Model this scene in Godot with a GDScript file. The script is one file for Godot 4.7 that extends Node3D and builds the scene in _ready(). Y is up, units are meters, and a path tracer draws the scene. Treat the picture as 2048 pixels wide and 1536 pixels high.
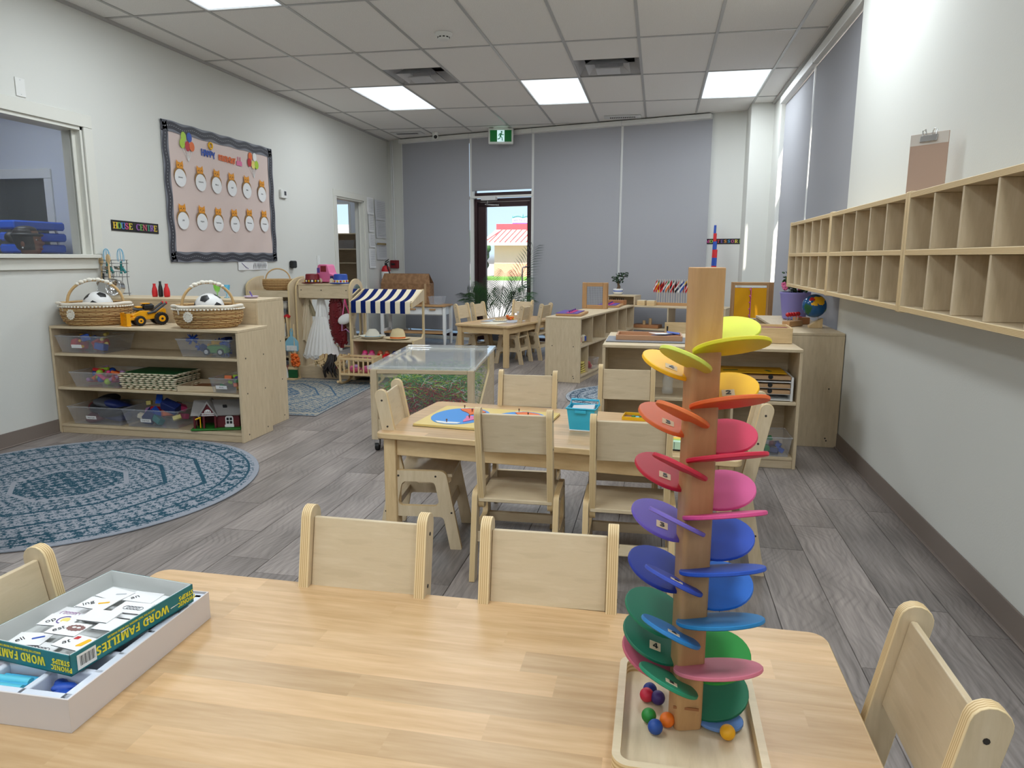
extends Node3D
# A children's classroom, built object by object. Units are metres, y is up, the camera stands over the origin and the room runs along -z.

var M := {}                 # materials by name
var used := {}              # names already given to top-level nodes
var rng := RandomNumberGenerator.new()
const FAR_A := Vector2(-3.878, -10.812)      # far wall: start of the blinds, direction along it and direction into the room
const FAR_U := Vector2(0.9644, 0.2644)
const FAR_N := Vector2(-0.2644, 0.9644)
const FAR_TURN := -0.2676
const LEFT := -4.14
const RIGHT := 1.21
const HIGH := 2.996


# ---------------------------------------------------------------- mesh building
class Surf:
	var v := PackedVector3Array()
	var n := PackedVector3Array()
	var uv := PackedVector2Array()


class Shape:
	var surfs := {}
	var xf := Transform3D()

	func s(m: Material) -> Surf:
		if not surfs.has(m):
			surfs[m] = Surf.new()
		return surfs[m]

	func at(p: Vector3, b := Basis()) -> Shape:
		xf = Transform3D(b, p)
		return self

	func tri(m: Material, a: Vector3, b: Vector3, c: Vector3, na: Vector3, nb: Vector3, nc: Vector3, ua := Vector2(), ub := Vector2(), uc := Vector2()) -> void:
		var q := s(m)
		if (b - a).cross(c - a).dot(na + nb + nc) > 0.0:
			var t := b
			b = c
			c = t
			t = nb
			nb = nc
			nc = t
			var w := ub
			ub = uc
			uc = w
		q.v.append(xf * a)
		q.v.append(xf * b)
		q.v.append(xf * c)
		q.n.append((xf.basis * na).normalized())
		q.n.append((xf.basis * nb).normalized())
		q.n.append((xf.basis * nc).normalized())
		q.uv.append(ua)
		q.uv.append(ub)
		q.uv.append(uc)

	func flat(m: Material, a: Vector3, b: Vector3, c: Vector3, out: Vector3, ua := Vector2(), ub := Vector2(), uc := Vector2()) -> void:
		var n := (b - a).cross(c - a)
		if n.length_squared() < 1e-16:
			return
		n = n.normalized()
		if n.dot(out) < 0.0:
			n = -n
		tri(m, a, b, c, n, n, n, ua, ub, uc)

	func quad(m: Material, a: Vector3, b: Vector3, c: Vector3, d: Vector3, out: Vector3, u0 := Vector2(0, 0), u1 := Vector2(1, 1)) -> void:
		flat(m, a, b, c, out, u0, Vector2(u1.x, u0.y), u1)
		flat(m, a, c, d, out, u0, u1, Vector2(u0.x, u1.y))

	# a box with chamfered edges; uvs in metres
	func box(m: Material, c: Vector3, size: Vector3, bev := 0.0, basis := Basis(), uvo := Vector2()) -> Shape:
		var h := size / 2.0
		bev = minf(bev, minf(h.x, minf(h.y, h.z)) * 0.95)
		var i := h - Vector3(bev, bev, bev)
		var keep := xf
		xf = xf * Transform3D(basis, c)
		for ax in 3:
			var b1 := (ax + 1) % 3
			var b2 := (ax + 2) % 3
			for sg in [-1.0, 1.0]:
				var p := []
				for k in [[-1, -1], [1, -1], [1, 1], [-1, 1]]:
					var q := Vector3()
					q[ax] = sg * h[ax]
					q[b1] = k[0] * i[b1]
					q[b2] = k[1] * i[b2]
					p.append(q)
				var out := Vector3()
				out[ax] = sg
				var uvs := []
				for q in p:
					uvs.append(uvo + (Vector2(q.z, q.y) if ax == 0 else (Vector2(q.x, q.z) if ax == 1 else Vector2(q.x, q.y))))
				flat(m, p[0], p[1], p[2], out, uvs[0], uvs[1], uvs[2])
				flat(m, p[0], p[2], p[3], out, uvs[0], uvs[2], uvs[3])
		if bev > 0.0:
			for ax in 3:
				var b1 := (ax + 1) % 3
				var b2 := (ax + 2) % 3
				for s1 in [-1.0, 1.0]:
					for s2 in [-1.0, 1.0]:
						var p := []
						for k in [[-1, 0], [1, 0], [1, 1], [-1, 1]]:
							var q := Vector3()
							q[ax] = k[0] * i[ax]
							q[b1] = s1 * (h[b1] if k[1] == 0 else i[b1])
							q[b2] = s2 * (i[b2] if k[1] == 0 else h[b2])
							p.append(q)
						var na := Vector3()
						na[b1] = s1
						var nb := Vector3()
						nb[b2] = s2
						tri(m, p[0], p[1], p[2], na, na, nb, Vector2(p[0][ax], 0), Vector2(p[1][ax], 0), Vector2(p[2][ax], 0.004))
						tri(m, p[0], p[2], p[3], na, nb, nb, Vector2(p[0][ax], 0), Vector2(p[2][ax], 0.004), Vector2(p[3][ax], 0.004))
			for sx in [-1.0, 1.0]:
				for sy in [-1.0, 1.0]:
					for sz in [-1.0, 1.0]:
						tri(m, Vector3(sx * h.x, sy * i.y, sz * i.z), Vector3(sx * i.x, sy * h.y, sz * i.z), Vector3(sx * i.x, sy * i.y, sz * h.z), Vector3(sx, 0, 0), Vector3(0, sy, 0), Vector3(0, 0, sz))
		xf = keep
		return self

	# box between two corners
	func slab(m: Material, a: Vector3, b: Vector3, bev := 0.0) -> Shape:
		return box(m, (a + b) / 2.0, (b - a).abs(), bev)

	# cylinder or cone between two points
	func cyl(m: Material, a: Vector3, b: Vector3, r0: float, r1 := -1.0, seg := 12, caps := true) -> Shape:
		if r1 < 0.0:
			r1 = r0
		var d := (b - a).normalized()
		var e := d.cross(Vector3.UP if absf(d.y) < 0.9 else Vector3.RIGHT).normalized()
		var f := d.cross(e)
		var slope := (r0 - r1) / maxf((b - a).length(), 1e-6)
		for k in seg:
			var t0 := TAU * k / seg
			var t1 := TAU * (k + 1) / seg
			var n0 := e * cos(t0) + f * sin(t0)
			var n1 := e * cos(t1) + f * sin(t1)
			var m0 := (n0 + d * slope).normalized()
			var m1 := (n1 + d * slope).normalized()
			var u0 := float(k) / seg
			var u1 := float(k + 1) / seg
			tri(m, a + n0 * r0, a + n1 * r0, b + n1 * r1, m0, m1, m1, Vector2(u0, 0), Vector2(u1, 0), Vector2(u1, 1))
			tri(m, a + n0 * r0, b + n1 * r1, b + n0 * r1, m0, m1, m0, Vector2(u0, 0), Vector2(u1, 1), Vector2(u0, 1))
			if caps:
				flat(m, a, a + n0 * r0, a + n1 * r0, -d)
				flat(m, b, b + n0 * r1, b + n1 * r1, d)
		return self

	# profile of (radius, height) points turned round the y axis; sx, sz squash it to an oval
	func lathe(m: Material, prof: Array, seg := 24, sx := 1.0, sz := 1.0, sharp := false) -> Shape:
		var nn := []
		for k in prof.size():
			var a: Vector2 = prof[maxi(k - 1, 0)]
			var b: Vector2 = prof[mini(k + 1, prof.size() - 1)]
			var t := b - a
			nn.append(Vector2(t.y, -t.x).normalized())
		for k in prof.size() - 1:
			var p0: Vector2 = prof[k]
			var p1: Vector2 = prof[k + 1]
			var t := (p1 - p0)
			var fl := Vector2(t.y, -t.x).normalized()
			var q0: Vector2 = fl if sharp else nn[k]
			var q1: Vector2 = fl if sharp else nn[k + 1]
			for j in seg:
				var a0 := TAU * j / seg
				var a1 := TAU * (j + 1) / seg
				var c0 := Vector3(cos(a0) * sx, 1, sin(a0) * sz)
				var c1 := Vector3(cos(a1) * sx, 1, sin(a1) * sz)
				var A := Vector3(p0.x * c0.x, p0.y, p0.x * c0.z)
				var B := Vector3(p0.x * c1.x, p0.y, p0.x * c1.z)
				var C := Vector3(p1.x * c1.x, p1.y, p1.x * c1.z)
				var D := Vector3(p1.x * c0.x, p1.y, p1.x * c0.z)
				var nA := Vector3(q0.x * cos(a0) / sx, q0.y, q0.x * sin(a0) / sz).normalized()
				var nB := Vector3(q0.x * cos(a1) / sx, q0.y, q0.x * sin(a1) / sz).normalized()
				var nC := Vector3(q1.x * cos(a1) / sx, q1.y, q1.x * sin(a1) / sz).normalized()
				var nD := Vector3(q1.x * cos(a0) / sx, q1.y, q1.x * sin(a0) / sz).normalized()
				var ua := Vector2(float(j) / seg, float(k) / prof.size())
				var uc := Vector2(float(j + 1) / seg, float(k + 1) / prof.size())
				if p0.x > 1e-6:
					tri(m, A, B, C, nA, nB, nC, ua, Vector2(uc.x, ua.y), uc)
				if p1.x > 1e-6:
					tri(m, A, C, D, nA, nC, nD, ua, uc, Vector2(ua.x, uc.y))
		return self

	func ball(m: Material, c: Vector3, r: Vector3, seg := 14, rings := 8, basis := Basis()) -> Shape:
		var keep := xf
		xf = xf * Transform3D(basis, c)
		for i in rings:
			var b0 := -PI / 2 + PI * i / rings
			var b1 := -PI / 2 + PI * (i + 1) / rings
			for j in seg:
				var a0 := TAU * j / seg
				var a1 := TAU * (j + 1) / seg
				var p := []
				for k in [[a0, b0], [a1, b0], [a1, b1], [a0, b1]]:
					p.append(Vector3(cos(k[0]) * cos(k[1]), sin(k[1]), sin(k[0]) * cos(k[1])))
				var n := []
				for q in p:
					n.append(Vector3(q.x / r.x, q.y / r.y, q.z / r.z).normalized())
				var u0 := Vector2(float(j) / seg, float(i) / rings)
				var u1 := Vector2(float(j + 1) / seg, float(i + 1) / rings)
				if i > 0:
					tri(m, p[0] * r, p[1] * r, p[2] * r, n[0], n[1], n[2], u0, Vector2(u1.x, u0.y), u1)
				if i < rings - 1:
					tri(m, p[0] * r, p[2] * r, p[3] * r, n[0], n[2], n[3], u0, u1, Vector2(u0.x, u1.y))
		xf = keep
		return self

	# a tube along points; r is one radius or an array of radii
	func tube(m: Material, pts: Array, r, seg := 8, closed := false) -> Shape:
		var count := pts.size()
		var rings := []
		var norms := []
		var up := Vector3(0.31, 0.87, 0.39).normalized()
		for k in count:
			var a: Vector3 = pts[(k - 1 + count) % count] if closed or k > 0 else pts[0]
			var b: Vector3 = pts[(k + 1) % count] if closed or k < count - 1 else pts[count - 1]
			var d := (b - a).normalized()
			var e := up - d * up.dot(d)
			if e.length() < 0.05:
				e = Vector3.RIGHT - d * d.x
			e = e.normalized()
			up = e
			var f := d.cross(e)
			var rad: float = r[k] if r is Array else r
			var ring := []
			var nr := []
			for j in seg:
				var t := TAU * j / seg
				var q := e * cos(t) + f * sin(t)
				nr.append(q)
				ring.append(pts[k] + q * rad)
			rings.append(ring)
			norms.append(nr)
		for k in (count if closed else count - 1):
			var k1 := (k + 1) % count
			for j in seg:
				var j1 := (j + 1) % seg
				tri(m, rings[k][j], rings[k][j1], rings[k1][j1], norms[k][j], norms[k][j1], norms[k1][j1], Vector2(float(j) / seg, k), Vector2(float(j + 1) / seg, k), Vector2(float(j + 1) / seg, k + 1))
				tri(m, rings[k][j], rings[k1][j1], rings[k1][j], norms[k][j], norms[k1][j1], norms[k1][j], Vector2(float(j) / seg, k), Vector2(float(j + 1) / seg, k + 1), Vector2(float(j) / seg, k + 1))
		if not closed:
			for e in [0, count - 1]:
				var away: Vector3 = pts[0] - pts[1] if e == 0 else pts[count - 1] - pts[count - 2]
				for j in seg:
					flat(m, pts[e], rings[e][j], rings[e][(j + 1) % seg], away)
		return self

	# a polygon in the xy plane given thickness along z, edges chamfered; uvs in metres on the faces, (length, 0..1) on the edges
	func prism(mf: Material, me: Material, poly: PackedVector2Array, depth: float, bev := 0.0, z0 := 0.0) -> Shape:
		var n := poly.size()
		var area := 0.0
		for k in n:
			area += poly[k].cross(poly[(k + 1) % n])
		var sgn := 1.0 if area > 0.0 else -1.0
		var nrm := []
		var inner := PackedVector2Array()
		for k in n:
			var e := (poly[(k + 1) % n] - poly[k]).normalized()
			nrm.append(Vector2(e.y, -e.x) * sgn)
		for k in n:
			var a: Vector2 = nrm[(k - 1 + n) % n]
			var b: Vector2 = nrm[k]
			var w := (a + b)
			var len := w.length()
			var off: Vector2 = b if len < 0.2 else w / len * minf(1.0 / maxf(a.dot(w / len), 0.35), 2.0)
			inner.append(poly[k] - off * bev)
		var tr := Geometry2D.triangulate_polygon(inner)
		var h := depth / 2.0
		for k in range(0, tr.size(), 3):
			for sz in [-1.0, 1.0]:
				var p := []
				for j in 3:
					var q: Vector2 = inner[tr[k + j]]
					p.append(Vector3(q.x, q.y, z0 + sz * h))
				flat(mf, p[0], p[1], p[2], Vector3(0, 0, sz), inner[tr[k]], inner[tr[k + 1]], inner[tr[k + 2]])
		var run := 0.0
		for k in n:
			var k1 := (k + 1) % n
			var step := poly[k].distance_to(poly[k1])
			var out := Vector3(nrm[k].x, nrm[k].y, 0)
			var nA := out
			var nB := out
			var pv: Vector2 = nrm[(k - 1 + n) % n]
			var nx: Vector2 = nrm[k1]
			if pv.dot(nrm[k]) > 0.8:
				nA = Vector3(pv.x + nrm[k].x, pv.y + nrm[k].y, 0).normalized()
			if nx.dot(nrm[k]) > 0.8:
				nB = Vector3(nx.x + nrm[k].x, nx.y + nrm[k].y, 0).normalized()
			var a := Vector3(poly[k].x, poly[k].y, z0)
			var b := Vector3(poly[k1].x, poly[k1].y, z0)
			var lo := Vector3(0, 0, -h + bev)
			var hi := Vector3(0, 0, h - bev)
			tri(me, a + lo, b + lo, b + hi, nA, nB, nB, Vector2(run, 0), Vector2(run + step, 0), Vector2(run + step, 1))
			tri(me, a + lo, b + hi, a + hi, nA, nB, nA, Vector2(run, 0), Vector2(run + step, 1), Vector2(run, 1))
			if bev > 0.0:
				for sz in [-1.0, 1.0]:
					var c := Vector3(inner[k].x, inner[k].y, z0 + sz * h)
					var d := Vector3(inner[k1].x, inner[k1].y, z0 + sz * h)
					var e := Vector3(0, 0, sz * (h - bev))
					var fz := Vector3(0, 0, sz)
					tri(me, a + e, b + e, d, nA, nB, fz, Vector2(run, 0.5 + 0.5 * sz), Vector2(run + step, 0.5 + 0.5 * sz), Vector2(run + step, 0.5 + 0.47 * sz))
					tri(me, a + e, d, c, nA, fz, fz, Vector2(run, 0.5 + 0.5 * sz), Vector2(run + step, 0.5 + 0.47 * sz), Vector2(run, 0.5 + 0.47 * sz))
			run += step
		return self

	# a sheet from a function of (u, v), smooth
	func sheet(m: Material, nu: int, nv: int, f: Callable, uvs := Vector2(1, 1)) -> Shape:
		var p := []
		for i in nu + 1:
			var row := []
			for j in nv + 1:
				row.append(f.call(float(i) / nu, float(j) / nv))
			p.append(row)
		var nn := []
		for i in nu + 1:
			var row := []
			for j in nv + 1:
				var du: Vector3 = p[mini(i + 1, nu)][j] - p[maxi(i - 1, 0)][j]
				var dv: Vector3 = p[i][mini(j + 1, nv)] - p[i][maxi(j - 1, 0)]
				row.append(du.cross(dv).normalized())
			nn.append(row)
		for i in nu:
			for j in nv:
				var a := Vector2(float(i) / nu, float(j) / nv) * uvs
				var b := Vector2(float(i + 1) / nu, float(j + 1) / nv) * uvs
				tri(m, p[i][j], p[i + 1][j], p[i + 1][j + 1], nn[i][j], nn[i + 1][j], nn[i + 1][j + 1], a, Vector2(b.x, a.y), b)
				tri(m, p[i][j], p[i + 1][j + 1], p[i][j + 1], nn[i][j], nn[i + 1][j + 1], nn[i][j + 1], a, b, Vector2(a.x, b.y))
		return self

	func mesh() -> ArrayMesh:
		var am := ArrayMesh.new()
		for m in surfs:
			var q: Surf = surfs[m]
			if q.v.is_empty():
				continue
			var arr := []
			arr.resize(Mesh.ARRAY_MAX)
			arr[Mesh.ARRAY_VERTEX] = q.v
			arr[Mesh.ARRAY_NORMAL] = q.n
			arr[Mesh.ARRAY_TEX_UV] = q.uv
			am.add_surface_from_arrays(Mesh.PRIMITIVE_TRIANGLES, arr)
			am.surface_set_material(am.get_surface_count() - 1, m)
		return am


# ---------------------------------------------------------------- nodes
func numbered(called: String) -> String:
	used[called] = used.get(called, -1) + 1
	return called if used[called] == 0 else "%s_%03d" % [called, used[called]]


func tag(o: Node3D, label: String, category: String, group := "") -> Node3D:
	o.set_meta("label", label)
	o.set_meta("category", category)
	if group:
		o.set_meta("group", group)
	return o


# a thing: a Node3D at its base whose children are its parts
func thing(called: String, label: String, category: String, where := Vector3(), turn := 0.0, group := "") -> Node3D:
	var o := Node3D.new()
	o.name = numbered(called)
	add_child(o)
	o.position = where
	o.rotation.y = turn
	return tag(o, label, category, group)


func part(sh: Shape, called: String, parent: Node3D, label := "") -> MeshInstance3D:
	var o := MeshInstance3D.new()
	o.name = called
	o.mesh = sh.mesh()
	parent.add_child(o, true)
	if label:
		o.set_meta("label", label)
	return o


func part_of(me: Mesh, called: String, parent: Node3D, where := Transform3D()) -> MeshInstance3D:
	var o := MeshInstance3D.new()
	o.name = called
	o.mesh = me
	o.transform = where
	parent.add_child(o, true)
	return o


# a thing that is one mesh
func solo(sh: Shape, called: String, label: String, category: String, where := Vector3(), turn := 0.0, group := "") -> MeshInstance3D:
	var o := MeshInstance3D.new()
	o.name = numbered(called)
	o.mesh = sh.mesh()
	add_child(o)
	o.position = where
	o.rotation.y = turn
	tag(o, label, category, group)
	return o


func struct_mesh(sh: Shape, called: String, where := Vector3(), turn := 0.0) -> MeshInstance3D:
	var o := MeshInstance3D.new()
	o.name = numbered(called)
	o.mesh = sh.mesh()
	add_child(o)
	o.position = where
	o.rotation.y = turn
	o.set_meta("kind", "structure")
	return o


func struct_node(called: String, where := Vector3(), turn := 0.0) -> Node3D:
	var o := Node3D.new()
	o.name = numbered(called)
	add_child(o)
	o.position = where
	o.rotation.y = turn
	o.set_meta("kind", "structure")
	return o


func copy(o: Node3D, where: Vector3, turn: float, label: String, group := "") -> Node3D:
	var called := String(o.name)
	var c: Node3D = o.duplicate()
	c.name = numbered(called)
	add_child(c)
	c.position = where
	c.rotation.y = turn
	c.set_meta("label", label)
	if group:
		c.set_meta("group", group)
	return c


func far(sx: float, y: float, off := 0.0) -> Vector3:
	var p := FAR_A + FAR_U * sx + FAR_N * off
	return Vector3(p.x, y, p.y)


func pv(a: Array) -> PackedVector2Array:
	var out := PackedVector2Array()
	for q in a:
		out.append(Vector2(q[0], q[1]))
	return out


# polygon with rounded corners: points [x, y, radius]
func rounded(a: Array, steps := 5) -> PackedVector2Array:
	var out := PackedVector2Array()
	var n := a.size()
	for k in n:
		var p := Vector2(a[k][0], a[k][1])
		var r: float = a[k][2] if a[k].size() > 2 else 0.0
		if r <= 0.0:
			out.append(p)
			continue
		var d0 := (Vector2(a[(k - 1 + n) % n][0], a[(k - 1 + n) % n][1]) - p).normalized()
		var d1 := (Vector2(a[(k + 1) % n][0], a[(k + 1) % n][1]) - p).normalized()
		var half := acos(clampf(d0.dot(d1), -1, 1)) / 2.0
		var t := r / tan(half)
		var c := p + (d0 + d1).normalized() * (r / sin(half))
		var s0 := p + d0 * t - c
		var s1 := p + d1 * t - c
		var ang := s0.angle_to(s1)
		for j in steps + 1:
			out.append(c + s0.rotated(ang * j / steps))
	return out


func rect(w: float, h: float, r := 0.0, cx := 0.0, cy := 0.0, steps := 5) -> PackedVector2Array:
	return rounded([[cx - w / 2, cy - h / 2, r], [cx + w / 2, cy - h / 2, r], [cx + w / 2, cy + h / 2, r], [cx - w / 2, cy + h / 2, r]], steps)


func oval(rx: float, ry: float, cx := 0.0, cy := 0.0, steps := 24) -> PackedVector2Array:
	var out := PackedVector2Array()
	for k in steps:
		out.append(Vector2(cx + rx * cos(TAU * k / steps), cy + ry * sin(TAU * k / steps)))
	return out


func text_mesh(t: String, m: Material, high: float, deep := 0.001, serif := false, bold := true) -> TextMesh:
	var f := SystemFont.new()
	f.font_names = PackedStringArray(["Droid Serif" if serif else "Droid Sans"])
	f.font_weight = 700 if bold else 400
	var tm := TextMesh.new()
	tm.text = t
	tm.font = f
	tm.font_size = 48
	tm.pixel_size = high / 35.0
	tm.depth = deep
	tm.curve_step = 2.0
	tm.material = m
	return tm


# ---------------------------------------------------------------- materials
func mat(called: String, c: Color, rough := 0.6, metal := 0.0, spec := 0.5) -> StandardMaterial3D:
	var m := StandardMaterial3D.new()
	m.resource_name = called
	m.albedo_color = c
	m.roughness = rough
	m.metallic = metal
	m.metallic_specular = spec
	m.cull_mode = BaseMaterial3D.CULL_DISABLED
	M[called] = m
	return m


func c8(r: int, g: int, b: int, a := 255) -> Color:
	return Color8(r, g, b, a)


func noise(freq: float, seed_: int, octaves := 4, warp := 0.0, warp_freq := 0.01) -> FastNoiseLite:
	var n := FastNoiseLite.new()
	n.seed = seed_
	n.frequency = freq
	n.noise_type = FastNoiseLite.TYPE_SIMPLEX_SMOOTH
	n.fractal_octaves = octaves
	if warp > 0.0:
		n.domain_warp_enabled = true
		n.domain_warp_amplitude = warp
		n.domain_warp_frequency = warp_freq
	return n


func noise_tex(n: FastNoiseLite, cols: Array, stops: Array, size := 512) -> NoiseTexture2D:
	var g := Gradient.new()
	g.offsets = PackedFloat32Array(stops)
	g.colors = PackedColorArray(cols)
	var t := NoiseTexture2D.new()
	t.width = size
	t.height = size
	t.noise = n
	t.seamless = true
	t.color_ramp = g
	return t


func relief_tex(n: FastNoiseLite, strength := 4.0, size := 256) -> NoiseTexture2D:
	var t := NoiseTexture2D.new()
	t.width = size
	t.height = size
	t.noise = n
	t.seamless = true
	t.as_normal_map = true
	t.bump_strength = strength
	return t


func planar(m: StandardMaterial3D, scale: Vector3, world := false) -> StandardMaterial3D:
	m.uv1_triplanar = true
	m.uv1_world_triplanar = world
	m.uv1_scale = scale
	m.uv1_triplanar_sharpness = 8.0
	return m


func glass(called: String, c: Color, alpha: float, rough := 0.02) -> StandardMaterial3D:
	var m := mat(called, Color(c.r, c.g, c.b, alpha), rough)
	m.transparency = BaseMaterial3D.TRANSPARENCY_ALPHA
	return m


func glow(called: String, c: Color, energy: float) -> StandardMaterial3D:
	var m := mat(called, c, 0.6)
	m.emission_enabled = true
	m.emission = c
	m.emission_energy_multiplier = energy
	return m


func wood_set(called: String, tex: Texture2D, tint: Color, rough: float) -> void:
	for ax in 3:
		var m := mat(called + "_" + "xyz"[ax], tint, rough)
		m.albedo_texture = tex
		var s := Vector3(5, 5, 5)
		s[ax] = 0.8
		planar(m, s)


# grey oak vinyl: four plank widths of grain in one picture, the grain along u
func oak_image(w: int, h: int) -> Image:
	var warp := noise(0.0035, 3, 2)
	var fine := noise(0.02, 9, 3)
	var slow := noise(0.004, 21, 2)
	var img := Image.create(w, h, false, Image.FORMAT_RGB8)
	var lane := h / 4
	for y in h:
		var k := y / lane
		var v := float(y % lane) / lane - 0.5
		for x in w:
			var u := float(x)
			var bend := warp.get_noise_2d(u * 0.7, k * 731.0 + v * 60.0) * 0.9
			var ring := absf(v + bend * 0.55) * 13.0 + warp.get_noise_2d(u * 0.6 + 900.0, k * 377.0) * 5.0
			var line := pow(0.5 + 0.5 * sin(ring * TAU * 0.55), 3.0)
			var fib := fine.get_noise_2d(u * 0.12, y * 3.2 + k * 50.0)
			var fib2 := fine.get_noise_2d(u * 0.35 + 400.0, y * 9.0)
			var tone := 0.545 + 0.09 * slow.get_noise_2d(u * 0.4, y * 1.0 + k * 200.0) - 0.04 * line * (0.4 + 1.2 * clampf(slow.get_noise_2d(u * 0.8 + 300.0, k * 91.0) + 0.35, 0.0, 1.0)) + 0.07 * fib + 0.05 * fib2
			img.set_pixel(x, y, Color(tone * 1.02, tone * 0.965, tone * 0.93))
	return img


# edge-glued beech staves seen from above, u along the staves
func beech_image(w: int, h: int, rows: int) -> Image:
	var img := Image.create(w, h, false, Image.FORMAT_RGB8)
	var grain := noise(0.02, 33, 3, 12.0, 0.006)
	var r := RandomNumberGenerator.new()
	r.seed = 77
	var lane := float(h) / rows
	for k in rows:
		var cuts := []
		var x0 := -r.randf() * 240.0
		while x0 < w:
			var len := r.randf_range(190.0, 420.0)
			cuts.append([x0, x0 + len, r.randf(), r.randf_range(0, 4000)])
			x0 += len
		for y in range(int(k * lane), int((k + 1) * lane)):
			var ci := 0
			for x in w:
				while x >= cuts[ci][1]:
					ci += 1
				var c: Array = cuts[ci]
				var g1 := grain.get_noise_2d(x * 0.22 + c[3], y * 2.6 + c[3])
				var g2 := grain.get_noise_2d(x * 0.9, y * 9.0 + c[3])
				var t: float = (float(c[2]) - 0.5) * 0.085 + g1 * 0.055 + g2 * 0.02
				var warm: float = (float(c[2]) - 0.5) * 0.03
				img.set_pixel(x, y, Color(0.815 + t, 0.69 + t * 1.15 - warm, 0.525 + t * 1.3 - warm * 2.0))
	return img


func layers_image() -> Image:
	var img := Image.create(16, 64, false, Image.FORMAT_RGB8)
	for y in 64:
		var l := int(y / 64.0 * 9.0)
		var c := Color(0.90, 0.80, 0.62) if l % 2 == 0 else Color(0.78, 0.65, 0.45)
		for x in 16:
			img.set_pixel(x, y, c)
	return img


# a worn Persian pattern: r from the middle (0..1), folded eight ways; kind 0 round teal, 1 oblong blue and cream, 2 dark blue and white
func rug_image(size: int, kind: int) -> Image:
	var img := Image.create(size, size, false, Image.FORMAT_RGB8)
	var n1 := noise(0.05, 5 + kind, 2)
	var n2 := noise(0.14, 15 + kind, 2)
	var weave := noise(0.35, 25 + kind, 1)
	var dark := [Color(0.09, 0.235, 0.30), Color(0.20, 0.33, 0.46), Color(0.13, 0.22, 0.30)]
	var pale := [Color(0.58, 0.59, 0.62), Color(0.64, 0.62, 0.57), Color(0.66, 0.68, 0.70)]
	for y in size:
		for x in size:
			var p := Vector2(x + 0.5, y + 0.5) / size * 2.0 - Vector2.ONE
			var ring: float = p.length() if kind != 1 else maxf(absf(p.x), absf(p.y))
			var a := absf(p.x)
			var b := absf(p.y)
			var f := Vector2(maxf(a, b), minf(a, b)) if kind != 1 else Vector2(a, b)
			var star: float = maxf(f.x * 1.0 + f.y * 0.55, f.x * 0.75 + f.y * 0.75)
			var q := f * size * 0.5
			var ink := n1.get_noise_2d(q.x, q.y) * 0.8 + n2.get_noise_2d(q.x, q.y) * 0.9
			# latticework
			ink += 0.28 * signf(sin(f.x * 95.0) * sin(f.y * 95.0 + f.x * 9.0))
			var on := 0.06
			if ring < 0.83:
				if star < 0.30:
					on = -0.22
				elif star < 0.33:
					on = 2.0
				elif star < 0.52:
					on = 0.12
				elif star < 0.545:
					on = -2.0
				elif star < 0.74:
					on = 0.28
				elif star < 0.765:
					on = -2.0
				else:
					on = 0.20
			elif ring < 0.845:
				on = -2.0
			elif ring < 0.935:
				var around := atan2(p.y, p.x) if kind != 1 else (a + b) * 3.0
				ink += 0.55 * sin(around * 46.0) * sin((ring - 0.845) / 0.09 * PI)
				on = 0.02
			elif ring < 0.948:
				on = -2.0
			elif ring < 0.972:
				on = 0.35
			else:
				on = 2.0
			var t := clampf((ink - on) * 5.0 + 0.5, 0.0, 1.0)
			t = t * (0.80 + 0.2 * weave.get_noise_2d(x * 2.0, y * 0.5)) + 0.12 * n2.get_noise_2d(x * 0.7, y * 2.0)
			t += 0.10 * weave.get_noise_2d(x, y * 0.25)
			img.set_pixel(x, y, pale[kind].lerp(dark[kind], clampf(t, 0.0, 1.0)))
	return img


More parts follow.
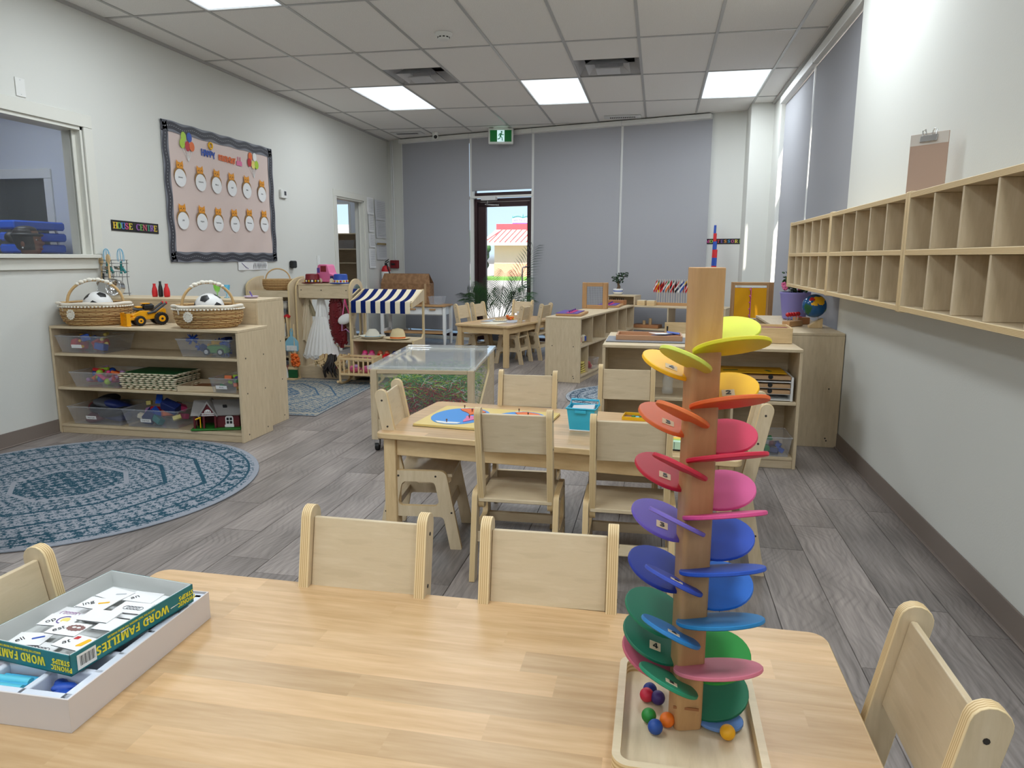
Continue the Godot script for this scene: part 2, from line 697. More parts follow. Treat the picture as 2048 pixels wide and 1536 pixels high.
func make_materials() -> void:
	# room
	var m := mat("wall_paint", c8(216, 216, 210), 0.75, 0.0, 0.35)
	m.normal_enabled = true
	m.normal_texture = relief_tex(noise(0.12, 61, 3), 1.5)
	m.normal_scale = 0.12
	planar(m, Vector3(3, 3, 3), true)
	mat("trim_paint", c8(218, 217, 208), 0.4)
	mat("baseboard", c8(128, 116, 108), 0.55)
	m = mat("ceiling_tile", c8(243, 241, 238), 0.95, 0.0, 0.2)
	m.albedo_texture = noise_tex(noise(0.25, 4, 3), [c8(232, 231, 229), c8(255, 255, 255)], [0.25, 0.6], 256)
	planar(m, Vector3(3, 3, 3), true)
	mat("grid_metal_shaded", c8(176, 175, 173), 0.35)  # white bars, greyed so the colour carries their shade
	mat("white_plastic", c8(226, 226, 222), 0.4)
	mat("white_metal", c8(220, 221, 221), 0.35)
	mat("dark_metal", c8(40, 40, 44), 0.4)
	mat("black", c8(18, 18, 20), 0.45)
	mat("black_cloth", c8(24, 24, 27), 0.9)
	m = mat("steel", c8(190, 190, 190), 0.25, 1.0)
	mat("wire", c8(150, 150, 150), 0.35, 1.0)
	mat("chrome", c8(215, 215, 215), 0.12, 1.0)
	mat("vent_metal", c8(196, 196, 198), 0.4)
	m = mat("blind", c8(172, 172, 176), 0.85, 0.0, 0.2)
	m.albedo_texture = noise_tex(noise(0.5, 8, 1), [c8(238, 238, 238), c8(255, 255, 255)], [0.3, 0.7], 128)
	planar(m, Vector3(6, 6, 6), true)
	m.backlight_enabled = true
	m.backlight = Color(0.26, 0.27, 0.29)
	mat("door_frame", c8(48, 22, 26), 0.4)
	glass("pane", Color(0.95, 0.98, 1.0), 0.02).metallic_specular = 0.25
	glass("acrylic", Color(0.93, 0.96, 0.97), 0.04, 0.03).metallic_specular = 0.3
	glass("lid_acrylic", Color(0.90, 0.93, 0.94), 0.16, 0.05)
	glass("bin_plastic", Color(0.86, 0.88, 0.92), 0.15, 0.10)
	glass("jar_glass", Color(0.9, 0.93, 0.94), 0.2, 0.03)
	glow("panel_glow", Color(0.93, 0.97, 1.0), 1.0)
	glow("exit_green", Color(0.01, 0.30, 0.12), 0.55)
	glow("exit_white", Color(0.85, 0.95, 0.98), 0.55)
	# floor
	var oak := ImageTexture.create_from_image(oak_image(1024, 512))
	for k in 5:
		var tint: float = [1.0, 0.95, 1.04, 0.91, 0.98][k]
		m = mat("oak_%d" % k, Color(tint * 0.98, tint * 0.97, tint * 0.97), 0.42, 0.0, 0.45)
		m.albedo_texture = oak
	mat("plank_joint", c8(52, 47, 45), 0.8)
	# wood
	var birch := noise_tex(noise(0.012, 40, 4, 40.0, 0.006), [c8(210, 197, 170), c8(219, 206, 180), c8(216, 203, 176), c8(223, 211, 187)], [0.2, 0.45, 0.5, 0.8])
	wood_set("birch", birch, Color(0.965, 0.93, 0.885), 0.45)
	var maple := noise_tex(noise(0.009, 44, 4, 60.0, 0.005), [c8(214, 190, 150), c8(224, 200, 160), c8(219, 195, 154), c8(228, 206, 168)], [0.2, 0.44, 0.52, 0.8])
	wood_set("maple", maple, Color(0.98, 0.95, 0.90), 0.45)
	wood_set("alder", maple, c8(216, 186, 158), 0.5)
	wood_set("walnut", maple, c8(170, 120, 90), 0.5)
	m = mat("ply_edge", Color(1, 1, 1), 0.5)
	m.albedo_texture = ImageTexture.create_from_image(layers_image())
	m = mat("birch_edge", c8(216, 193, 148), 0.5)
	m = mat("beech_top", Color(0.95, 0.925, 0.90), 0.36, 0.0, 0.45)
	m.albedo_texture = ImageTexture.create_from_image(beech_image(1024, 512, 11))
	m.uv1_scale = Vector3(1.0 / 1.48, 1.0 / 0.72, 1)
	m.uv1_offset = Vector3(0.5, 0.5, 0)
	mat("screw", c8(70, 66, 62), 0.4, 0.6)
	# rugs
	var names := ["rug_teal", "rug_blue", "rug_dark"]
	for k in 3:
		m = mat(names[k], Color(1, 1, 1), 0.95, 0.0, 0.1)
		m.albedo_texture = ImageTexture.create_from_image(rug_image([1024, 640, 512][k], k))
		m.uv1_scale = [Vector3(0.5, 0.5, 1), Vector3(0.5, 0.5, 1), Vector3(0.5, 0.5, 1)][k]
		m.uv1_offset = Vector3(0.5, 0.5, 0)
	mat("rug_edge", c8(140, 146, 156), 0.95)
	# wicker, cloth, cardboard
	mat("wicker", c8(206, 170, 116), 0.6)
	mat("wicker_dark", c8(168, 126, 78), 0.6)
	mat("linen", c8(224, 214, 198), 0.9)
	mat("lace", c8(236, 230, 216), 0.9)
	m = mat("card", c8(150, 112, 78), 0.85)
	m.albedo_texture = noise_tex(noise(0.06, 12, 3), [c8(225, 222, 218), c8(255, 255, 255)], [0.3, 0.7], 128)
	planar(m, Vector3(2, 2, 2))
	mat("paper", c8(232, 232, 232), 0.8)
	mat("paper_grey", c8(206, 206, 208), 0.8)
	mat("ink", c8(40, 42, 48), 0.8)
	# plain colours
	for e in [["red", 186, 26, 36], ["bright_red", 200, 22, 30], ["dark_red", 120, 14, 24], ["maroon", 96, 16, 26], ["blue", 24, 72, 168], ["navy", 22, 38, 96], ["sky_blue", 70, 172, 214], ["teal", 20, 120, 120],
		["green", 24, 130, 60], ["dark_green", 14, 84, 40], ["lime", 168, 204, 52], ["grass_green", 44, 120, 40], ["yellow", 238, 182, 16], ["pale_yellow", 232, 214, 120], ["orange", 224, 104, 30], ["pink", 220, 112, 156],
		["hot_pink", 214, 60, 120], ["mauve", 176, 130, 176], ["purple", 96, 70, 150], ["lilac", 136, 128, 190], ["white", 232, 232, 230], ["cream", 236, 224, 196], ["grey", 130, 132, 138], ["dark_grey", 66, 68, 74], ["brown", 110, 72, 44],
		["light_grey", 186, 188, 192], ["aqua", 86, 190, 214], ["terracotta", 176, 92, 62], ["skin", 150, 100, 76], ["hair", 30, 22, 20], ["hair_blond", 196, 168, 122]]:
		mat(e[0], c8(e[1], e[2], e[3]), 0.5)
	for e in ["red", "blue", "white", "maroon", "navy", "cream", "pink"]:
		var d := M[e].duplicate() as StandardMaterial3D
		d.roughness = 0.9
		d.metallic_specular = 0.2
		M["cloth_" + e] = d
	glass("green_glass", Color(0.5, 0.85, 0.15), 0.45, 0.08)
	glass("blue_glass", Color(0.3, 0.75, 0.9), 0.45, 0.08)
	m = mat("foliage", c8(40, 78, 34), 0.45)
	m.backlight_enabled = true
	m.backlight = Color(0.10, 0.16, 0.04)
	m = mat("foliage_dark", c8(26, 50, 28), 0.45)
	mat("soil", c8(54, 40, 30), 0.95)
	mat("bark", c8(104, 84, 62), 0.9)
	mat("mirror", c8(235, 238, 240), 0.04, 1.0)


# ---------------------------------------------------------------- camera, sky, lights
func make_camera_and_light() -> void:
	var cam := Camera3D.new()
	cam.name = "camera"
	cam.position = Vector3(0, 1.246, 0)
	cam.rotation = Vector3(deg_to_rad(-10.014), deg_to_rad(11.322), deg_to_rad(0.197))
	cam.fov = 56.25
	cam.near = 0.05
	cam.far = 400.0
	add_child(cam)
	cam.current = true
	var env := Environment.new()
	env.background_mode = Environment.BG_SKY
	var sky_m := ProceduralSkyMaterial.new()
	sky_m.sky_top_color = c8(120, 172, 222)
	sky_m.sky_horizon_color = c8(196, 220, 236)
	sky_m.ground_bottom_color = c8(150, 150, 148)
	sky_m.ground_horizon_color = c8(196, 206, 212)
	sky_m.sky_energy_multiplier = 1.0
	sky_m.sky_curve = 0.25
	sky_m.sky_cover = cloud_tex()
	sky_m.sky_cover_modulate = Color(1, 1, 1, 0.35)
	var sky := Sky.new()
	sky.sky_material = sky_m
	env.sky = sky
	env.background_energy_multiplier = 1.5
	env.tonemap_mode = Environment.TONE_MAPPER_LINEAR
	env.tonemap_exposure = 1.0
	env.sdfgi_enabled = true
	env.ssao_enabled = true
	env.ssil_enabled = true
	var we := WorldEnvironment.new()
	we.name = "world_environment"
	we.environment = env
	add_child(we)
	var sun := DirectionalLight3D.new()
	sun.name = "sun"
	sun.rotation = Vector3(deg_to_rad(-50), deg_to_rad(24), 0)
	sun.light_color = Color(1.0, 0.96, 0.9)
	sun.light_energy = 5.0
	sun.light_angular_distance = 1.5
	sun.shadow_enabled = true
	add_child(sun)


func cloud_tex() -> Texture2D:
	var t := noise_tex(noise(0.006, 70, 5, 20.0, 0.01), [Color(0, 0, 0, 0), Color(0, 0, 0, 0), Color(1, 1, 1, 1)], [0.0, 0.45, 0.85], 512)
	return t


const PANEL_ENERGY := 2.5


func ceiling_light(cx: float, cz: float, label: String) -> void:
	var t := thing("ceiling_light", label, "light", Vector3(cx, HIGH, cz), 0, "flat panel lights in the ceiling grid")
	var w := 0.586
	var l := 1.196
	part(Shape.new().box(M.panel_glow, Vector3(0, 0.012, 0), Vector3(w - 0.01, 0.012, l - 0.01)), "diffuser", t)
	var f := Shape.new()
	for sx in [-1, 1]:
		f.box(M.white_metal, Vector3(sx * w / 2, 0.014, 0), Vector3(0.012, 0.03, l))
		f.box(M.white_metal, Vector3(0, 0.014, sx * l / 2), Vector3(w, 0.03, 0.012))
	f.box(M.white_metal, Vector3(0, 0.034, 0), Vector3(w, 0.01, l))
	part(f, "frame", t)
	var a := AreaLight3D.new()
	a.name = "panel_lamp"
	a.area_size = Vector2(w - 0.03, l - 0.03)
	a.light_color = Color(0.94, 0.975, 1.0)
	a.light_energy = PANEL_ENERGY
	a.area_range = 14.0
	a.area_attenuation = 2.0
	a.shadow_enabled = true
	a.rotation.x = -PI / 2
	a.position.y = 0.002
	t.add_child(a)


# ---------------------------------------------------------------- the room
func plank_mesh(lane: int, tint: int, len: float, wide: float) -> ArrayMesh:
	var sh := Shape.new()
	var m: Material = M["oak_%d" % tint]
	var h := 0.004
	var b := 0.0012
	var w := wide / 2.0 - 0.0006
	var l := len / 2.0 - 0.0006
	var v0 := lane * 0.25 + 0.004
	var v1 := lane * 0.25 + 0.246
	var u1 := len / 1.25
	var p := [Vector3(-w + b, h, -l + b), Vector3(w - b, h, -l + b), Vector3(w - b, h, l - b), Vector3(-w + b, h, l - b)]
	var q := [Vector3(-w, 0, -l), Vector3(w, 0, -l), Vector3(w, 0, l), Vector3(-w, 0, l)]
	var uvs := [Vector2(0, v0), Vector2(0, v1), Vector2(u1, v1), Vector2(u1, v0)]
	var n := [Vector3(-0.3, 1, -0.3), Vector3(0.3, 1, -0.3), Vector3(0.3, 1, 0.3), Vector3(-0.3, 1, 0.3)]
	var upn := Vector3.UP
	sh.tri(m, p[0], p[1], p[2], upn, upn, upn, uvs[0], uvs[1], uvs[2])
	sh.tri(m, p[0], p[2], p[3], upn, upn, upn, uvs[0], uvs[2], uvs[3])
	for k in 4:
		var k1 := (k + 1) % 4
		var out: Vector3 = (q[k] + q[k1]).normalized()
		sh.flat(m, q[k], q[k1], p[k1], out + Vector3.UP, uvs[k], uvs[k1], uvs[k1])
		sh.flat(m, q[k], p[k1], p[k], out + Vector3.UP, uvs[k], uvs[k1], uvs[k])
	return sh.mesh()


func far_z(x: float) -> float:
	return FAR_A.y + (x - FAR_A.x) * FAR_U.y / FAR_U.x


func make_floor() -> void:
	var f := struct_node("floor")
	var base := Shape.new()
	var room := pv([[LEFT - 0.1, 4.1], [RIGHT + 0.15, 4.1], [RIGHT + 0.15, far_z(RIGHT + 0.15) - 0.02], [LEFT - 0.1, far_z(LEFT - 0.1) - 0.02]])
	base.at(Vector3(0, -0.06, 0), Basis(Vector3.RIGHT, PI / 2))
	var flipped := PackedVector2Array()
	for q in room:
		flipped.append(Vector2(q.x, q.y))
	base.prism(M.plank_joint, M.plank_joint, flipped, 0.12)
	part(base, "subfloor", f)
	rng.seed = 11
	var wide := 0.2
	var meshes := {}
	var x := LEFT
	while x < RIGHT:
		var w := minf(wide, RIGHT - x)
		var end := far_z(x + w) + 0.01
		var z := 0.6 - rng.randf() * 1.0
		while z > end:
			var len := minf(1.22, z - end)
			if len > 0.05:
				var lane := rng.randi() % 4
				var tint := rng.randi() % 5
				var key := "%d_%d_%d_%d" % [lane, tint, roundi(len * 100), roundi(w * 100)]
				if not meshes.has(key):
					meshes[key] = plank_mesh(lane, tint, len, w)
				part_of(meshes[key], "plank", f, Transform3D(Basis(Vector3.UP, PI if rng.randf() < 0.5 else 0.0), Vector3(x + w / 2, 0, z - len / 2)))
			z -= len + 0.0001
		x += wide
	# behind the camera
	var back := Shape.new()
	back.slab(M.oak_1, Vector3(LEFT, -0.02, 0.6), Vector3(RIGHT, 0.003, 4.0))
	part(back, "floor_section", f)


func make_ceiling() -> void:
	var c := struct_node("ceiling")
	var roof := Shape.new()  # unseen slab added over the rooms to block sky light
	roof.at(Vector3(0, HIGH + 0.30, 0), Basis(Vector3.RIGHT, PI / 2))
	roof.prism(M.ceiling_tile, M.ceiling_tile, pv([[-8.4, 4.2], [RIGHT + 0.35, 4.2], [RIGHT + 0.35, far_z(RIGHT + 0.35) - 0.1], [LEFT - 0.12, far_z(LEFT - 0.12) - 0.1], [LEFT - 0.12, -11.95], [-8.4, -11.95]]), 0.1)
	part(roof, "sky_block_slab", c)
	var x0 := -3.8806
	var z0 := -5.0542
	var lights := {}
	for row in [3, 0, -3, -6]:
		for col in [1, 4, 7]:
			lights[Vector2i(col, row)] = true
	var vents := [Vector2i(2, 2), Vector2i(5, 2)]
	var tm := {}
	for col in range(-1, 9):
		var xa: float = x0 + col * 0.6096 if col >= 0 else LEFT
		var xb: float = minf(x0 + (col + 1) * 0.6096, RIGHT + 0.03)
		for row in range(-7, 6):
			var za := z0 - (row - 1) * 1.2192
			var zb := za - 1.2192
			if zb > 4.0 or za < far_z(xa) - 0.0:
				continue
			if lights.has(Vector2i(col, row)):
				continue
			var cut := zb
			if vents.has(Vector2i(col, row)):
				cut = zb + 0.6096
			var key := "%d_%d" % [roundi((xb - xa) * 1000), roundi((za - cut) * 1000)]
			if not tm.has(key):
				tm[key] = Shape.new().box(M.ceiling_tile, Vector3(0, 0.012, 0), Vector3(xb - xa - 0.010, 0.02, za - cut - 0.010), 0.002).mesh()
			part_of(tm[key], "ceiling_tile", c, Transform3D(Basis(), Vector3((xa + xb) / 2, HIGH, (za + cut) / 2)))
	# inverted T grid
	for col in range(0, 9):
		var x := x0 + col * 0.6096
		part(Shape.new().slab(M.grid_metal_shaded, Vector3(x - 0.012, HIGH - 0.004, 4.0), Vector3(x + 0.012, HIGH + 0.004, far_z(x) + 0.02), 0.001), "grid_bar", c)
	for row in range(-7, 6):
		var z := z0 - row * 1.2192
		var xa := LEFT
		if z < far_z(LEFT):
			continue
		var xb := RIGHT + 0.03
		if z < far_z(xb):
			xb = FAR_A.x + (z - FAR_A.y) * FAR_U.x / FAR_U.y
		part(Shape.new().slab(M.grid_metal_shaded, Vector3(xa, HIGH - 0.0035, z - 0.012), Vector3(xb, HIGH + 0.0035, z + 0.012), 0.001), "grid_bar", c)
	part(Shape.new().slab(M.grid_metal_shaded, Vector3(LEFT, HIGH - 0.02, 4.0), Vector3(LEFT + 0.02, HIGH + 0.004, far_z(LEFT))), "wall_angle", c)
	part(Shape.new().slab(M.grid_metal_shaded, Vector3(RIGHT, HIGH - 0.02, 4.0), Vector3(RIGHT + 0.03, HIGH + 0.004, far_z(RIGHT))), "wall_angle", c)
	var say := {3: "in the row by the exit sign", 0: "above the toy shelf row", -3: "above the marble tree table", -6: "by the back wall"}
	var side := {1: "on the birthday board side", 4: "in the middle of its row", 7: "on the wall cubby side"}
	for k in lights:
		ceiling_light(x0 + (k.x + 0.5) * 0.6096, z0 - (k.y - 0.5) * 1.2192, "white panel light %s, %s" % [say[k.y], side[k.x]])
	# square air diffusers
	for k in vents.size():
		var cx: float = x0 + (vents[k].x + 0.5) * 0.6096
		var cz: float = z0 - vents[k].y * 1.2192 + 0.3048
		var t := thing("ceiling_vent", ["square stepped air diffuser in the ceiling nearer the birthday board", "square stepped air diffuser in the ceiling nearer the wall cubbies"][k], "vent", Vector3(cx, HIGH, cz), 0, "square ceiling diffusers")
		part(Shape.new().box(M.black, Vector3(0, 0.13, 0), Vector3(0.50, 0.01, 0.50)), "duct_opening", t)
		for ring in 3:
			var o: float = [0.600, 0.40, 0.22][ring]
			var i: float = [0.47, 0.27, 0.0][ring]
			var yo: float = [0.004, -0.012, -0.026][ring]
			var yi: float = [0.10, 0.045, -0.026][ring]
			var sh := Shape.new()
			for s in 4:
				var b := Basis(Vector3.UP, s * PI / 2)
				if ring == 2:
					break
				var a0 := b * Vector3(-o / 2, yo, o / 2)
				var a1 := b * Vector3(o / 2, yo, o / 2)
				var b0 := b * Vector3(-i / 2, yi, i / 2)
				var b1 := b * Vector3(i / 2, yi, i / 2)
				sh.quad(M.vent_metal, a0, a1, b1, b0, Vector3.DOWN)
				sh.quad(M.vent_metal, a0 + Vector3(0, 0.003, 0), a1 + Vector3(0, 0.003, 0), b1 + Vector3(0, 0.003, 0), b0 + Vector3(0, 0.003, 0), Vector3.UP)
			if ring == 2:
				sh.box(M.vent_metal, Vector3(0, yo, 0), Vector3(o, 0.012, o), 0.004)
				for s in [-1, 1]:
					sh.box(M.vent_metal, Vector3(s * 0.09, 0.03, 0), Vector3(0.006, 0.10, 0.006))
			part(sh, ["outer_frame", "cone_ring", "centre_plate"][ring], t)
	# small grilles by the far wall
	for k in 2:
		var p: Vector3 = [Vector3(-3.60, HIGH, -10.27), Vector3(-0.51, HIGH, -9.60)][k]
		var t := thing("ceiling_grille", ["small slotted grille in the ceiling by the white security camera", "small slotted grille in the ceiling right of the exit sign"][k], "vent", p, 0, "small slotted ceiling grilles")
		part(Shape.new().box(M.white_metal, Vector3(0, -0.006, 0), Vector3(0.46, 0.010, 0.20), 0.003), "plate", t)
		for j in 14:
			part(Shape.new().box(M.black, Vector3(-0.15 + j * 0.3 / 13.0, -0.012, 0), Vector3(0.013, 0.004, 0.07)), "slot", t)


func make_walls() -> void:
	var w: Material = M.wall_paint
	var th := 0.12
	# left wall with its window and doorway
	var l := Shape.new()
	var X0 := LEFT - th
	l.slab(w, Vector3(X0, 0, 4.0), Vector3(LEFT, HIGH + 0.25, -2.60))
	l.slab(w, Vector3(X0, 0, -2.60), Vector3(LEFT, 1.228, -4.74))
	l.slab(w, Vector3(X0, 2.165, -2.60), Vector3(LEFT, HIGH + 0.25, -4.74))
	l.slab(w, Vector3(X0, 0, -4.74), Vector3(LEFT, HIGH + 0.25, -8.97))
	l.slab(w, Vector3(X0, 2.02, -8.97), Vector3(LEFT, HIGH + 0.25, -9.885))
	l.slab(w, Vector3(X0, 0, -9.885), Vector3(LEFT, HIGH + 0.25, far_z(LEFT) - 0.1))
	struct_mesh(l, "wall_left")
	# right wall: solid, then the glazed opening, then solid and a column
	var r := Shape.new()
	r.slab(w, Vector3(RIGHT, 0, 4.0), Vector3(RIGHT + 0.25, HIGH + 0.25, -5.22))
	r.slab(w, Vector3(RIGHT, 0, -5.22), Vector3(RIGHT + 0.25, 0.1, -8.55))
	r.slab(w, Vector3(RIGHT + 0.03, 2.93, -5.22), Vector3(RIGHT + 0.25, HIGH + 0.25, -8.55))
	r.slab(w, Vector3(RIGHT + 0.03, 0, -8.55), Vector3(RIGHT + 0.25, HIGH + 0.25, -9.30))
	struct_mesh(r, "wall_right")
	var col := Shape.new()
	col.slab(w, Vector3(0.985, 0, -9.05), Vector3(RIGHT + 0.25, HIGH + 0.25, -9.62), 0.004)
	struct_mesh(col, "column")
	# back wall behind the camera
	struct_mesh(Shape.new().slab(w, Vector3(-8.4, 0, 4.0), Vector3(RIGHT + 0.25, HIGH + 0.25, 4.12)), "wall_back")
	# far wall: solid ends, header and sill; the rest is glazed
	var f := Shape.new()
	f.slab(w, Vector3(-0.40, 0, -0.12), Vector3(0.0, HIGH + 0.25, 0))
	f.slab(w, Vector3(4.63, 0, -0.12), Vector3(5.32, HIGH + 0.25, 0))
	f.slab(w, Vector3(0, 2.93, -0.12), Vector3(4.63, HIGH + 0.25, 0))
	f.slab(M.trim_paint, Vector3(0, 0, -0.12), Vector3(1.24, 0.05, 0.03), 0.003)
	f.slab(M.trim_paint, Vector3(2.205, 0, -0.12), Vector3(4.63, 0.05, 0.03), 0.003)
	struct_mesh(f, "wall_far", far(0, 0), FAR_TURN)
	# baseboards
	var b := Shape.new()
	for s in [[4.0, -4.25], [-5.03, -8.90], [-9.96, -10.86]]:
		b.slab(M.baseboard, Vector3(LEFT, 0.004, s[0]), Vector3(LEFT + 0.008, 0.102, s[1]), 0.002)
		b.slab(M.baseboard, Vector3(LEFT, 0.004, s[0]), Vector3(LEFT + 0.02, 0.012, s[1]), 0.003)
	struct_mesh(b, "baseboard_left")
	b = Shape.new()
	b.slab(M.baseboard, Vector3(RIGHT - 0.008, 0.004, 4.0), Vector3(RIGHT, 0.102, -5.22), 0.002)
	b.slab(M.baseboard, Vector3(RIGHT - 0.02, 0.004, 4.0), Vector3(RIGHT, 0.012, -5.22), 0.003)
	struct_mesh(b, "baseboard_right")
	b = Shape.new()
	b.slab(M.baseboard, Vector3(-0.27, 0.004, 0), Vector3(0.0, 0.10, 0.01), 0.002)
	b.slab(M.baseboard, Vector3(4.63, 0.004, 0), Vector3(5.06, 0.10, 0.01), 0.002)
	struct_mesh(b, "baseboard_far", far(0, 0), FAR_TURN)


func blind(called_label: String, where: Vector3, turn: float, wide: float, top: float, bottom: float, group: String) -> void:
	var t := thing("roller_blind", called_label, "blind", where, turn, group)
	var amp := 0.004
	var f := func(u: float, v: float) -> Vector3:
		return Vector3((u - 0.5) * wide, lerpf(bottom, top, v), amp * sin(u * 9.0 + 1.3) * (1.0 - v) + 0.003 * sin(u * 4.0))
	part(Shape.new().sheet(M.blind, 16, 6, f), "fabric", t)
	part(Shape.new().box(M.blind, Vector3(0, bottom, 0), Vector3(wide, 0.03, 0.012), 0.004), "bottom_bar", t)


func make_windows() -> void:
	# far glazing, in the frame of the far wall
	var n := 1
	for s in [[0.0, 1.22, 0.05], [1.22, 2.215, 2.12], [2.215, 3.495, 0.05], [3.495, 4.63, 0.05]]:
		var o := struct_node("window_%d" % n, far(s[0], 0), FAR_TURN)
		n += 1
		var w: float = s[1] - s[0]
		var fr := Shape.new()
		for e in [0.0, w]:
			fr.slab(M.door_frame, Vector3(e - 0.025, s[2], -0.10), Vector3(e + 0.025, 2.93, -0.02), 0.002)
		fr.slab(M.door_frame, Vector3(0, s[2], -0.10), Vector3(w, s[2] + 0.045, -0.02), 0.002)
		fr.slab(M.door_frame, Vector3(0, 2.88, -0.10), Vector3(w, 2.93, -0.02), 0.002)
		if s[2] < 1.0:
			fr.slab(M.door_frame, Vector3(0, 2.08, -0.10), Vector3(w, 2.12, -0.02), 0.002)
		part(fr, "window_frame", o)
		part(Shape.new().slab(M.pane, Vector3(0.02, s[2] + 0.04, -0.068), Vector3(w - 0.02, 2.89, -0.062)), "pane", o)
	# white strips in the blind gaps, standing in for leaking daylight and side channels
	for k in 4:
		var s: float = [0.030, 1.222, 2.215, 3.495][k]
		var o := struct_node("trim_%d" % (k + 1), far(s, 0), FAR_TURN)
		part(Shape.new().slab(M.white_plastic, Vector3(-0.03, 0.05, -0.02), Vector3(0.03, 2.925, 0.028), 0.003), "white_gap_strip", o)
	# right glazing
	var o5 := struct_node("window_5", Vector3(RIGHT + 0.17, 0, -5.22))
	var fr5 := Shape.new()
	for z in [-0.03, -1.1, -2.2, -3.30]:
		fr5.slab(M.door_frame, Vector3(-0.03, 0.1, z - 0.025), Vector3(0.05, 2.93, z + 0.025), 0.002)
	for y in [0.12, 2.1, 2.9]:
		fr5.slab(M.door_frame, Vector3(-0.03, y - 0.025, -3.33), Vector3(0.05, y + 0.025, 0), 0.002)
	part(fr5, "window_frame", o5)
	for k in 3:
		part(Shape.new().slab(M.pane, Vector3(0.008, 0.12, -0.05 - k * 1.1), Vector3(0.014, 2.9, -1.08 - k * 1.1)), "pane", o5)
	# blinds and their white cassettes
	var z := 0.045
	blind("grey roller blind between the room corner and the exterior door", far(0.615, 0, z), FAR_TURN, 1.165, 2.922, 0.155, "grey roller blinds")
	blind("short grey roller blind hanging above the exterior door", far(1.718, 0, z), FAR_TURN, 0.955, 2.922, 2.20, "grey roller blinds")
	blind("grey roller blind right beside the exterior door's pull handle", far(2.855, 0, z), FAR_TURN, 1.245, 2.922, 0.155, "grey roller blinds")
	blind("grey roller blind behind the small flags by the wall pillar", far(4.077, 0, z), FAR_TURN, 1.135, 2.922, 0.155, "grey roller blinds")
	blind("pale grey side wall blind nearer the wall cubbies", Vector3(RIGHT + 0.055, 0, -6.07), PI / 2, 1.66, 2.858, 0.12, "side wall roller blinds")
	blind("pale grey side wall blind nearer the far column", Vector3(RIGHT + 0.06, 0, -7.70), PI / 2, 1.50, 2.858, 0.12, "side wall roller blinds")
	for k in 2:
		var t := thing("blind_cassette", ["long white blind cassette over the far windows", "long white blind cassette over the side wall blinds"][k], "cassette", far(2.315, 2.955, 0.05) if k == 0 else Vector3(RIGHT + 0.045, 2.90, -6.86), FAR_TURN if k == 0 else PI / 2)
		var len: float = [4.64, 3.24][k]
		part(Shape.new().box(M.white_plastic, Vector3(), Vector3(len, 0.06 if k == 0 else 0.075, 0.09), 0.006), "housing", t)
		for j in ([-1.10, -0.10, 1.18] if k == 0 else [-0.06]):
			part(Shape.new().box(M.light_grey, Vector3(j, 0, 0), Vector3(0.004, 0.062 if k == 0 else 0.078, 0.092)), "joint", t)
	# white bead chain strip between the two side blinds
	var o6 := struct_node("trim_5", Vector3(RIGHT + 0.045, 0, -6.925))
	part(Shape.new().slab(M.white_plastic, Vector3(0, 0.1, -0.012), Vector3(0.02, 2.86, 0.012), 0.002), "white_gap_strip", o6)
	# left interior window: casing, jambs, sill and two sliding panes
	var iw := struct_node("window_6", Vector3(LEFT, 0, 0))
	var zf := -4.735
	var zn := -2.60
	var sh := Shape.new()
	sh.slab(M.trim_paint, Vector3(0, 2.165, zf - 0.085), Vector3(0.016, 2.255, zn + 0.085), 0.003)
	sh.slab(M.trim_paint, Vector3(0, 1.257, zf - 0.085), Vector3(0.016, 2.164, zf), 0.003)
	sh.slab(M.trim_paint, Vector3(0, 1.257, zn), Vector3(0.016, 2.164, zn + 0.085), 0.003)
	part(sh, "casing", iw)
	part(Shape.new().slab(M.trim_paint, Vector3(-0.12, 1.228, zf - 0.02), Vector3(0.05, 1.256, zn + 0.1), 0.004).slab(M.trim_paint, Vector3(0, 1.15, zf - 0.02), Vector3(0.02, 1.228, zn + 0.1), 0.003), "sill", iw)
	sh = Shape.new()
	sh.slab(M.trim_paint, Vector3(-0.16, 2.14, zf), Vector3(0, 2.166, zn), 0.002)
	sh.slab(M.trim_paint, Vector3(-0.16, 1.25, zf), Vector3(0, 2.166, zf + 0.022), 0.002)
	sh.slab(M.trim_paint, Vector3(-0.055, 1.25, zf + 0.02), Vector3(-0.045, 2.15, zf + 0.05), 0.002)
	sh.slab(M.trim_paint, Vector3(-0.085, 1.25, zf + 0.02), Vector3(-0.075, 2.15, zf + 0.04), 0.002)
	part(sh, "jamb", iw)
	part(Shape.new().slab(M.pane, Vector3(-0.068, 1.256, zf + 0.03), Vector3(-0.062, 2.142, zf + 1.1)), "pane", iw)
	part(Shape.new().slab(M.pane, Vector3(-0.098, 1.256, zf + 1.05), Vector3(-0.092, 2.142, zn)), "pane", iw)
	# casing of the doorway in the left wall
	var d := struct_node("door_1", Vector3(LEFT, 0, 0))
	sh = Shape.new()
	sh.slab(M.trim_paint, Vector3(0, 0, -8.97), Vector3(0.016, 2.02, -8.885), 0.003)
	sh.slab(M.trim_paint, Vector3(0, 0, -9.97), Vector3(0.016, 2.02, -9.885), 0.003)
	sh.slab(M.trim_paint, Vector3(0, 2.02, -9.97), Vector3(0.016, 2.105, -8.885), 0.003)
	part(sh, "casing", d)
	sh = Shape.new()
	sh.slab(M.trim_paint, Vector3(-0.13, 0, -8.99), Vector3(0, 2.02, -8.965), 0.002)
	sh.slab(M.trim_paint, Vector3(-0.13, 0, -9.89), Vector3(0, 2.02, -9.865), 0.002)
	sh.slab(M.trim_paint, Vector3(-0.07, 0, -9.87), Vector3(-0.055, 2.02, -9.85), 0.002)
	sh.slab(M.trim_paint, Vector3(-0.13, 2.0, -9.89), Vector3(0, 2.022, -8.965), 0.002)
	part(sh, "jamb", d)
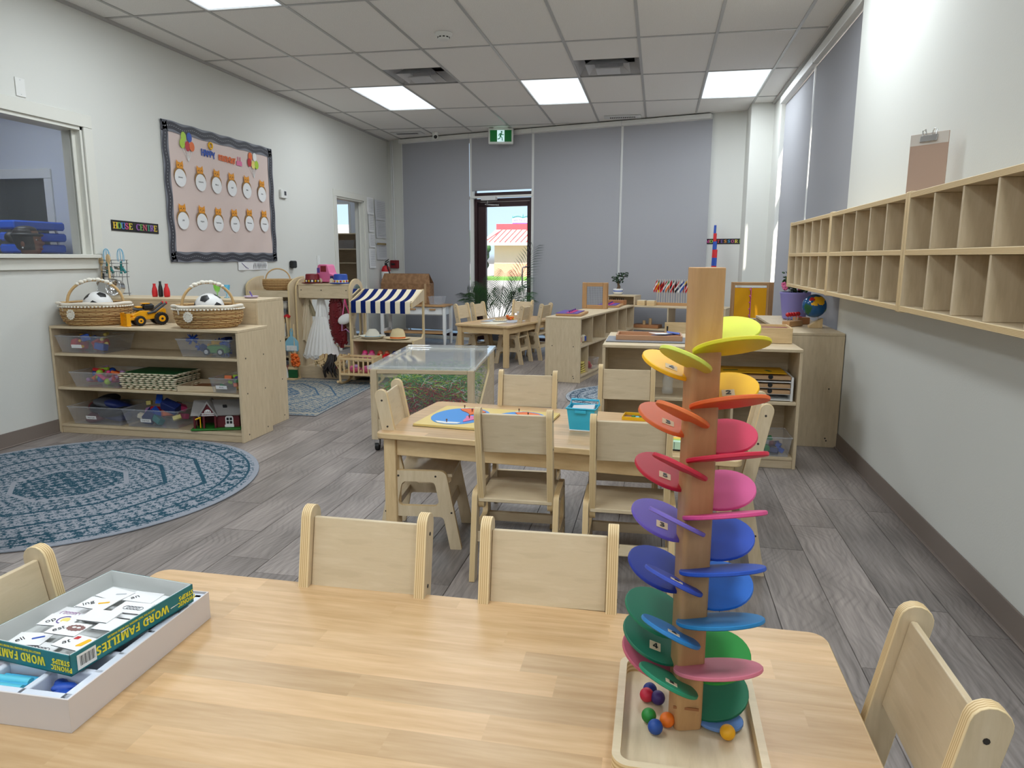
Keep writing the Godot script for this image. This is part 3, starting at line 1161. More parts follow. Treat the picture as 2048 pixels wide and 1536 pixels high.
	# exterior glass door with dark frame, closer and pull handle
	var e := struct_node("door_2", far(1.723, 0, 0), FAR_TURN)
	sh = Shape.new()
	sh.slab(M.door_frame, Vector3(-0.475, 0, -0.10), Vector3(-0.425, 2.078, 0.0), 0.003)
	sh.slab(M.door_frame, Vector3(0.425, 0, -0.10), Vector3(0.475, 2.078, 0.0), 0.003)
	sh.slab(M.door_frame, Vector3(-0.475, 2.035, -0.10), Vector3(0.475, 2.078, 0.0), 0.003)
	part(sh, "door_frame", e)
	sh = Shape.new()
	sh.slab(M.door_frame, Vector3(-0.42, 0.02, -0.07), Vector3(-0.293, 2.03, -0.025), 0.003)
	sh.slab(M.door_frame, Vector3(0.376, 0.02, -0.07), Vector3(0.42, 2.03, -0.025), 0.003)
	sh.slab(M.door_frame, Vector3(-0.42, 1.962, -0.07), Vector3(0.42, 2.03, -0.025), 0.003)
	sh.slab(M.door_frame, Vector3(-0.42, 0.02, -0.07), Vector3(0.42, 0.20, -0.025), 0.003)
	part(sh, "door_leaf", e)
	part(Shape.new().slab(M.pane, Vector3(-0.30, 0.19, -0.052), Vector3(0.38, 1.97, -0.046)), "pane", e)
	sh = Shape.new()
	sh.box(M.white_metal, Vector3(-0.20, 2.075, 0.045), Vector3(0.24, 0.055, 0.07), 0.006)
	part(sh, "door_closer", e)
	sh = Shape.new()
	sh.tube(M.steel, [Vector3(-0.22, 2.04, 0.05), Vector3(-0.22, 2.01, 0.05), Vector3(-0.27, 1.995, 0.03), Vector3(-0.05, 1.985, 0.02)], 0.010, 6)
	part(sh, "closer_arm", e)
	sh = Shape.new()
	sh.tube(M.steel, [Vector3(0.40, 1.11, -0.02), Vector3(0.375, 1.11, 0.03), Vector3(0.345, 1.10, 0.045), Vector3(0.34, 1.07, 0.05), Vector3(0.34, 0.86, 0.05), Vector3(0.345, 0.835, 0.045), Vector3(0.375, 0.825, 0.03), Vector3(0.40, 0.825, -0.02)], 0.011, 8)
	part(sh, "handle", e)
	part(Shape.new().cyl(M.steel, Vector3(0.41, 0.73, -0.03), Vector3(0.41, 0.73, -0.005), 0.016, 0.016, 12), "lock", e)
	# the white lintel bar over the door, bright underneath
	var bar := struct_node("trim_6", far(1.718, 2.135, 0.02), FAR_TURN)
	part(Shape.new().box(M.white_plastic, Vector3(0, -0.035, 0), Vector3(0.99, 0.03, 0.05), 0.003), "door_head", bar)


func make_side_rooms() -> void:
	var m := mat("side_paint", c8(214, 218, 226), 0.7)
	# room behind the interior window
	var s := Shape.new()
	s.slab(m, Vector3(-8.4, 0, -6.20), Vector3(-6.9, 2.9, -6.32))
	s.slab(m, Vector3(-6.9, 2.0, -6.20), Vector3(-5.88, 2.9, -6.32))
	s.slab(m, Vector3(-5.88, 0, -6.20), Vector3(LEFT - 0.12, 2.9, -6.32))
	s.slab(m, Vector3(-6.9, 0, -6.20), Vector3(-5.88, 0.9, -6.32))
	struct_mesh(s, "wall_side_end")
	struct_mesh(Shape.new().slab(m, Vector3(-8.52, 0, 4.1), Vector3(-8.4, 2.9, -12.0)), "wall_side_outer")
	struct_mesh(Shape.new().slab(M.oak_1, Vector3(-8.4, -0.1, 4.0), Vector3(LEFT - 0.02, 0.0, -11.9)), "floor_side")
	struct_mesh(Shape.new().slab(M.ceiling_tile, Vector3(-8.4, 2.9, 4.0), Vector3(LEFT - 0.12, 3.0, -11.9)), "ceiling_side")
	var w := struct_node("window_7", Vector3(-6.39, 0, -6.2))
	var c := Shape.new()
	c.slab(M.white_plastic, Vector3(0.50, 0.901, 0), Vector3(0.585, 1.984, 0.02), 0.004)
	c.slab(M.white_plastic, Vector3(-0.60, 1.985, 0), Vector3(0.585, 2.075, 0.02), 0.004)
	c.slab(M.white_plastic, Vector3(-0.60, 0.82, 0), Vector3(0.585, 0.90, 0.03), 0.004)
	part(c, "casing", w)
	part(Shape.new().slab(M.pane, Vector3(-0.52, 0.9, -0.06), Vector3(0.51, 2.0, -0.054)), "pane", w)
	# the unlit room behind that window
	struct_mesh(Shape.new().slab(m, Vector3(-8.4, 0, -8.2), Vector3(LEFT - 0.12, 2.9, -8.28)), "wall_side_dark")
	# small room behind the doorway: end wall with a window
	s = Shape.new()
	s.slab(m, Vector3(-8.4, 0, -11.7), Vector3(-5.75, 2.9, -11.82))
	s.slab(m, Vector3(-5.16, 0, -11.7), Vector3(LEFT - 0.12, 2.9, -11.82))
	s.slab(m, Vector3(-5.75, 0, -11.7), Vector3(-5.16, 1.55, -11.82))
	s.slab(m, Vector3(-5.75, 2.14, -11.7), Vector3(-5.16, 2.9, -11.82))
	struct_mesh(s, "wall_side_window")
	struct_mesh(Shape.new().slab(w_paint(), Vector3(LEFT - 0.24, 0, far_z(LEFT) - 0.05), Vector3(LEFT - 0.12, 2.95, -11.75)), "wall_side_return")
	w = struct_node("window_8", Vector3(-5.455, 0, -11.7))
	c = Shape.new()
	for sx in [-1, 1]:
		c.slab(M.white_plastic, Vector3(sx * 0.295 - 0.02, 1.55, -0.08), Vector3(sx * 0.295 + 0.02, 2.14, 0.01), 0.003)
	c.slab(M.white_plastic, Vector3(-0.30, 1.53, -0.08), Vector3(0.30, 1.57, 0.02), 0.003)
	c.slab(M.white_plastic, Vector3(-0.30, 2.12, -0.08), Vector3(0.30, 2.16, 0.01), 0.003)
	part(c, "window_frame", w)
	part(Shape.new().slab(M.pane, Vector3(-0.28, 1.56, -0.05), Vector3(0.28, 2.13, -0.044)), "pane", w)
	for k in 2:
		var p: Vector3 = [Vector3(-5.6, 2.9, -4.6), Vector3(-5.2, 2.9, -10.2)][k]  # first lamp is unseen, added to brighten the room behind the window
		var t := thing("ceiling_light", ["added unseen panel light brightening the room behind the interior window", "white ceiling panel light in the store room behind the doorway"][k], "light", p)
		part(Shape.new().box(M.panel_glow, Vector3(0, -0.006, 0), Vector3(0.58, 0.012, 1.18)), "diffuser", t)
		var a := AreaLight3D.new()
		a.name = "panel_lamp"
		a.area_size = Vector2(0.56, 1.16)
		a.light_color = Color(0.92, 0.96, 1.0)
		a.light_energy = PANEL_ENERGY * [0.9, 0.35][k]
		a.area_range = 10.0
		a.area_attenuation = 2.0
		a.shadow_enabled = true
		a.rotation.x = -PI / 2
		a.position.y = -0.014
		t.add_child(a)


func w_paint() -> Material:
	return M.wall_paint


func make_outside() -> void:
	var asphalt := mat("asphalt", c8(150, 148, 146), 0.95)
	struct_mesh(Shape.new().slab(asphalt, Vector3(-90, -0.15, -41), Vector3(60, -0.08, 4.0)), "ground_asphalt")
	struct_mesh(Shape.new().slab(mat("concrete", c8(196, 192, 184), 0.9), Vector3(-12, -0.10, -14.5), Vector3(8, -0.03, -9.0)), "pavement_outside")
	struct_mesh(Shape.new().slab(mat("lawn", c8(96, 140, 60), 0.95), Vector3(-90, -0.15, -44.5), Vector3(60, 0.06, -41)), "lawn")
	struct_mesh(Shape.new().slab(asphalt, Vector3(-150, -0.2, -140), Vector3(150, -0.10, -44.5)), "ground_far")
	var t := thing("restaurant_building", "low pale building with a red ribbed metal roof outside the door", "building", Vector3(-10.0, 0, -46))
	var wall := mat("facade", c8(236, 206, 186), 0.85)
	var red := mat("roof_red", c8(206, 66, 76), 0.5)
	part(Shape.new().slab(wall, Vector3(-0.4, 0, 0), Vector3(24, 2.05, -9)), "wall", t)
	part(Shape.new().slab(mat("facade_base", c8(196, 140, 116), 0.85), Vector3(-0.42, 0, 0.02), Vector3(24, 0.85, 0.0)), "plinth", t)
	part(Shape.new().slab(M.white, Vector3(-1.1, 1.98, 0.85), Vector3(24.6, 2.16, 0.75)), "fascia", t)
	part(Shape.new().slab(red, Vector3(-0.35, 2.9, -0.35), Vector3(24, 3.35, -8.6)), "parapet", t)
	var sl := Shape.new()
	sl.quad(M.cream, Vector3(-1.1, 2.14, 0.85), Vector3(24.6, 2.14, 0.85), Vector3(24, 2.98, -0.30), Vector3(-0.38, 2.98, -0.30), Vector3(0, 1, 1))
	sl.quad(M.cream, Vector3(-1.1, 2.14, 0.85), Vector3(-0.38, 2.98, -0.30), Vector3(-0.38, 2.98, -8.6), Vector3(-1.1, 2.14, -9.4), Vector3(-1, 1, 0))
	part(sl, "roof_slope", t)
	for k in 40:
		var x := -0.9 + k * 0.34
		var xt := -0.36 + (k - 1.2) * 0.34
		if xt < -0.4:
			xt = -0.36
		part(Shape.new().tube(red, [Vector3(x, 2.17, 0.85), Vector3(maxf(xt + 0.42, -0.36), 3.0, -0.30)], 0.045, 4), "roof_rib", t)
	part(Shape.new().slab(mat("dark_glass", c8(120, 170, 176), 0.1), Vector3(1.9, 0.9, 0.03), Vector3(4.6, 1.92, -0.02)), "window", t)
	part(Shape.new().slab(M.white, Vector3(3.2, 0.9, 0.06), Vector3(3.28, 1.92, 0.0)), "window_post", t)
	# sign on a frame behind the roof
	var s := thing("roof_sign", "white sign with blue lettering and green scrollwork above the red roof", "sign", Vector3(-9.55, 0, -48))
	part(Shape.new().box(M.white, Vector3(0.65, 3.64, 0), Vector3(1.45, 0.30, 0.1), 0.01), "board", s)
	part(Shape.new().slab(M.purple, Vector3(-0.05, 3.40, 0.06), Vector3(1.35, 3.48, -0.04)), "band", s)
	var sc := Shape.new()
	for k in 3:
		var cx: float = [-0.05, 0.65, 1.35][k]
		var hh: float = [0.12, 0.26, 0.12][k]
		sc.cyl(M.teal, Vector3(cx, 3.78, 0), Vector3(cx, 3.85 + hh, 0), 0.05, 0.0, 8)
	var arc := []
	for k in 13:
		var u := k / 12.0
		arc.append(Vector3(-0.05 + 1.4 * u, 3.82 + 0.10 * absf(sin(u * TAU)), 0))
	sc.tube(M.teal, arc, 0.03, 5)
	part(sc, "scrollwork", s)
	part(Shape.new().slab(M.dark_grey, Vector3(0.2, 2.4, -0.05), Vector3(0.26, 3.5, -0.11)).slab(M.dark_grey, Vector3(1.0, 2.4, -0.05), Vector3(1.06, 3.5, -0.11)), "post", s)
	part_of(text_mesh("HERITAGE LANE", M.blue, 0.13), "lettering", s, Transform3D(Basis(), Vector3(0.65, 3.64, 0.06)))
	# trees and bushes across the road
	rng.seed = 5
	for k in 3:
		var p: Vector3 = [Vector3(-13.4, 0, -52), Vector3(-4.6, 0, -60), Vector3(-11.6, 0, -47.5)][k]
		var h: float = [3.2, 6.0, 1.3][k]
		var tr := thing(["tree", "tree", "bush"][k], ["green leafy tree left of the red roofed building", "tall thin tree rising behind the red roof", "round bush at the corner of the red roofed building"][k], ["tree", "tree", "bush"][k], p)
		if k < 2:
			part(Shape.new().cyl(M.bark, Vector3(), Vector3(0, h * 0.6, 0), 0.15, 0.08, 8), "trunk", tr)
		var cr := Shape.new()
		for j in 14:
			var q := Vector3(rng.randf_range(-1, 1), rng.randf_range(0.35, 1.0), rng.randf_range(-1, 1))
			cr.ball(M.foliage, Vector3(q.x * h * 0.3, q.y * h * 0.95, q.z * h * 0.3), Vector3.ONE * h * rng.randf_range(0.12, 0.2), 7, 5)
		part(cr, "crown", tr)
	# buildings seen through the store room window
	var b := thing("brick_building", "orange brick building with grey roofs outside the store room window", "building", Vector3(-20.2, 0, -52))
	part(Shape.new().slab(M.terracotta, Vector3(-5, 0, 0), Vector3(2.0, 2.9, -6)), "wall", b)
	part(Shape.new().slab(M.light_grey, Vector3(-5.3, 2.9, 0.2), Vector3(2.2, 3.6, -6)), "roof", b)


# ---------------------------------------------------------------- chairs and tables
func make_chair(label: String) -> Node3D:
	var t := thing("wooden_chair", label, "chair")
	var face: Material = M.birch_y
	var edge: Material = M.ply_edge
	var hw := 0.17           # half the outer width
	for s in [-1.0, 1.0]:
		# A-shaped side frame with a rounded window between rail and crossbar
		var out := rounded([[-0.185, 0.0, 0.004], [-0.135, 0.0, 0.004], [-0.107, 0.145, 0.02], [0.107, 0.145, 0.02], [0.135, 0.0, 0.004], [0.185, 0.0, 0.004], [0.118, 0.348, 0.03], [-0.118, 0.348, 0.03]])
		var hole := rounded([[-0.092, 0.192, 0.022], [0.092, 0.192, 0.022], [0.070, 0.300, 0.022], [-0.070, 0.300, 0.022]])
		var poly := cut(out, hole)
		var sh := Shape.new()
		sh.at(Vector3(s * (hw - 0.0115), 0, 0), Basis(Vector3(0, 0, 1), Vector3(0, 1, 0), Vector3(-1, 0, 0)))
		sh.prism(face, edge, poly, 0.021, 0.0)
		var fr := part(sh, "side_frame", t)
		for q in [[-0.085, 0.325], [0.075, 0.325], [-0.142, 0.165], [0.142, 0.165]]:
			var bs := Shape.new()
			bs.cyl(M.screw, Vector3(s * (hw - 0.002), q[1], q[0]), Vector3(s * (hw + 0.0005), q[1], q[0]), 0.0045, 0.0045, 8)
			part(bs, "bolt", fr)
		# back post, inside the frame, leaning back
		var p0 := Vector2(-0.082, 0.275)
		var p1 := Vector2(-0.163, 0.690)
		var dir := (p1 - p0).normalized()
		var nor := Vector2(-dir.y, dir.x)
		var half := 0.0265
		var post := PackedVector2Array()
		for k in 9:
			var a := PI * k / 8.0
			post.append(p1 - dir * half + nor.rotated(-a) * half)
		for k in 9:
			var a := PI + PI * k / 8.0
			post.append(p0 + dir * half + nor.rotated(-a) * half)
		sh = Shape.new()
		sh.at(Vector3(s * (hw - 0.0235 - 0.0115), 0, 0), Basis(Vector3(0, 0, 1), Vector3(0, 1, 0), Vector3(-1, 0, 0)))
		sh.prism(face, edge, post, 0.023, 0.0015)
		var po := part(sh, "back_post", t)
		for f in [0.62, 0.89]:
			var q := p0.lerp(p1, f)
			var bs := Shape.new()
			bs.cyl(M.screw, Vector3(s * (hw - 0.024), q.y, q.x), Vector3(s * (hw - 0.0225), q.y, q.x), 0.0045, 0.0045, 8)
			part(bs, "bolt", po)
	var wi := 2.0 * (hw - 0.0235 - 0.023)
	# backrest tilted like the posts
	var ang := atan2(0.081, 0.415)
	var b := Shape.new()
	b.box(M.birch_x, Vector3(0, 0.588, -0.139), Vector3(wi, 0.158, 0.013), 0.003, Basis(Vector3.RIGHT, -ang))
	part(b, "backrest", t)
	b = Shape.new()
	b.box(M.birch_x, Vector3(0, 0.318, 0.012), Vector3(wi + 0.04, 0.016, 0.262), 0.003, Basis(Vector3.RIGHT, -0.03))
	part(b, "seat", t)
	for z in [-0.118, 0.118]:
		b = Shape.new()
		b.box(M.birch_x, Vector3(0, 0.165, z), Vector3(2 * (hw - 0.022), 0.042, 0.016), 0.002, Basis(Vector3.RIGHT, 0.19 * signf(-z)))
		part(b, "stretcher", t)
	return t


# a polygon with a hole joined to it by a hairline cut
func cut(out: PackedVector2Array, hole: PackedVector2Array) -> PackedVector2Array:
	var bi := 0
	var bj := 0
	var best := 1e9
	for i in out.size():
		for j in hole.size():
			var d := out[i].distance_to(hole[j])
			if d < best:
				best = d
				bi = i
				bj = j
	var rev := hole.duplicate()
	if Geometry2D.is_polygon_clockwise(out) == Geometry2D.is_polygon_clockwise(hole):
		rev.reverse()
		bj = hole.size() - 1 - bj
	var res := PackedVector2Array()
	for i in bi + 1:
		res.append(out[i])
	for j in rev.size() + 1:
		res.append(rev[(bj + j) % rev.size()])
	var eps := (out[bi] - rev[bj]).normalized().orthogonal() * 0.00003
	res.append(out[bi] + eps)
	for i in range(bi + 1, out.size()):
		res.append(out[i])
	return res


func make_table(label: String, where: Vector3, turn: float, high: float) -> Node3D:
	var t := thing("wooden_table", label, "table", where, turn, "low beech tables")
	var w := 1.475
	var d := 0.705
	var sh := Shape.new()
	sh.at(Vector3(0, high - 0.013, 0), Basis(Vector3.RIGHT, PI / 2))
	sh.prism(M.beech_top, M.maple_x, rect(w, d, 0.035, 0, 0, 7), 0.026, 0.005)
	part(sh, "table_top", t)
	for sx in [-1, 1]:
		for sz in [-1, 1]:
			part(Shape.new().box(M.maple_y, Vector3(sx * (w / 2 - 0.055), (high - 0.026) / 2, sz * (d / 2 - 0.055)), Vector3(0.056, high - 0.026, 0.056), 0.005), "leg", t)
	for sz in [-1, 1]:
		part(Shape.new().box(M.maple_x, Vector3(0, high - 0.064, sz * (d / 2 - 0.05)), Vector3(w - 0.166, 0.076, 0.02), 0.002), "apron", t)
		part(Shape.new().box(M.maple_z, Vector3(sz * (w / 2 - 0.05), high - 0.064, 0), Vector3(0.02, 0.076, d - 0.166), 0.002), "apron", t)
	return t


func make_seating() -> void:
	make_table("big beech table carrying the rainbow marble tree and the word game box", Vector3(-0.387, 0.004, -1.0525), 0.0, 0.516)
	make_table("beech table with the round continent puzzle and the blue pail", Vector3(-0.376, 0.004, -3.045), -0.0905, 0.516)
	make_table("beech table far back by the glass door and palm", Vector3(-1.758, 0.004, -8.64), FAR_TURN + PI / 2, 0.482)
	var c := make_chair("plywood chair with its back to the puzzle table, on the word game side")
	var g := "pale plywood children's chairs"
	c.set_meta("group", g)
	c.position = Vector3(-0.615, 0.004, -1.275)
	var y := 0.004
	for e in [
		[-0.20, -1.285, 0.035, "pale plywood chair backing onto the puzzle table, just behind the rainbow marble tree"],
		[-1.00, -0.975, PI / 2, "pale plywood chair at the end of the table next to the word game box"],
		[0.273, -1.06, -PI / 2, "pale plywood chair at the end of the marble tree table beside the cubby wall"],
		[-0.51, -2.715, PI + 0.03, "plywood chair pushed under the puzzle table in front of the round continent puzzle"],
		[-0.075, -2.685, PI + 0.02, "plywood chair at the puzzle table between the blue pail and the marble tree"],
		[-0.605, -3.315, 0.05, "plywood chair across the puzzle table with its back to the tank of tinsel grass"],
		[-0.135, -3.60, 0.03, "plywood chair across the puzzle table with its back to the low shelf of trays"],
		[-0.986, -2.97, deg_to_rad(96.5), "plywood chair at the end of the puzzle table beside the clear sensory tank"],
		[0.28, -2.99, deg_to_rad(-92.6), "plywood chair at the end of the puzzle table beside the bin of building bricks"],
		[-1.656, -8.375, FAR_TURN - PI / 2 + 0.08, "plywood chair at the far table, first on the side of the long shelf"],
		[-1.476, -8.77, FAR_TURN - PI / 2, "plywood chair at the far table, second on the side of the long shelf"],
		[-2.17, -8.41, FAR_TURN + PI / 2, "plywood chair at the far table, first on the side of the white buffet"],
		[-2.05, -8.74, FAR_TURN + PI / 2, "plywood chair at the far table, second on the side of the white buffet"],
		[-1.774, -9.24, FAR_TURN, "plywood chair at the head of the far table in front of the glass door"]]:
		copy(c, Vector3(e[0], y, e[1]), e[2], e[3], g)


# ---------------------------------------------------------------- shelf units
# open front towards local +z; rows = heights of the shelves' upper faces; bays = x positions of upright dividers per row
func shelf_unit(label: String, where: Vector3, turn: float, w: float, h: float, d: float, rows: Array, bays := [], called := "shelf_unit", back := true) -> Node3D:
	var t := thing(called, label, "shelf", where, turn)
	var th := 0.019
	for s in [-1, 1]:
		var pn := part(Shape.new().box(M.birch_y, Vector3(s * (w / 2 - th / 2), (h - th) / 2, 0), Vector3(th, h - th, d), 0.002), "side_panel", t)
		for q in [[-0.32, 0.05], [0.32, 0.05], [-0.3, rows[1]], [0.3, rows[1]], [-0.3, rows[0]], [0.3, rows[0]]] if rows.size() > 1 else [[-0.3, 0.05], [0.3, 0.05]]:
			var sc := Shape.new()
			sc.cyl(M.screw, Vector3(s * (w / 2 - 0.001), float(q[1]) - 0.005, q[0] * d), Vector3(s * (w / 2 + 0.001), float(q[1]) - 0.005, q[0] * d), 0.0055, 0.0055, 8)
			part(sc, "screw", pn)
	part(Shape.new().box(M.birch_x, Vector3(0, h - th / 2, 0), Vector3(w, th, d), 0.003), "top", t)
	for y in rows:
		part(Shape.new().box(M.birch_x, Vector3(0, float(y) - th / 2, 0.004), Vector3(w - 2 * th, th, d - 0.012), 0.003), "shelf", t)
	if back:
		part(Shape.new().box(M.birch_x, Vector3(0, h / 2, -d / 2 + 0.006), Vector3(w - 2 * th, h - 2 * th, 0.010)), "back_panel", t)
	part(Shape.new().box(M.birch_x, Vector3(0, (float(rows[-1]) - th) / 2, d / 2 - 0.02), Vector3(w - 2 * th, float(rows[-1]) - th, 0.018), 0.002), "kick_board", t)
	for k in bays.size():
		for x in bays[k]:
			var y1: float = h - th if k == 0 else float(rows[k - 1]) - th
			var y0: float = rows[k]
			part(Shape.new().box(M.birch_y, Vector3(x, (y0 + y1) / 2, 0.002), Vector3(0.016, y1 - y0, d - 0.02), 0.002), "divider", t)
	return t


func make_shelves() -> void:
	shelf_unit("pale shelf unit under the soccer ball baskets and toy loader, holding clear toy bins", Vector3(-3.412, 0.004, -4.4395), 0, 1.448, 0.762, 0.375, [0.572, 0.332, 0.066])
	shelf_unit("taller pale counter shelf carrying the toy bottles and pot rack, showing its back", Vector3(-3.448, 0.004, -4.822), PI, 1.366, 0.938, 0.36, [0.62, 0.33, 0.066])
	shelf_unit("pale shelf unit with puzzle trays facing the puzzle table", Vector3(0.265, 0.004, -4.5675), 0, 1.16, 0.72, 0.375, [0.405, 0.07], [[], [0.20]])
	shelf_unit("pale shelf unit back to back with the puzzle tray shelf", Vector3(0.245, 0.004, -4.95), PI, 1.12, 0.72, 0.375, [0.42, 0.07])
	shelf_unit("pale low cabinet against the wall under the globe and purple planter", Vector3(1.018, 0.004, -5.69), -PI / 2, 1.448, 0.762, 0.375, [0.40, 0.066])
	shelf_unit("long pale divided shelf reaching from the far wall towards the tables", far(3.775, 0.004, 1.69), FAR_TURN + PI / 2 + 0.06, 2.18, 0.655, 0.375, [0.37, 0.07], [[-0.66, -0.18, 0.34, 0.75], [-0.80, -0.2, 0.4]])
	shelf_unit("pale shelf under the blinds carrying the row of small flags", far(4.34, 0.004, 0.39), FAR_TURN, 1.36, 0.645, 0.375, [0.36, 0.07], [[-0.02], [0.1]], "shelf_unit", false)
	shelf_unit("pale shelf end standing at the edge of the round rug", Vector3(-3.37, 0.004, -2.08), PI, 1.448, 0.61, 0.375, [0.33, 0.066])


# one hung cubby unit: local x along its length, front towards +z
func cubby(label: String, zc: float) -> void:
	var len := 1.296
	var h := 0.462
	var d := 0.255
	var t := thing("wall_cubby", label, "cubby", Vector3(RIGHT - 0.003 - d / 2, 1.038, zc), -PI / 2, "wall hung cubby units")
	var th := 0.022
	for s in [-1, 1]:
		var poly := rect(d + 0.004, h + 0.01, 0.006)
		var sh := Shape.new()
		sh.at(Vector3(s * (len / 2 - th / 2), h / 2, 0), Basis(Vector3(0, 0, 1), Vector3(0, 1, 0), Vector3(-1, 0, 0)))
		sh.prism(M.birch_y, M.ply_edge, poly, th, 0.002)
		part(sh, "end_panel", t)
	for y in [th / 2, h / 2, h - th / 2]:
		var sh := Shape.new()
		sh.at(Vector3(0, y, 0), Basis(Vector3.RIGHT, PI / 2))
		sh.prism(M.birch_x, M.ply_edge, rect(len - 2 * th, d, 0.0), th, 0.002)
		part(sh, "shelf", t)
	part(Shape.new().box(M.birch_x, Vector3(0, h / 2, -d / 2 + 0.005), Vector3(len - 2 * th, h - 0.02, 0.009)), "back_panel", t)
	var w := (len - 2 * th) / 5.0
	for k in 4:
		var x := -len / 2 + th + w * (k + 1)
		for y in [[th, h / 2 - th / 2], [h / 2 + th / 2, h - th]]:
			part(Shape.new().box(M.birch_y, Vector3(x, (y[0] + y[1]) / 2, 0.0), Vector3(0.014, y[1] - y[0], d - 0.006), 0.002), "divider", t)
	for k in 5:
		var x := -len / 2 + th + w * (k + 0.5)
		for y in [0.075, 0.40]:
			part(Shape.new().cyl(M.screw, Vector3(x + 0.03, y, -d / 2 + 0.009), Vector3(x + 0.03, y, -d / 2 + 0.013), 0.010, 0.010, 10).cyl(M.black, Vector3(x + 0.03, y, -d / 2 + 0.012), Vector3(x + 0.03, y, -d / 2 + 0.0145), 0.005, 0.005, 6), "wall_bolt", t)


func make_cubbies() -> void:
	cubby("ten hole plywood wall cubby nearest the purple planter and side blinds", -5.105)
	cubby("ten hole plywood wall cubby in the middle with the clipboard beside it", -3.803)
	cubby("ten hole plywood wall cubby above the end chair of the marble tree table", -2.501)


func rug(called: String, label: String, where: Vector3, turn: float, poly: PackedVector2Array, m: Material) -> void:
	var sh := Shape.new()
	sh.at(Vector3(0, 0.004, 0), Basis(Vector3.RIGHT, PI / 2))
	sh.prism(m, M.rug_edge, poly, 0.007, 0.002)
	solo(sh, called, label, "rug", where, turn)


func make_rugs() -> void:
	var sc := func(poly: PackedVector2Array, k: float) -> PackedVector2Array: return poly
	M.rug_teal.uv1_scale = Vector3(0.5 / 0.985, 0.5 / 0.985, 1)
	rug("round_rug", "round teal and grey oriental rug before the toy shelf", Vector3(-3.135, 0.005, -3.255), 0.2, oval(0.985, 0.985, 0, 0, 72), M.rug_teal)
	M.rug_blue.uv1_scale = Vector3(1.0 / 1.5, 1.0 / 1.5, 1)
	rug("oblong_rug", "blue and cream oblong rug before the dress-up rack", Vector3(-3.37, 0.005, -5.90), 0.05, rect(1.46, 1.64, 0.01), M.rug_blue)
	M.rug_dark.uv1_scale = Vector3(0.5 / 0.66, 0.5 / 0.66, 1)
	rug("small_round_rug", "round dark blue and white rug before the long divided shelf", Vector3(-0.12, 0.005, -6.42), 0.1, oval(0.66, 0.66, 0, 0, 48), M.rug_dark)


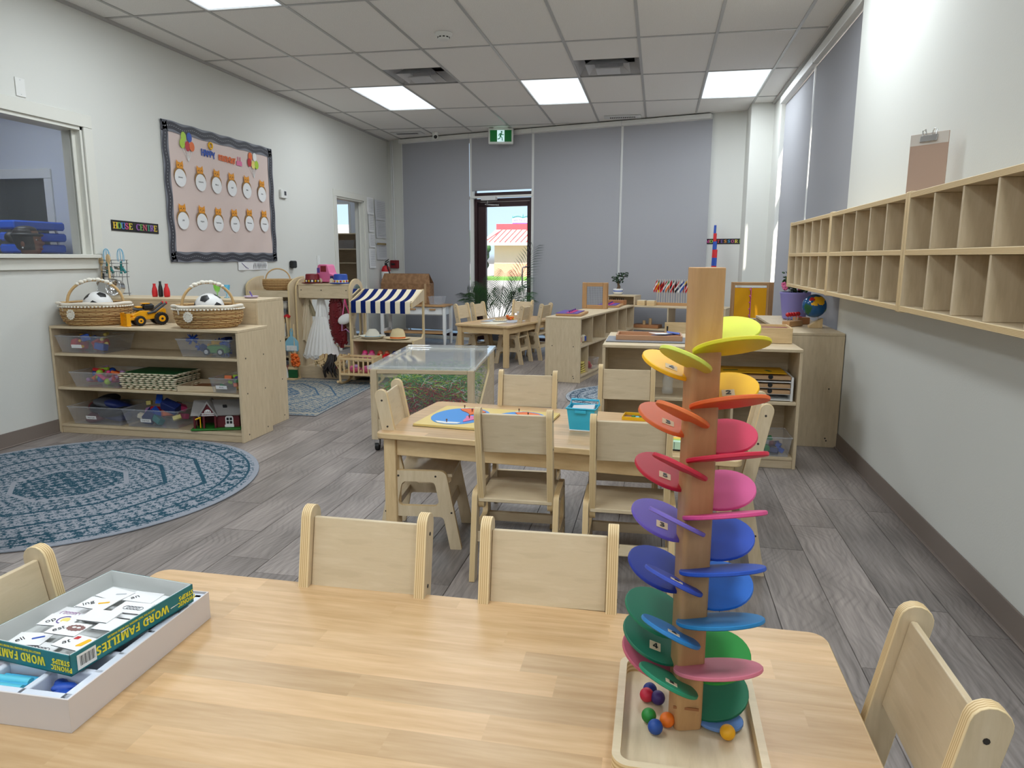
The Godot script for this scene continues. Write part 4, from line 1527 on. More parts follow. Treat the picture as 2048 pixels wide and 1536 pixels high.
# ---------------------------------------------------------------- the marble tree on the near table
func make_marble_tree() -> void:
	var base := Vector3(0.070, 0.520, -1.045)
	var t := thing("marble_tree", "tall rainbow wooden marble tree with coloured leaf steps standing in a tray", "toy", base)
	var sh := Shape.new()
	sh.at(Vector3(0, 0.005, 0), Basis(Vector3.RIGHT, PI / 2))
	sh.prism(M.birch_z, M.birch_edge, rect(0.205, 0.272, 0.02), 0.010)
	part(sh, "tray_floor", t)
	sh = Shape.new()
	sh.at(Vector3(0, 0.0165, 0), Basis(Vector3.RIGHT, PI / 2))
	sh.prism(M.birch_x, M.ply_edge, cut(rect(0.218, 0.286, 0.026, 0, 0, 8), rect(0.194, 0.262, 0.016, 0, 0, 8)), 0.033, 0.0)
	part(sh, "tray_rim", t)
	var px := -0.003
	var pz := -0.005
	sh = Shape.new()
	sh.at(Vector3(px, 0.010 + 0.3515, pz), Basis(Vector3.UP, 0.30) * Basis(Vector3.RIGHT, PI / 2))
	sh.prism(M.alder_y, M.alder_y, rect(0.043, 0.043, 0.008, 0, 0, 6), 0.703, 0.001)
	var pole := part(sh, "trunk", t)
	part(Shape.new().box(M.walnut_x, Vector3(px, 0.048, pz + 0.0222), Vector3(0.038, 0.004, 0.002)), "slot", pole)
	# leaf steps: position round the trunk, height above the floor, colour, number on it
	var way := {"BR": [Vector3(0.040, 0, -0.038), Vector3(0, 0, 1)], "FR": [Vector3(0.038, 0, 0.032), Vector3(-1, 0, 0)], "FL": [Vector3(-0.026, 0, 0.040), Vector3(0, 0, -1)], "BL": [Vector3(-0.044, 0, -0.036), Vector3(1, 0, 0)]}
	var steps := [
		["BR", 1.146, 218, 224, 74, ""], ["FR", 1.123, 212, 198, 30, ""], ["FL", 1.103, 206, 214, 84, ""], ["BL", 1.094, 248, 186, 14, "4"],
		["BR", 1.063, 248, 188, 16, "2"], ["FR", 1.042, 220, 96, 36, ""], ["FL", 1.022, 224, 112, 52, ""], ["BL", 1.014, 226, 106, 50, "3"],
		["BR", 0.992, 214, 54, 92, ""], ["FR", 0.961, 200, 30, 60, ""], ["FL", 0.943, 196, 32, 56, ""], ["BL", 0.935, 190, 28, 52, "5"],
		["BR", 0.912, 218, 92, 150, ""], ["FR", 0.873, 214, 74, 134, ""], ["FL", 0.858, 118, 98, 186, ""], ["BL", 0.860, 106, 86, 184, "3"],
		["BR", 0.838, 44, 84, 190, ""], ["FR", 0.787, 26, 76, 178, ""], ["FL", 0.764, 52, 76, 176, "2"], ["BL", 0.782, 20, 48, 150, ""],
		["BR", 0.763, 36, 110, 204, ""], ["FR", 0.705, 24, 120, 176, ""], ["FL", 0.680, 36, 122, 186, "4"], ["BL", 0.711, 16, 118, 86, ""],
		["BR", 0.648, 30, 142, 52, ""], ["FR", 0.626, 206, 112, 130, ""], ["FL", 0.598, 26, 132, 96, "2"], ["BL", 0.640, 190, 92, 112, ""],
		["BR", 0.588, 18, 104, 72, ""], ["BL", 0.668, 30, 110, 84, "4"]]
	var cream := mat("sticker", c8(226, 204, 170), 0.7)
	for k in steps.size():
		var s: Array = steps[k]
		var off: Vector3 = way[s[0]][0]
		var travel: Vector3 = way[s[0]][1]
		var grow := lerpf(0.90, 1.12, clampf((1.15 - float(s[1])) / 0.5, 0, 1))
		off *= lerpf(0.95, 1.12, clampf((1.15 - float(s[1])) / 0.5, 0, 1))
		var r := 0.049 * grow
		var inward := -off.normalized()
		var tilt: Vector3 = {"BR": Vector3(-0.12, 0, 0.34), "FR": Vector3(-0.15, 0, -0.33), "FL": Vector3(0.45, 0, -0.34), "BL": Vector3(0.36, 0, 0.20)}[s[0]]
		if s[0] == "FR":
			r *= 1.16
		elif s[0] == "FL":
			r *= 0.86
		var n := (Vector3.UP + tilt).normalized()
		var xa := (travel.cross(n)).normalized()
		var za := n.cross(xa).normalized()
		var y0: float = s[1]
		var y := 1.246 - (1.246 - y0) * (1.05 - off.z) / 1.05
		var m := mat("leaf_%d" % k, c8(s[2], s[3], s[4]), 0.5)
		# round leaf, drawn in to a tongue where it enters the trunk
		var poly := PackedVector2Array()
		var inn := Vector2((inward).dot(xa), (inward).dot(za)).normalized()
		for j in 32:
			var d := Vector2.from_angle(TAU * j / 32.0)
			var c := clampf((d.dot(inn) - 0.55) / 0.45, 0, 1)
			poly.append(d * r * (1.0 + 0.05 * c))
		sh = Shape.new()
		sh.at(Vector3(px, y - base.y, pz) + off, Basis(xa, za, n))
		sh.prism(m, m, poly, 0.0062, 0.0015)
		var leaf := part(sh, "leaf_step", t)
		if s[5]:
			var b := Basis(xa, za, n)
			var toward := Vector2(b.x.z, b.y.z).normalized() * r * 0.45
			var o := Vector3(px, y - base.y, pz) + off + b * Vector3(toward.x, toward.y, 0.0034)
			var tile := Shape.new()
			var face := Basis(Vector3.RIGHT.slide(n).normalized(), n.cross(Vector3.RIGHT.slide(n).normalized()), n)
			tile.at(o, face)
			tile.box(cream, Vector3(), Vector3(0.018, 0.018, 0.0008))
			part(tile, "number_sticker", leaf)
			part_of(text_mesh(s[5], M.black, 0.011, 0.0006), "number", leaf, Transform3D(face, o + n * 0.0009))
	# slate blue catch plate at the foot
	sh = Shape.new()
	sh.at(Vector3(0.050, 0.018, -0.010), Basis(Vector3.RIGHT, -PI / 2 + 0.06))
	sh.prism(mat("slate_blue", c8(96, 134, 192), 0.5), M.slate_blue, oval(0.036, 0.028), 0.006, 0.0015)
	part(sh, "leaf_step", t)
	# loose wooden balls in the tray
	var say := ["red", "violet", "dark blue", "green", "orange", "royal blue", "yellow"]
	var cols := [c8(196, 36, 62), c8(62, 44, 110), c8(30, 50, 130), c8(34, 130, 50), c8(228, 110, 20), c8(28, 72, 150), c8(236, 172, 24)]
	var pos := [Vector2(0.008, -1.092), Vector2(0.026, -1.088), Vector2(0.013, -1.108), Vector2(0.012, -1.038), Vector2(0.040, -1.033), Vector2(0.022, -1.012), Vector2(0.129, -1.021)]
	for k in 7:
		var bm := mat("ball_%d" % k, cols[k], 0.5)
		solo(Shape.new().ball(bm, Vector3(0, 0.0115, 0), Vector3.ONE * 0.0115, 20, 12), "wooden_ball", "small %s wooden ball lying in the marble tree tray" % say[k], "ball", Vector3(pos[k].x, 0.530, pos[k].y), 0, "loose wooden balls in the tray")


# ---------------------------------------------------------------- the word game on the near table
func make_word_game() -> void:
	var shell := mat("box_board", c8(214, 206, 204), 0.6)
	var y0 := 0.520
	var bx := Vector3(-0.990, y0, -1.026)
	var w := 0.250
	var d := 0.365
	var h := 0.057
	var t := thing("game_box", "open white game box with moulded tray of plastic pieces", "box", bx, 0.02)
	part(Shape.new().box(shell, Vector3(0, 0.002, 0), Vector3(w, 0.003, d)), "bottom", t)
	for s in [-1, 1]:
		part(Shape.new().box(shell, Vector3(s * w / 2, h / 2, 0), Vector3(0.003, h, d + 0.003), 0.0006), "side", t)
		part(Shape.new().box(shell, Vector3(0, h / 2, s * d / 2), Vector3(w, h, 0.003), 0.0006), "side", t)
	var tray := mat("vac_tray", c8(222, 228, 240), 0.25)
	var ins := Shape.new()
	var xs := [-0.14, -0.062, 0.022, 0.10, 0.14]
	var zs := [-0.177, -0.11, -0.03, 0.06, 0.115, 0.17]
	# ribs of the moulded insert
	for x in [-0.116, -0.060, 0.030, 0.110]:
		ins.box(tray, Vector3(x, 0.031, 0), Vector3(0.014 if absf(x) < 0.1 else 0.020, 0.042, d - 0.008), 0.004)
	for z in [-0.174, -0.105, -0.03, 0.045, 0.10, 0.170]:
		ins.box(tray, Vector3(0, 0.031, z), Vector3(w - 0.008, 0.042, 0.014 if absf(z) < 0.16 else 0.022), 0.004)
	ins.box(tray, Vector3(0, 0.010, 0), Vector3(w - 0.01, 0.003, d - 0.01))
	part(ins, "moulded_tray", t)
	# plastic counters lying in the wells
	var cols := [["sky_blue", "aqua"], ["blue", "blue"], ["maroon", "hot_pink"]]
	rng.seed = 19
	for k in 3:
		var cx: float = [-0.018, 0.078, -0.095][k]
		for j in 4:
			var sh := Shape.new()
			var z := 0.122 + j * 0.010
			var m: Material = M[cols[k][j % 2]]
			if k == 1:
				sh.ball(m, Vector3(), Vector3(0.020, 0.007, 0.011), 10, 6, Basis(Vector3.UP, rng.randf_range(-0.6, 0.6)))
			else:
				sh.cyl(m, Vector3(-0.032, 0, 0), Vector3(0.032, 0, 0), 0.0075, 0.0075, 10)
			solo(sh, "plastic_counter", "%s plastic %s lying in a well of the white game box" % [["sky blue", "royal blue", "crimson"][k], ["stick", "chip", "stick"][k]], "counter", bx + Vector3(cx + rng.randf_range(-0.004, 0.004) + (0.012 * (j - 1.5) if k == 1 else 0.0), 0.036 + 0.004 * (j % 2), z), 0.02, "%s counters in the game box" % ["sky blue", "royal blue", "crimson"][k])
	# the lid, upside down on top, full of cards
	var lw := 0.202
	var ld := 0.272
	var lh := 0.036
	var lid := thing("card_tray", "upturned teal game lid with yellow lettering, full of word cards", "tray", bx + Vector3(0.004, h + 0.001, -0.018), -0.115)
	lid.rotation.x = -0.0
	var teal := mat("lid_teal", c8(22, 116, 124), 0.45)
	var grey := mat("lid_inside", c8(206, 208, 206), 0.7)
	part(Shape.new().box(teal, Vector3(0, 0.001, 0), Vector3(lw, 0.002, ld)).box(grey, Vector3(0, 0.0026, 0), Vector3(lw - 0.006, 0.001, ld - 0.006)), "top_panel", lid)
	for s in [-1, 1]:
		var o := part(Shape.new().box(teal, Vector3(s * (lw / 2 - 0.0008), lh / 2, 0), Vector3(0.0016, lh, ld)).box(grey, Vector3(s * (lw / 2 - 0.0024), lh / 2 + 0.0003, 0), Vector3(0.0016, lh, ld - 0.003)), "side", lid)
		var p := part(Shape.new().box(teal, Vector3(0, lh / 2, s * (ld / 2 - 0.0008)), Vector3(lw, lh, 0.0016)).box(grey, Vector3(0, lh / 2 + 0.0003, s * (ld / 2 - 0.0024)), Vector3(lw - 0.003, lh, 0.0016)), "side", lid)
		if s > 0:
			var yel := mat("lid_yellow", c8(236, 222, 60), 0.5)
			# right side and front side lettering, upside down because the lid is turned over
			for side in [[o, Basis(Vector3.UP, PI / 2), Vector3(lw / 2 + 0.0006, lh / 2, 0)], [p, Basis(), Vector3(0, lh / 2, ld / 2 + 0.0006)]]:
				var fb: Basis = side[1] * Basis(Vector3(0, 0, 1), PI)
				var at: Vector3 = side[2]
				var along: Vector3 = side[1] * Vector3.RIGHT
				var span := ld if side[0] == o else lw
				part_of(text_mesh("WORD FAMILIES", yel, 0.015, 0.0008), "lettering", side[0], Transform3D(fb.scaled_local(Vector3(1.0 if side[0] == o else 0.86, 1, 1)), at - along * (0.008 if side[0] == o else 0.022) + Vector3(0, -0.001, 0)))
				part_of(text_mesh("PHONIC", yel, 0.0085, 0.0008), "lettering", side[0], Transform3D(fb, at + along * (span / 2 - 0.019) + Vector3(0, -0.007, 0)))
				part_of(text_mesh("STRIPS", yel, 0.0085, 0.0008), "lettering", side[0], Transform3D(fb, at + along * (span / 2 - 0.019) + Vector3(0, 0.004, 0)))
				part_of(text_mesh("MATCH THE TILES MAKING THE WORD FAMILIES", yel, 0.0032, 0.0006, false, false), "lettering", side[0], Transform3D(fb, at - along * 0.012 + Vector3(0, 0.012, 0)))
			var bar := Shape.new()
			bar.box(M.white, Vector3(lw / 2 + 0.0008, lh / 2 - 0.001, ld / 2 - 0.030), Vector3(0.0006, 0.026, 0.036))
			for k in 12:
				bar.box(M.ink, Vector3(lw / 2 + 0.0012, lh / 2, ld / 2 - 0.044 + k * 0.0024), Vector3(0.0004, 0.017, 0.0007 + 0.0007 * (k % 3 % 2)))
			part(bar, "barcode", o)
	# cards: each one a thing lying in the lid
	rng.seed = 8
	var words := ["est", "at", "", "", "ing", "", "op", "", "", "an", "", "ell", "", "", "", ""]
	var spots := [[0.012, 0.062, 0.10], [0.060, 0.090, -0.02], [0.020, 0.005, 0.12], [0.070, 0.020, 0.1], [-0.030, -0.035, 0.05], [0.045, -0.045, 0.12], [-0.045, 0.03, 0.2], [0.07, -0.035, 0.1], [-0.04, -0.085, -0.1], [0.02, -0.095, 0.1], [0.07, -0.095, 0.06], [-0.05, 0.085, 0.25], [-0.01, 0.102, 0.1], [-0.07, -0.01, 0.1], [0.0, -0.02, 0.08], [-0.06, -0.055, 0.0]]
	var basis := Basis(Vector3.UP, -0.115)
	for k in spots.size():
		var s: Array = spots[k]
		var lvl := 0.004 + 0.0016 * (spots.size() - k)
		var where := bx + Vector3(0.004, h + 0.001, -0.018) + basis * Vector3(s[0], lvl, s[1])
		var pic: String = ["brown scribble", "yellow wedge", "plain back", "plain back", "yellow crown", "coil", "purple arc", "plain back", "folded strip", "plain back", "plain back", "blue stroke", "dark smudge", "grey text", "plain back", "plain back"][k]
		var c := thing("word_card", ("white word card printed %s with a %s, lying in the teal lid" % [words[k], pic]) if words[k] else "white card with %s lying in the teal game lid" % pic, "card", where, -0.115 + s[2], "word cards in the game lid")
		part(Shape.new().box(M.paper, Vector3(), Vector3(0.062, 0.0012, 0.040)).box(M.ink, Vector3(0, -0.0002, 0.0202), Vector3(0.060, 0.0008, 0.0004)), "card", c)
		var flatb := Basis(Vector3.RIGHT, -PI / 2) * Basis(Vector3(0, 0, 1), 0.9)
		if words[k]:
			part_of(text_mesh(words[k], M.black, 0.011, 0.0005, false, false), "word", c, Transform3D(flatb, Vector3(-0.016, 0.0009, 0.004)))
		if not pic.begins_with("plain"):
			var pm: Material = [mat("scribble", c8(132, 96, 92), 0.8), M.yellow, M.ink, M.ink, M.yellow, M.dark_grey, M.purple, M.ink, M.light_grey, M.ink, M.ink, M.blue, M.dark_grey, M.mauve, M.ink, M.ink][k]
			var ps := Shape.new()
			if pic == "coil" or pic == "grey text" or pic == "dark smudge":
				for j in 5:
					ps.tube(pm, ring_pts(Vector3(-0.012 + j * 0.007, 0.001, 0.002), 0.006, 10), 0.0005, 4, true)
			elif pic == "brown scribble":
				ps.at(Vector3(0.012, 0.0009, -0.004), Basis(Vector3.RIGHT, -PI / 2))
				var blob := PackedVector2Array()
				for j in 28:
					var a := TAU * j / 28.0
					blob.append(Vector2(cos(a) * 0.016, sin(a) * 0.009) * (1.0 + 0.14 * (j % 2)))
				ps.prism(pm, pm, blob, 0.0005)
				ps.at(Vector3(0.012, 0.0013, -0.004), Basis(Vector3.RIGHT, -PI / 2))
				ps.prism(M.white, M.white, oval(0.004, 0.0025, -0.004, 0.001, 10), 0.0004)
				ps.prism(M.white, M.white, oval(0.004, 0.0025, 0.005, 0.001, 10), 0.0004)
			elif pic == "yellow wedge":
				ps.at(Vector3(0.014, 0.0009, -0.002), Basis(Vector3.RIGHT, -PI / 2))
				ps.prism(pm, pm, rounded([[-0.004, -0.013, 0.002], [0.007, -0.009, 0.002], [0.009, 0.011, 0.003], [0.0, 0.013, 0.003]]), 0.0005)
				ps.prism(M.red, M.red, rounded([[-0.026, 0.004, 0.001], [-0.017, 0.006, 0.001], [-0.018, 0.014, 0.001], [-0.026, 0.013, 0.001]]), 0.0005)
			elif pic == "purple arc":
				var arc := []
				for j in 12:
					arc.append(Vector3(0.008 + 0.012 * cos(1.2 + j * 0.32), 0.001, -0.012 * sin(1.2 + j * 0.32)))
				ps.tube(pm, arc, 0.0011, 4)
				ps.at(Vector3(0, 0.0009, 0), Basis(Vector3.RIGHT, -PI / 2))
				ps.prism(M.pale_yellow, M.pale_yellow, oval(0.008, 0.008, 0.010, 0, 14), 0.0005)
			else:
				ps.at(Vector3(0.012, 0.0009, -0.004), Basis(Vector3.RIGHT, -PI / 2) * Basis(Vector3(0, 0, 1), 0.5))
				ps.prism(pm, pm, rect(0.020, 0.005, 0.002), 0.0005)
			part(ps, "picture", c)


func ring_pts(c: Vector3, r: float, n: int, upright := false) -> Array:
	var out := []
	for k in n:
		var a := TAU * k / n
		out.append(c + (Vector3(cos(a) * r, sin(a) * r, 0) if upright else Vector3(cos(a) * r, 0, sin(a) * r)))
	return out


# ---------------------------------------------------------------- on the puzzle table
func make_puzzle_table_things() -> void:
	var top := 0.520
	var turn := -0.0905
	# continent puzzle
	var t := thing("continent_puzzle", "yellow wooden map puzzle board with a blue globe disc and knobbed continents", "puzzle", Vector3(-0.722, top, -3.08), turn)
	var yel := mat("puzzle_yellow", c8(222, 196, 122), 0.5)
	part(Shape.new().box(yel, Vector3(0, 0.006, 0), Vector3(0.565, 0.012, 0.40), 0.002), "board", t)
	part(Shape.new().box(M.black, Vector3(0, 0.0008, 0), Vector3(0.567, 0.0016, 0.402)), "underside", t)
	for k in 2:
		var cx := -0.135 + 0.27 * k
		var sh := Shape.new()
		sh.at(Vector3(cx, 0.0125, 0.0), Basis(Vector3.RIGHT, -PI / 2))
		sh.prism(mat("sea_blue", c8(60, 140, 212), 0.5), M.sea_blue, oval(0.128, 0.172, 0, 0, 40), 0.0016)
		var disc := part(sh, "ocean_disc", t)
		var lands := [[M.orange, [[0.00, 0.155], [0.06, 0.13], [0.088, 0.10], [0.07, 0.06], [0.05, 0.045], [0.035, 0.02], [0.02, 0.05], [0.0, 0.075], [-0.03, 0.10], [-0.05, 0.13]]], [M.pink, [[0.04, 0.005], [0.085, -0.01], [0.10, -0.045], [0.075, -0.08], [0.055, -0.12], [0.045, -0.09], [0.04, -0.04], [0.03, -0.01]]], [M.white, [[-0.07, -0.135], [-0.02, -0.14], [0.05, -0.135], [0.04, -0.158], [-0.01, -0.168], [-0.05, -0.158]]], [M.white, [[-0.06, 0.14], [-0.03, 0.15], [-0.02, 0.162], [-0.04, 0.158]]]]
		for q in lands:
			sh = Shape.new()
			sh.at(Vector3(cx, 0.0148, 0), Basis(Vector3.RIGHT, -PI / 2))
			var poly := pv(q[1])
			sh.prism(q[0], q[0], poly, 0.003, 0.0005)
			var piece := part(sh, "continent_piece", t)
			var mid := Vector2()
			for v in poly:
				mid += v / poly.size()
			part(Shape.new().cyl(M.brown, Vector3(cx + mid.x, 0.015, -mid.y), Vector3(cx + mid.x, 0.024, -mid.y), 0.0022, 0.0022, 8).ball(M.brown, Vector3(cx + mid.x, 0.027, -mid.y), Vector3(0.0042, 0.004, 0.0042), 10, 6), "knob", piece)
	# aqua pail
	t = thing("blue_pail", "aqua plastic pail with handle holding papers on the puzzle table", "pail", Vector3(-0.292, top, -3.005), turn)
	var aq := mat("pail_aqua", c8(52, 176, 208), 0.35)
	var sh := Shape.new()
	var lo := 0.048
	var hi := 0.060
	for s in 4:
		var b := Basis(Vector3.UP, s * PI / 2)
		var f: float = 0.85 if s % 2 == 0 else 1.0
		var g: float = 1.0 if s % 2 == 0 else 0.85
		sh.quad(aq, b * Vector3(-lo * g, 0, lo * f), b * Vector3(lo * g, 0, lo * f), b * Vector3(hi * g, 0.098, hi * f), b * Vector3(-hi * g, 0.098, hi * f), b * Vector3(0, 0, 1))
		sh.quad(aq, b * Vector3(-lo * g + 0.002, 0.003, lo * f - 0.002), b * Vector3(lo * g - 0.002, 0.003, lo * f - 0.002), b * Vector3(hi * g - 0.002, 0.098, hi * f - 0.002), b * Vector3(-hi * g + 0.002, 0.098, hi * f - 0.002), b * Vector3(0, 0, -1))
	sh.box(aq, Vector3(0, 0.002, 0), Vector3(0.096, 0.004, 0.082))
	part(sh, "body", t)
	part(Shape.new().tube(aq, [Vector3(-0.062, 0.098, 0.053), Vector3(0.062, 0.098, 0.053), Vector3(0.062, 0.098, -0.053), Vector3(-0.062, 0.098, -0.053)], 0.004, 6, true), "rim", t)
	part(Shape.new().tube(aq, [Vector3(-0.062, 0.098, -0.04), Vector3(-0.06, 0.118, -0.052), Vector3(0.06, 0.118, -0.052), Vector3(0.062, 0.098, -0.04)], 0.005, 6), "handle", t)
	part(Shape.new().box(aq, Vector3(0, 0.086, 0.056), Vector3(0.05, 0.014, 0.008), 0.002), "clasp", t)
	part(Shape.new().box(M.white, Vector3(0, 0.003, 0), Vector3(0.1, 0.006, 0.088), 0.002), "foot", t)
	for k in 3:
		solo(Shape.new().box(M.paper_grey, Vector3(), Vector3(0.095, 0.001, 0.07), 0.0, Basis(Vector3(0, 0, 1), 0.08 * (k - 1)) * Basis(Vector3.RIGHT, 0.2)), "paper_slip", "pale paper slip lying in the mouth of the aqua pail", "paper", Vector3(-0.292, top + 0.080 + k * 0.006, -3.008), turn, "paper slips in the aqua pail")
	# board game box, its lettering upside down to the near side
	t = thing("board_game", "board game box with white letters on a red band, half hidden by the marble tree", "game", Vector3(0.060, top, -2.865), turn)
	part(Shape.new().box(mat("game_green", c8(188, 222, 196), 0.5), Vector3(0, 0.018, 0), Vector3(0.27, 0.036, 0.27), 0.002), "box", t)
	part(Shape.new().box(M.red, Vector3(0, 0.0365, 0.01), Vector3(0.22, 0.001, 0.075)), "red_band", t)
	part(Shape.new().box(M.yellow, Vector3(0, 0.0365, 0.075), Vector3(0.262, 0.001, 0.03)).box(M.lime, Vector3(0, 0.0366, 0.100), Vector3(0.262, 0.001, 0.018)), "picture_strip", t)
	part(Shape.new().box(M.yellow, Vector3(0, 0.0365, -0.075), Vector3(0.262, 0.001, 0.07)), "picture_strip", t)
	for k in 7:
		part(Shape.new().box(M.ink, Vector3(-0.11 + k * 0.037, 0.020, 0.1357), Vector3(0.0012, 0.030, 0.001)), "space_line", t)
	part(Shape.new().box(M.black, Vector3(0, 0.003, 0), Vector3(0.272, 0.006, 0.272)), "base", t)
	part_of(text_mesh("MONOPOLY", M.white, 0.038, 0.001), "lettering", t, Transform3D(Basis(Vector3.RIGHT, -PI / 2) * Basis(Vector3(0, 0, 1), PI), Vector3(-0.005, 0.0374, 0.012)))
	# small yellow tray with counters
	t = thing("yellow_tray", "small yellow-rimmed tray of green counters behind the marble tree", "tray", Vector3(-0.055, top, -3.265), turn)
	part(Shape.new().box(M.brown, Vector3(0, 0.002, 0), Vector3(0.15, 0.004, 0.10)), "floor", t)
	for s in [-1, 1]:
		part(Shape.new().box(M.yellow, Vector3(0, 0.008, s * 0.05), Vector3(0.15, 0.016, 0.004), 0.001), "side", t)
		part(Shape.new().box(M.yellow, Vector3(s * 0.075, 0.008, 0), Vector3(0.004, 0.016, 0.10), 0.001), "side", t)
	for k in 4:
		solo(Shape.new().ball(M.aqua if k % 2 else M.green, Vector3(0, 0.005, 0), Vector3(0.010, 0.006, 0.008), 8, 5), "game_counter", "small %s counter in the yellow-rimmed tray" % ["green", "aqua"][k % 2], "counter", Vector3(-0.085 + 0.018 * k, top + 0.004, -3.262 + 0.012 * (k % 2)), 0, "counters in the yellow tray")


# ---------------------------------------------------------------- wicker baskets, toy bins and what stands on the left shelves
func wicker_mesh(prof: Array, sx: float, sz: float, rows: int, stakes: int, thick: float) -> Shape:
	var sh := Shape.new()
	var total := prof.size() - 1
	for r in rows:
		var f := float(r) / (rows - 1) * total
		var k := mini(int(f), total - 1)
		var q: Vector2 = prof[k].lerp(prof[k + 1], f - k)
		var pts := []
		var n := stakes * 2
		for j in n:
			var a := TAU * j / n
			var wob := thick * 0.75 * (1.0 if (j / 2 + r) % 2 == 0 else -1.0) * (1.0 if j % 2 == 0 else 0.0)
			pts.append(Vector3((q.x + wob) * cos(a) * sx, q.y, (q.x + wob) * sin(a) * sz))
		sh.tube(M.wicker if r % 3 else M.wicker_dark, pts, thick, 5, true)
	for j in stakes:
		var a := TAU * (j + 0.0) / stakes
		var pts := []
		for q in prof:
			pts.append(Vector3(q.x * cos(a) * sx, q.y, q.x * sin(a) * sz))
		sh.tube(M.wicker_dark, pts, thick * 0.6, 4)
	sh.lathe(M.wicker_dark, [Vector2(0, prof[0].y), Vector2(prof[0].x, prof[0].y)], stakes, sx, sz)
	# an inner skin so that no light shows through the weave
	var inner := []
	for q in prof:
		inner.append(Vector2(q.x - thick * 1.2, q.y))
	sh.lathe(M.wicker_dark, inner, stakes, sx, sz)
	return sh


func basket(label: String, where: Vector3, turn: float, big := 1.0, lined := true) -> Node3D:
	var t := thing("wicker_basket", label, "basket", where, turn, "lined wicker picnic baskets")
	var prof := [Vector2(0.80, 0.004), Vector2(0.93, 0.030), Vector2(0.99, 0.070), Vector2(1.0, 0.100), Vector2(0.985, 0.128), Vector2(0.975, 0.148)]
	for k in prof.size():
		prof[k] = Vector2(prof[k].x * 0.2, prof[k].y) * big
	var sx := 1.1
	var sz := 0.86
	part(wicker_mesh(prof, sx, sz, 17, 34, 0.0042 * big), "woven_body", t)
	var rim := 0.148 * big
	var rr := 0.195 * big
	part(Shape.new().tube(M.wicker, squash(ring_pts(Vector3(), rr, 40), sx, sz, rim + 0.003), 0.006 * big, 6, true), "rim", t)
	# hooped handle across the basket
	var hoop := []
	for k in 21:
		var a := PI * k / 20.0
		hoop.append(Vector3(cos(a) * rr * 0.80, rim + sin(a) * 0.155 * big, cos(a) * rr * 0.30 * -1.0))
	part(Shape.new().tube(M.wicker, hoop, 0.0095 * big, 7), "handle", t)
	if lined:
		var fold := func(u: float, v: float) -> Vector3:
			var a := u * TAU
			var out := rr + 0.010 * sin(v * PI) + 0.003 * sin(a * 9.0) * v
			var y := rim + 0.010 - v * (0.026 + 0.004 * absf(sin(a * 32.0)) * (1.0 if v > 0.9 else 0.0)) + 0.003 * sin(a * 5.0)
			return Vector3(cos(a) * (out + 0.004) * sx, y, sin(a) * (out + 0.004) * sz)
		part(Shape.new().sheet(M.linen, 128, 6, fold), "lining", t)
		var lace := Shape.new()
		for k in 64:
			var a := TAU * k / 64.0
			var p := Vector3(cos(a) * (rr + 0.013) * sx, rim - 0.020, sin(a) * (rr + 0.013) * sz)
			lace.ball(M.lace, p, Vector3(0.0085, 0.006, 0.0085), 6, 4)
		part(lace, "lace_trim", t)
		var wrap := Shape.new()
		for k in range(6, 15):
			var p: Vector3 = hoop[k]
			wrap.ball(M.lace, p + Vector3(0, 0.003, 0), Vector3(0.020, 0.014, 0.016) * (0.8 + 0.25 * (k % 2)), 8, 6)
		part(wrap, "handle_cover", t)
		var flower := Shape.new()
		var poly := PackedVector2Array()
		for k in 36:
			poly.append(Vector2.from_angle(TAU * k / 36.0) * 0.037 * (1.0 - 0.14 * (k % 3 % 2)))
		var a := 2.05
		flower.at(Vector3(cos(a) * 0.209 * sx, 0.082, sin(a) * 0.209 * sz), Basis(Vector3.UP, PI / 2 - a))
		flower.prism(M.lace, M.lace, poly, 0.004)
		for k in 10:
			var q := Vector2.from_angle(TAU * k / 10.0) * 0.022
			flower.ball(M.linen, Vector3(q.x, q.y, 0.003), Vector3(0.005, 0.005, 0.003), 6, 4)
		part(flower, "crochet_flower", t)
		var bow := Shape.new()
		var b0 := Vector3(cos(2.5) * 0.205 * sx, rim - 0.002, sin(2.5) * 0.205 * sz)
		bow.ball(M.linen, b0 + Vector3(-0.018, 0.008, 0.006), Vector3(0.02, 0.011, 0.008), 8, 5)
		bow.ball(M.linen, b0 + Vector3(0.018, 0.0, 0.008), Vector3(0.02, 0.011, 0.008), 8, 5)
		bow.tube(M.linen, [b0, b0 + Vector3(0.01, -0.03, 0.012), b0 + Vector3(0.012, -0.05, 0.010)], 0.006, 5)
		part(bow, "ribbon", t)
	return t


func squash(pts: Array, sx: float, sz: float, y: float) -> Array:
	var out := []
	for p in pts:
		out.append(Vector3(p.x * sx, y, p.z * sz))
	return out


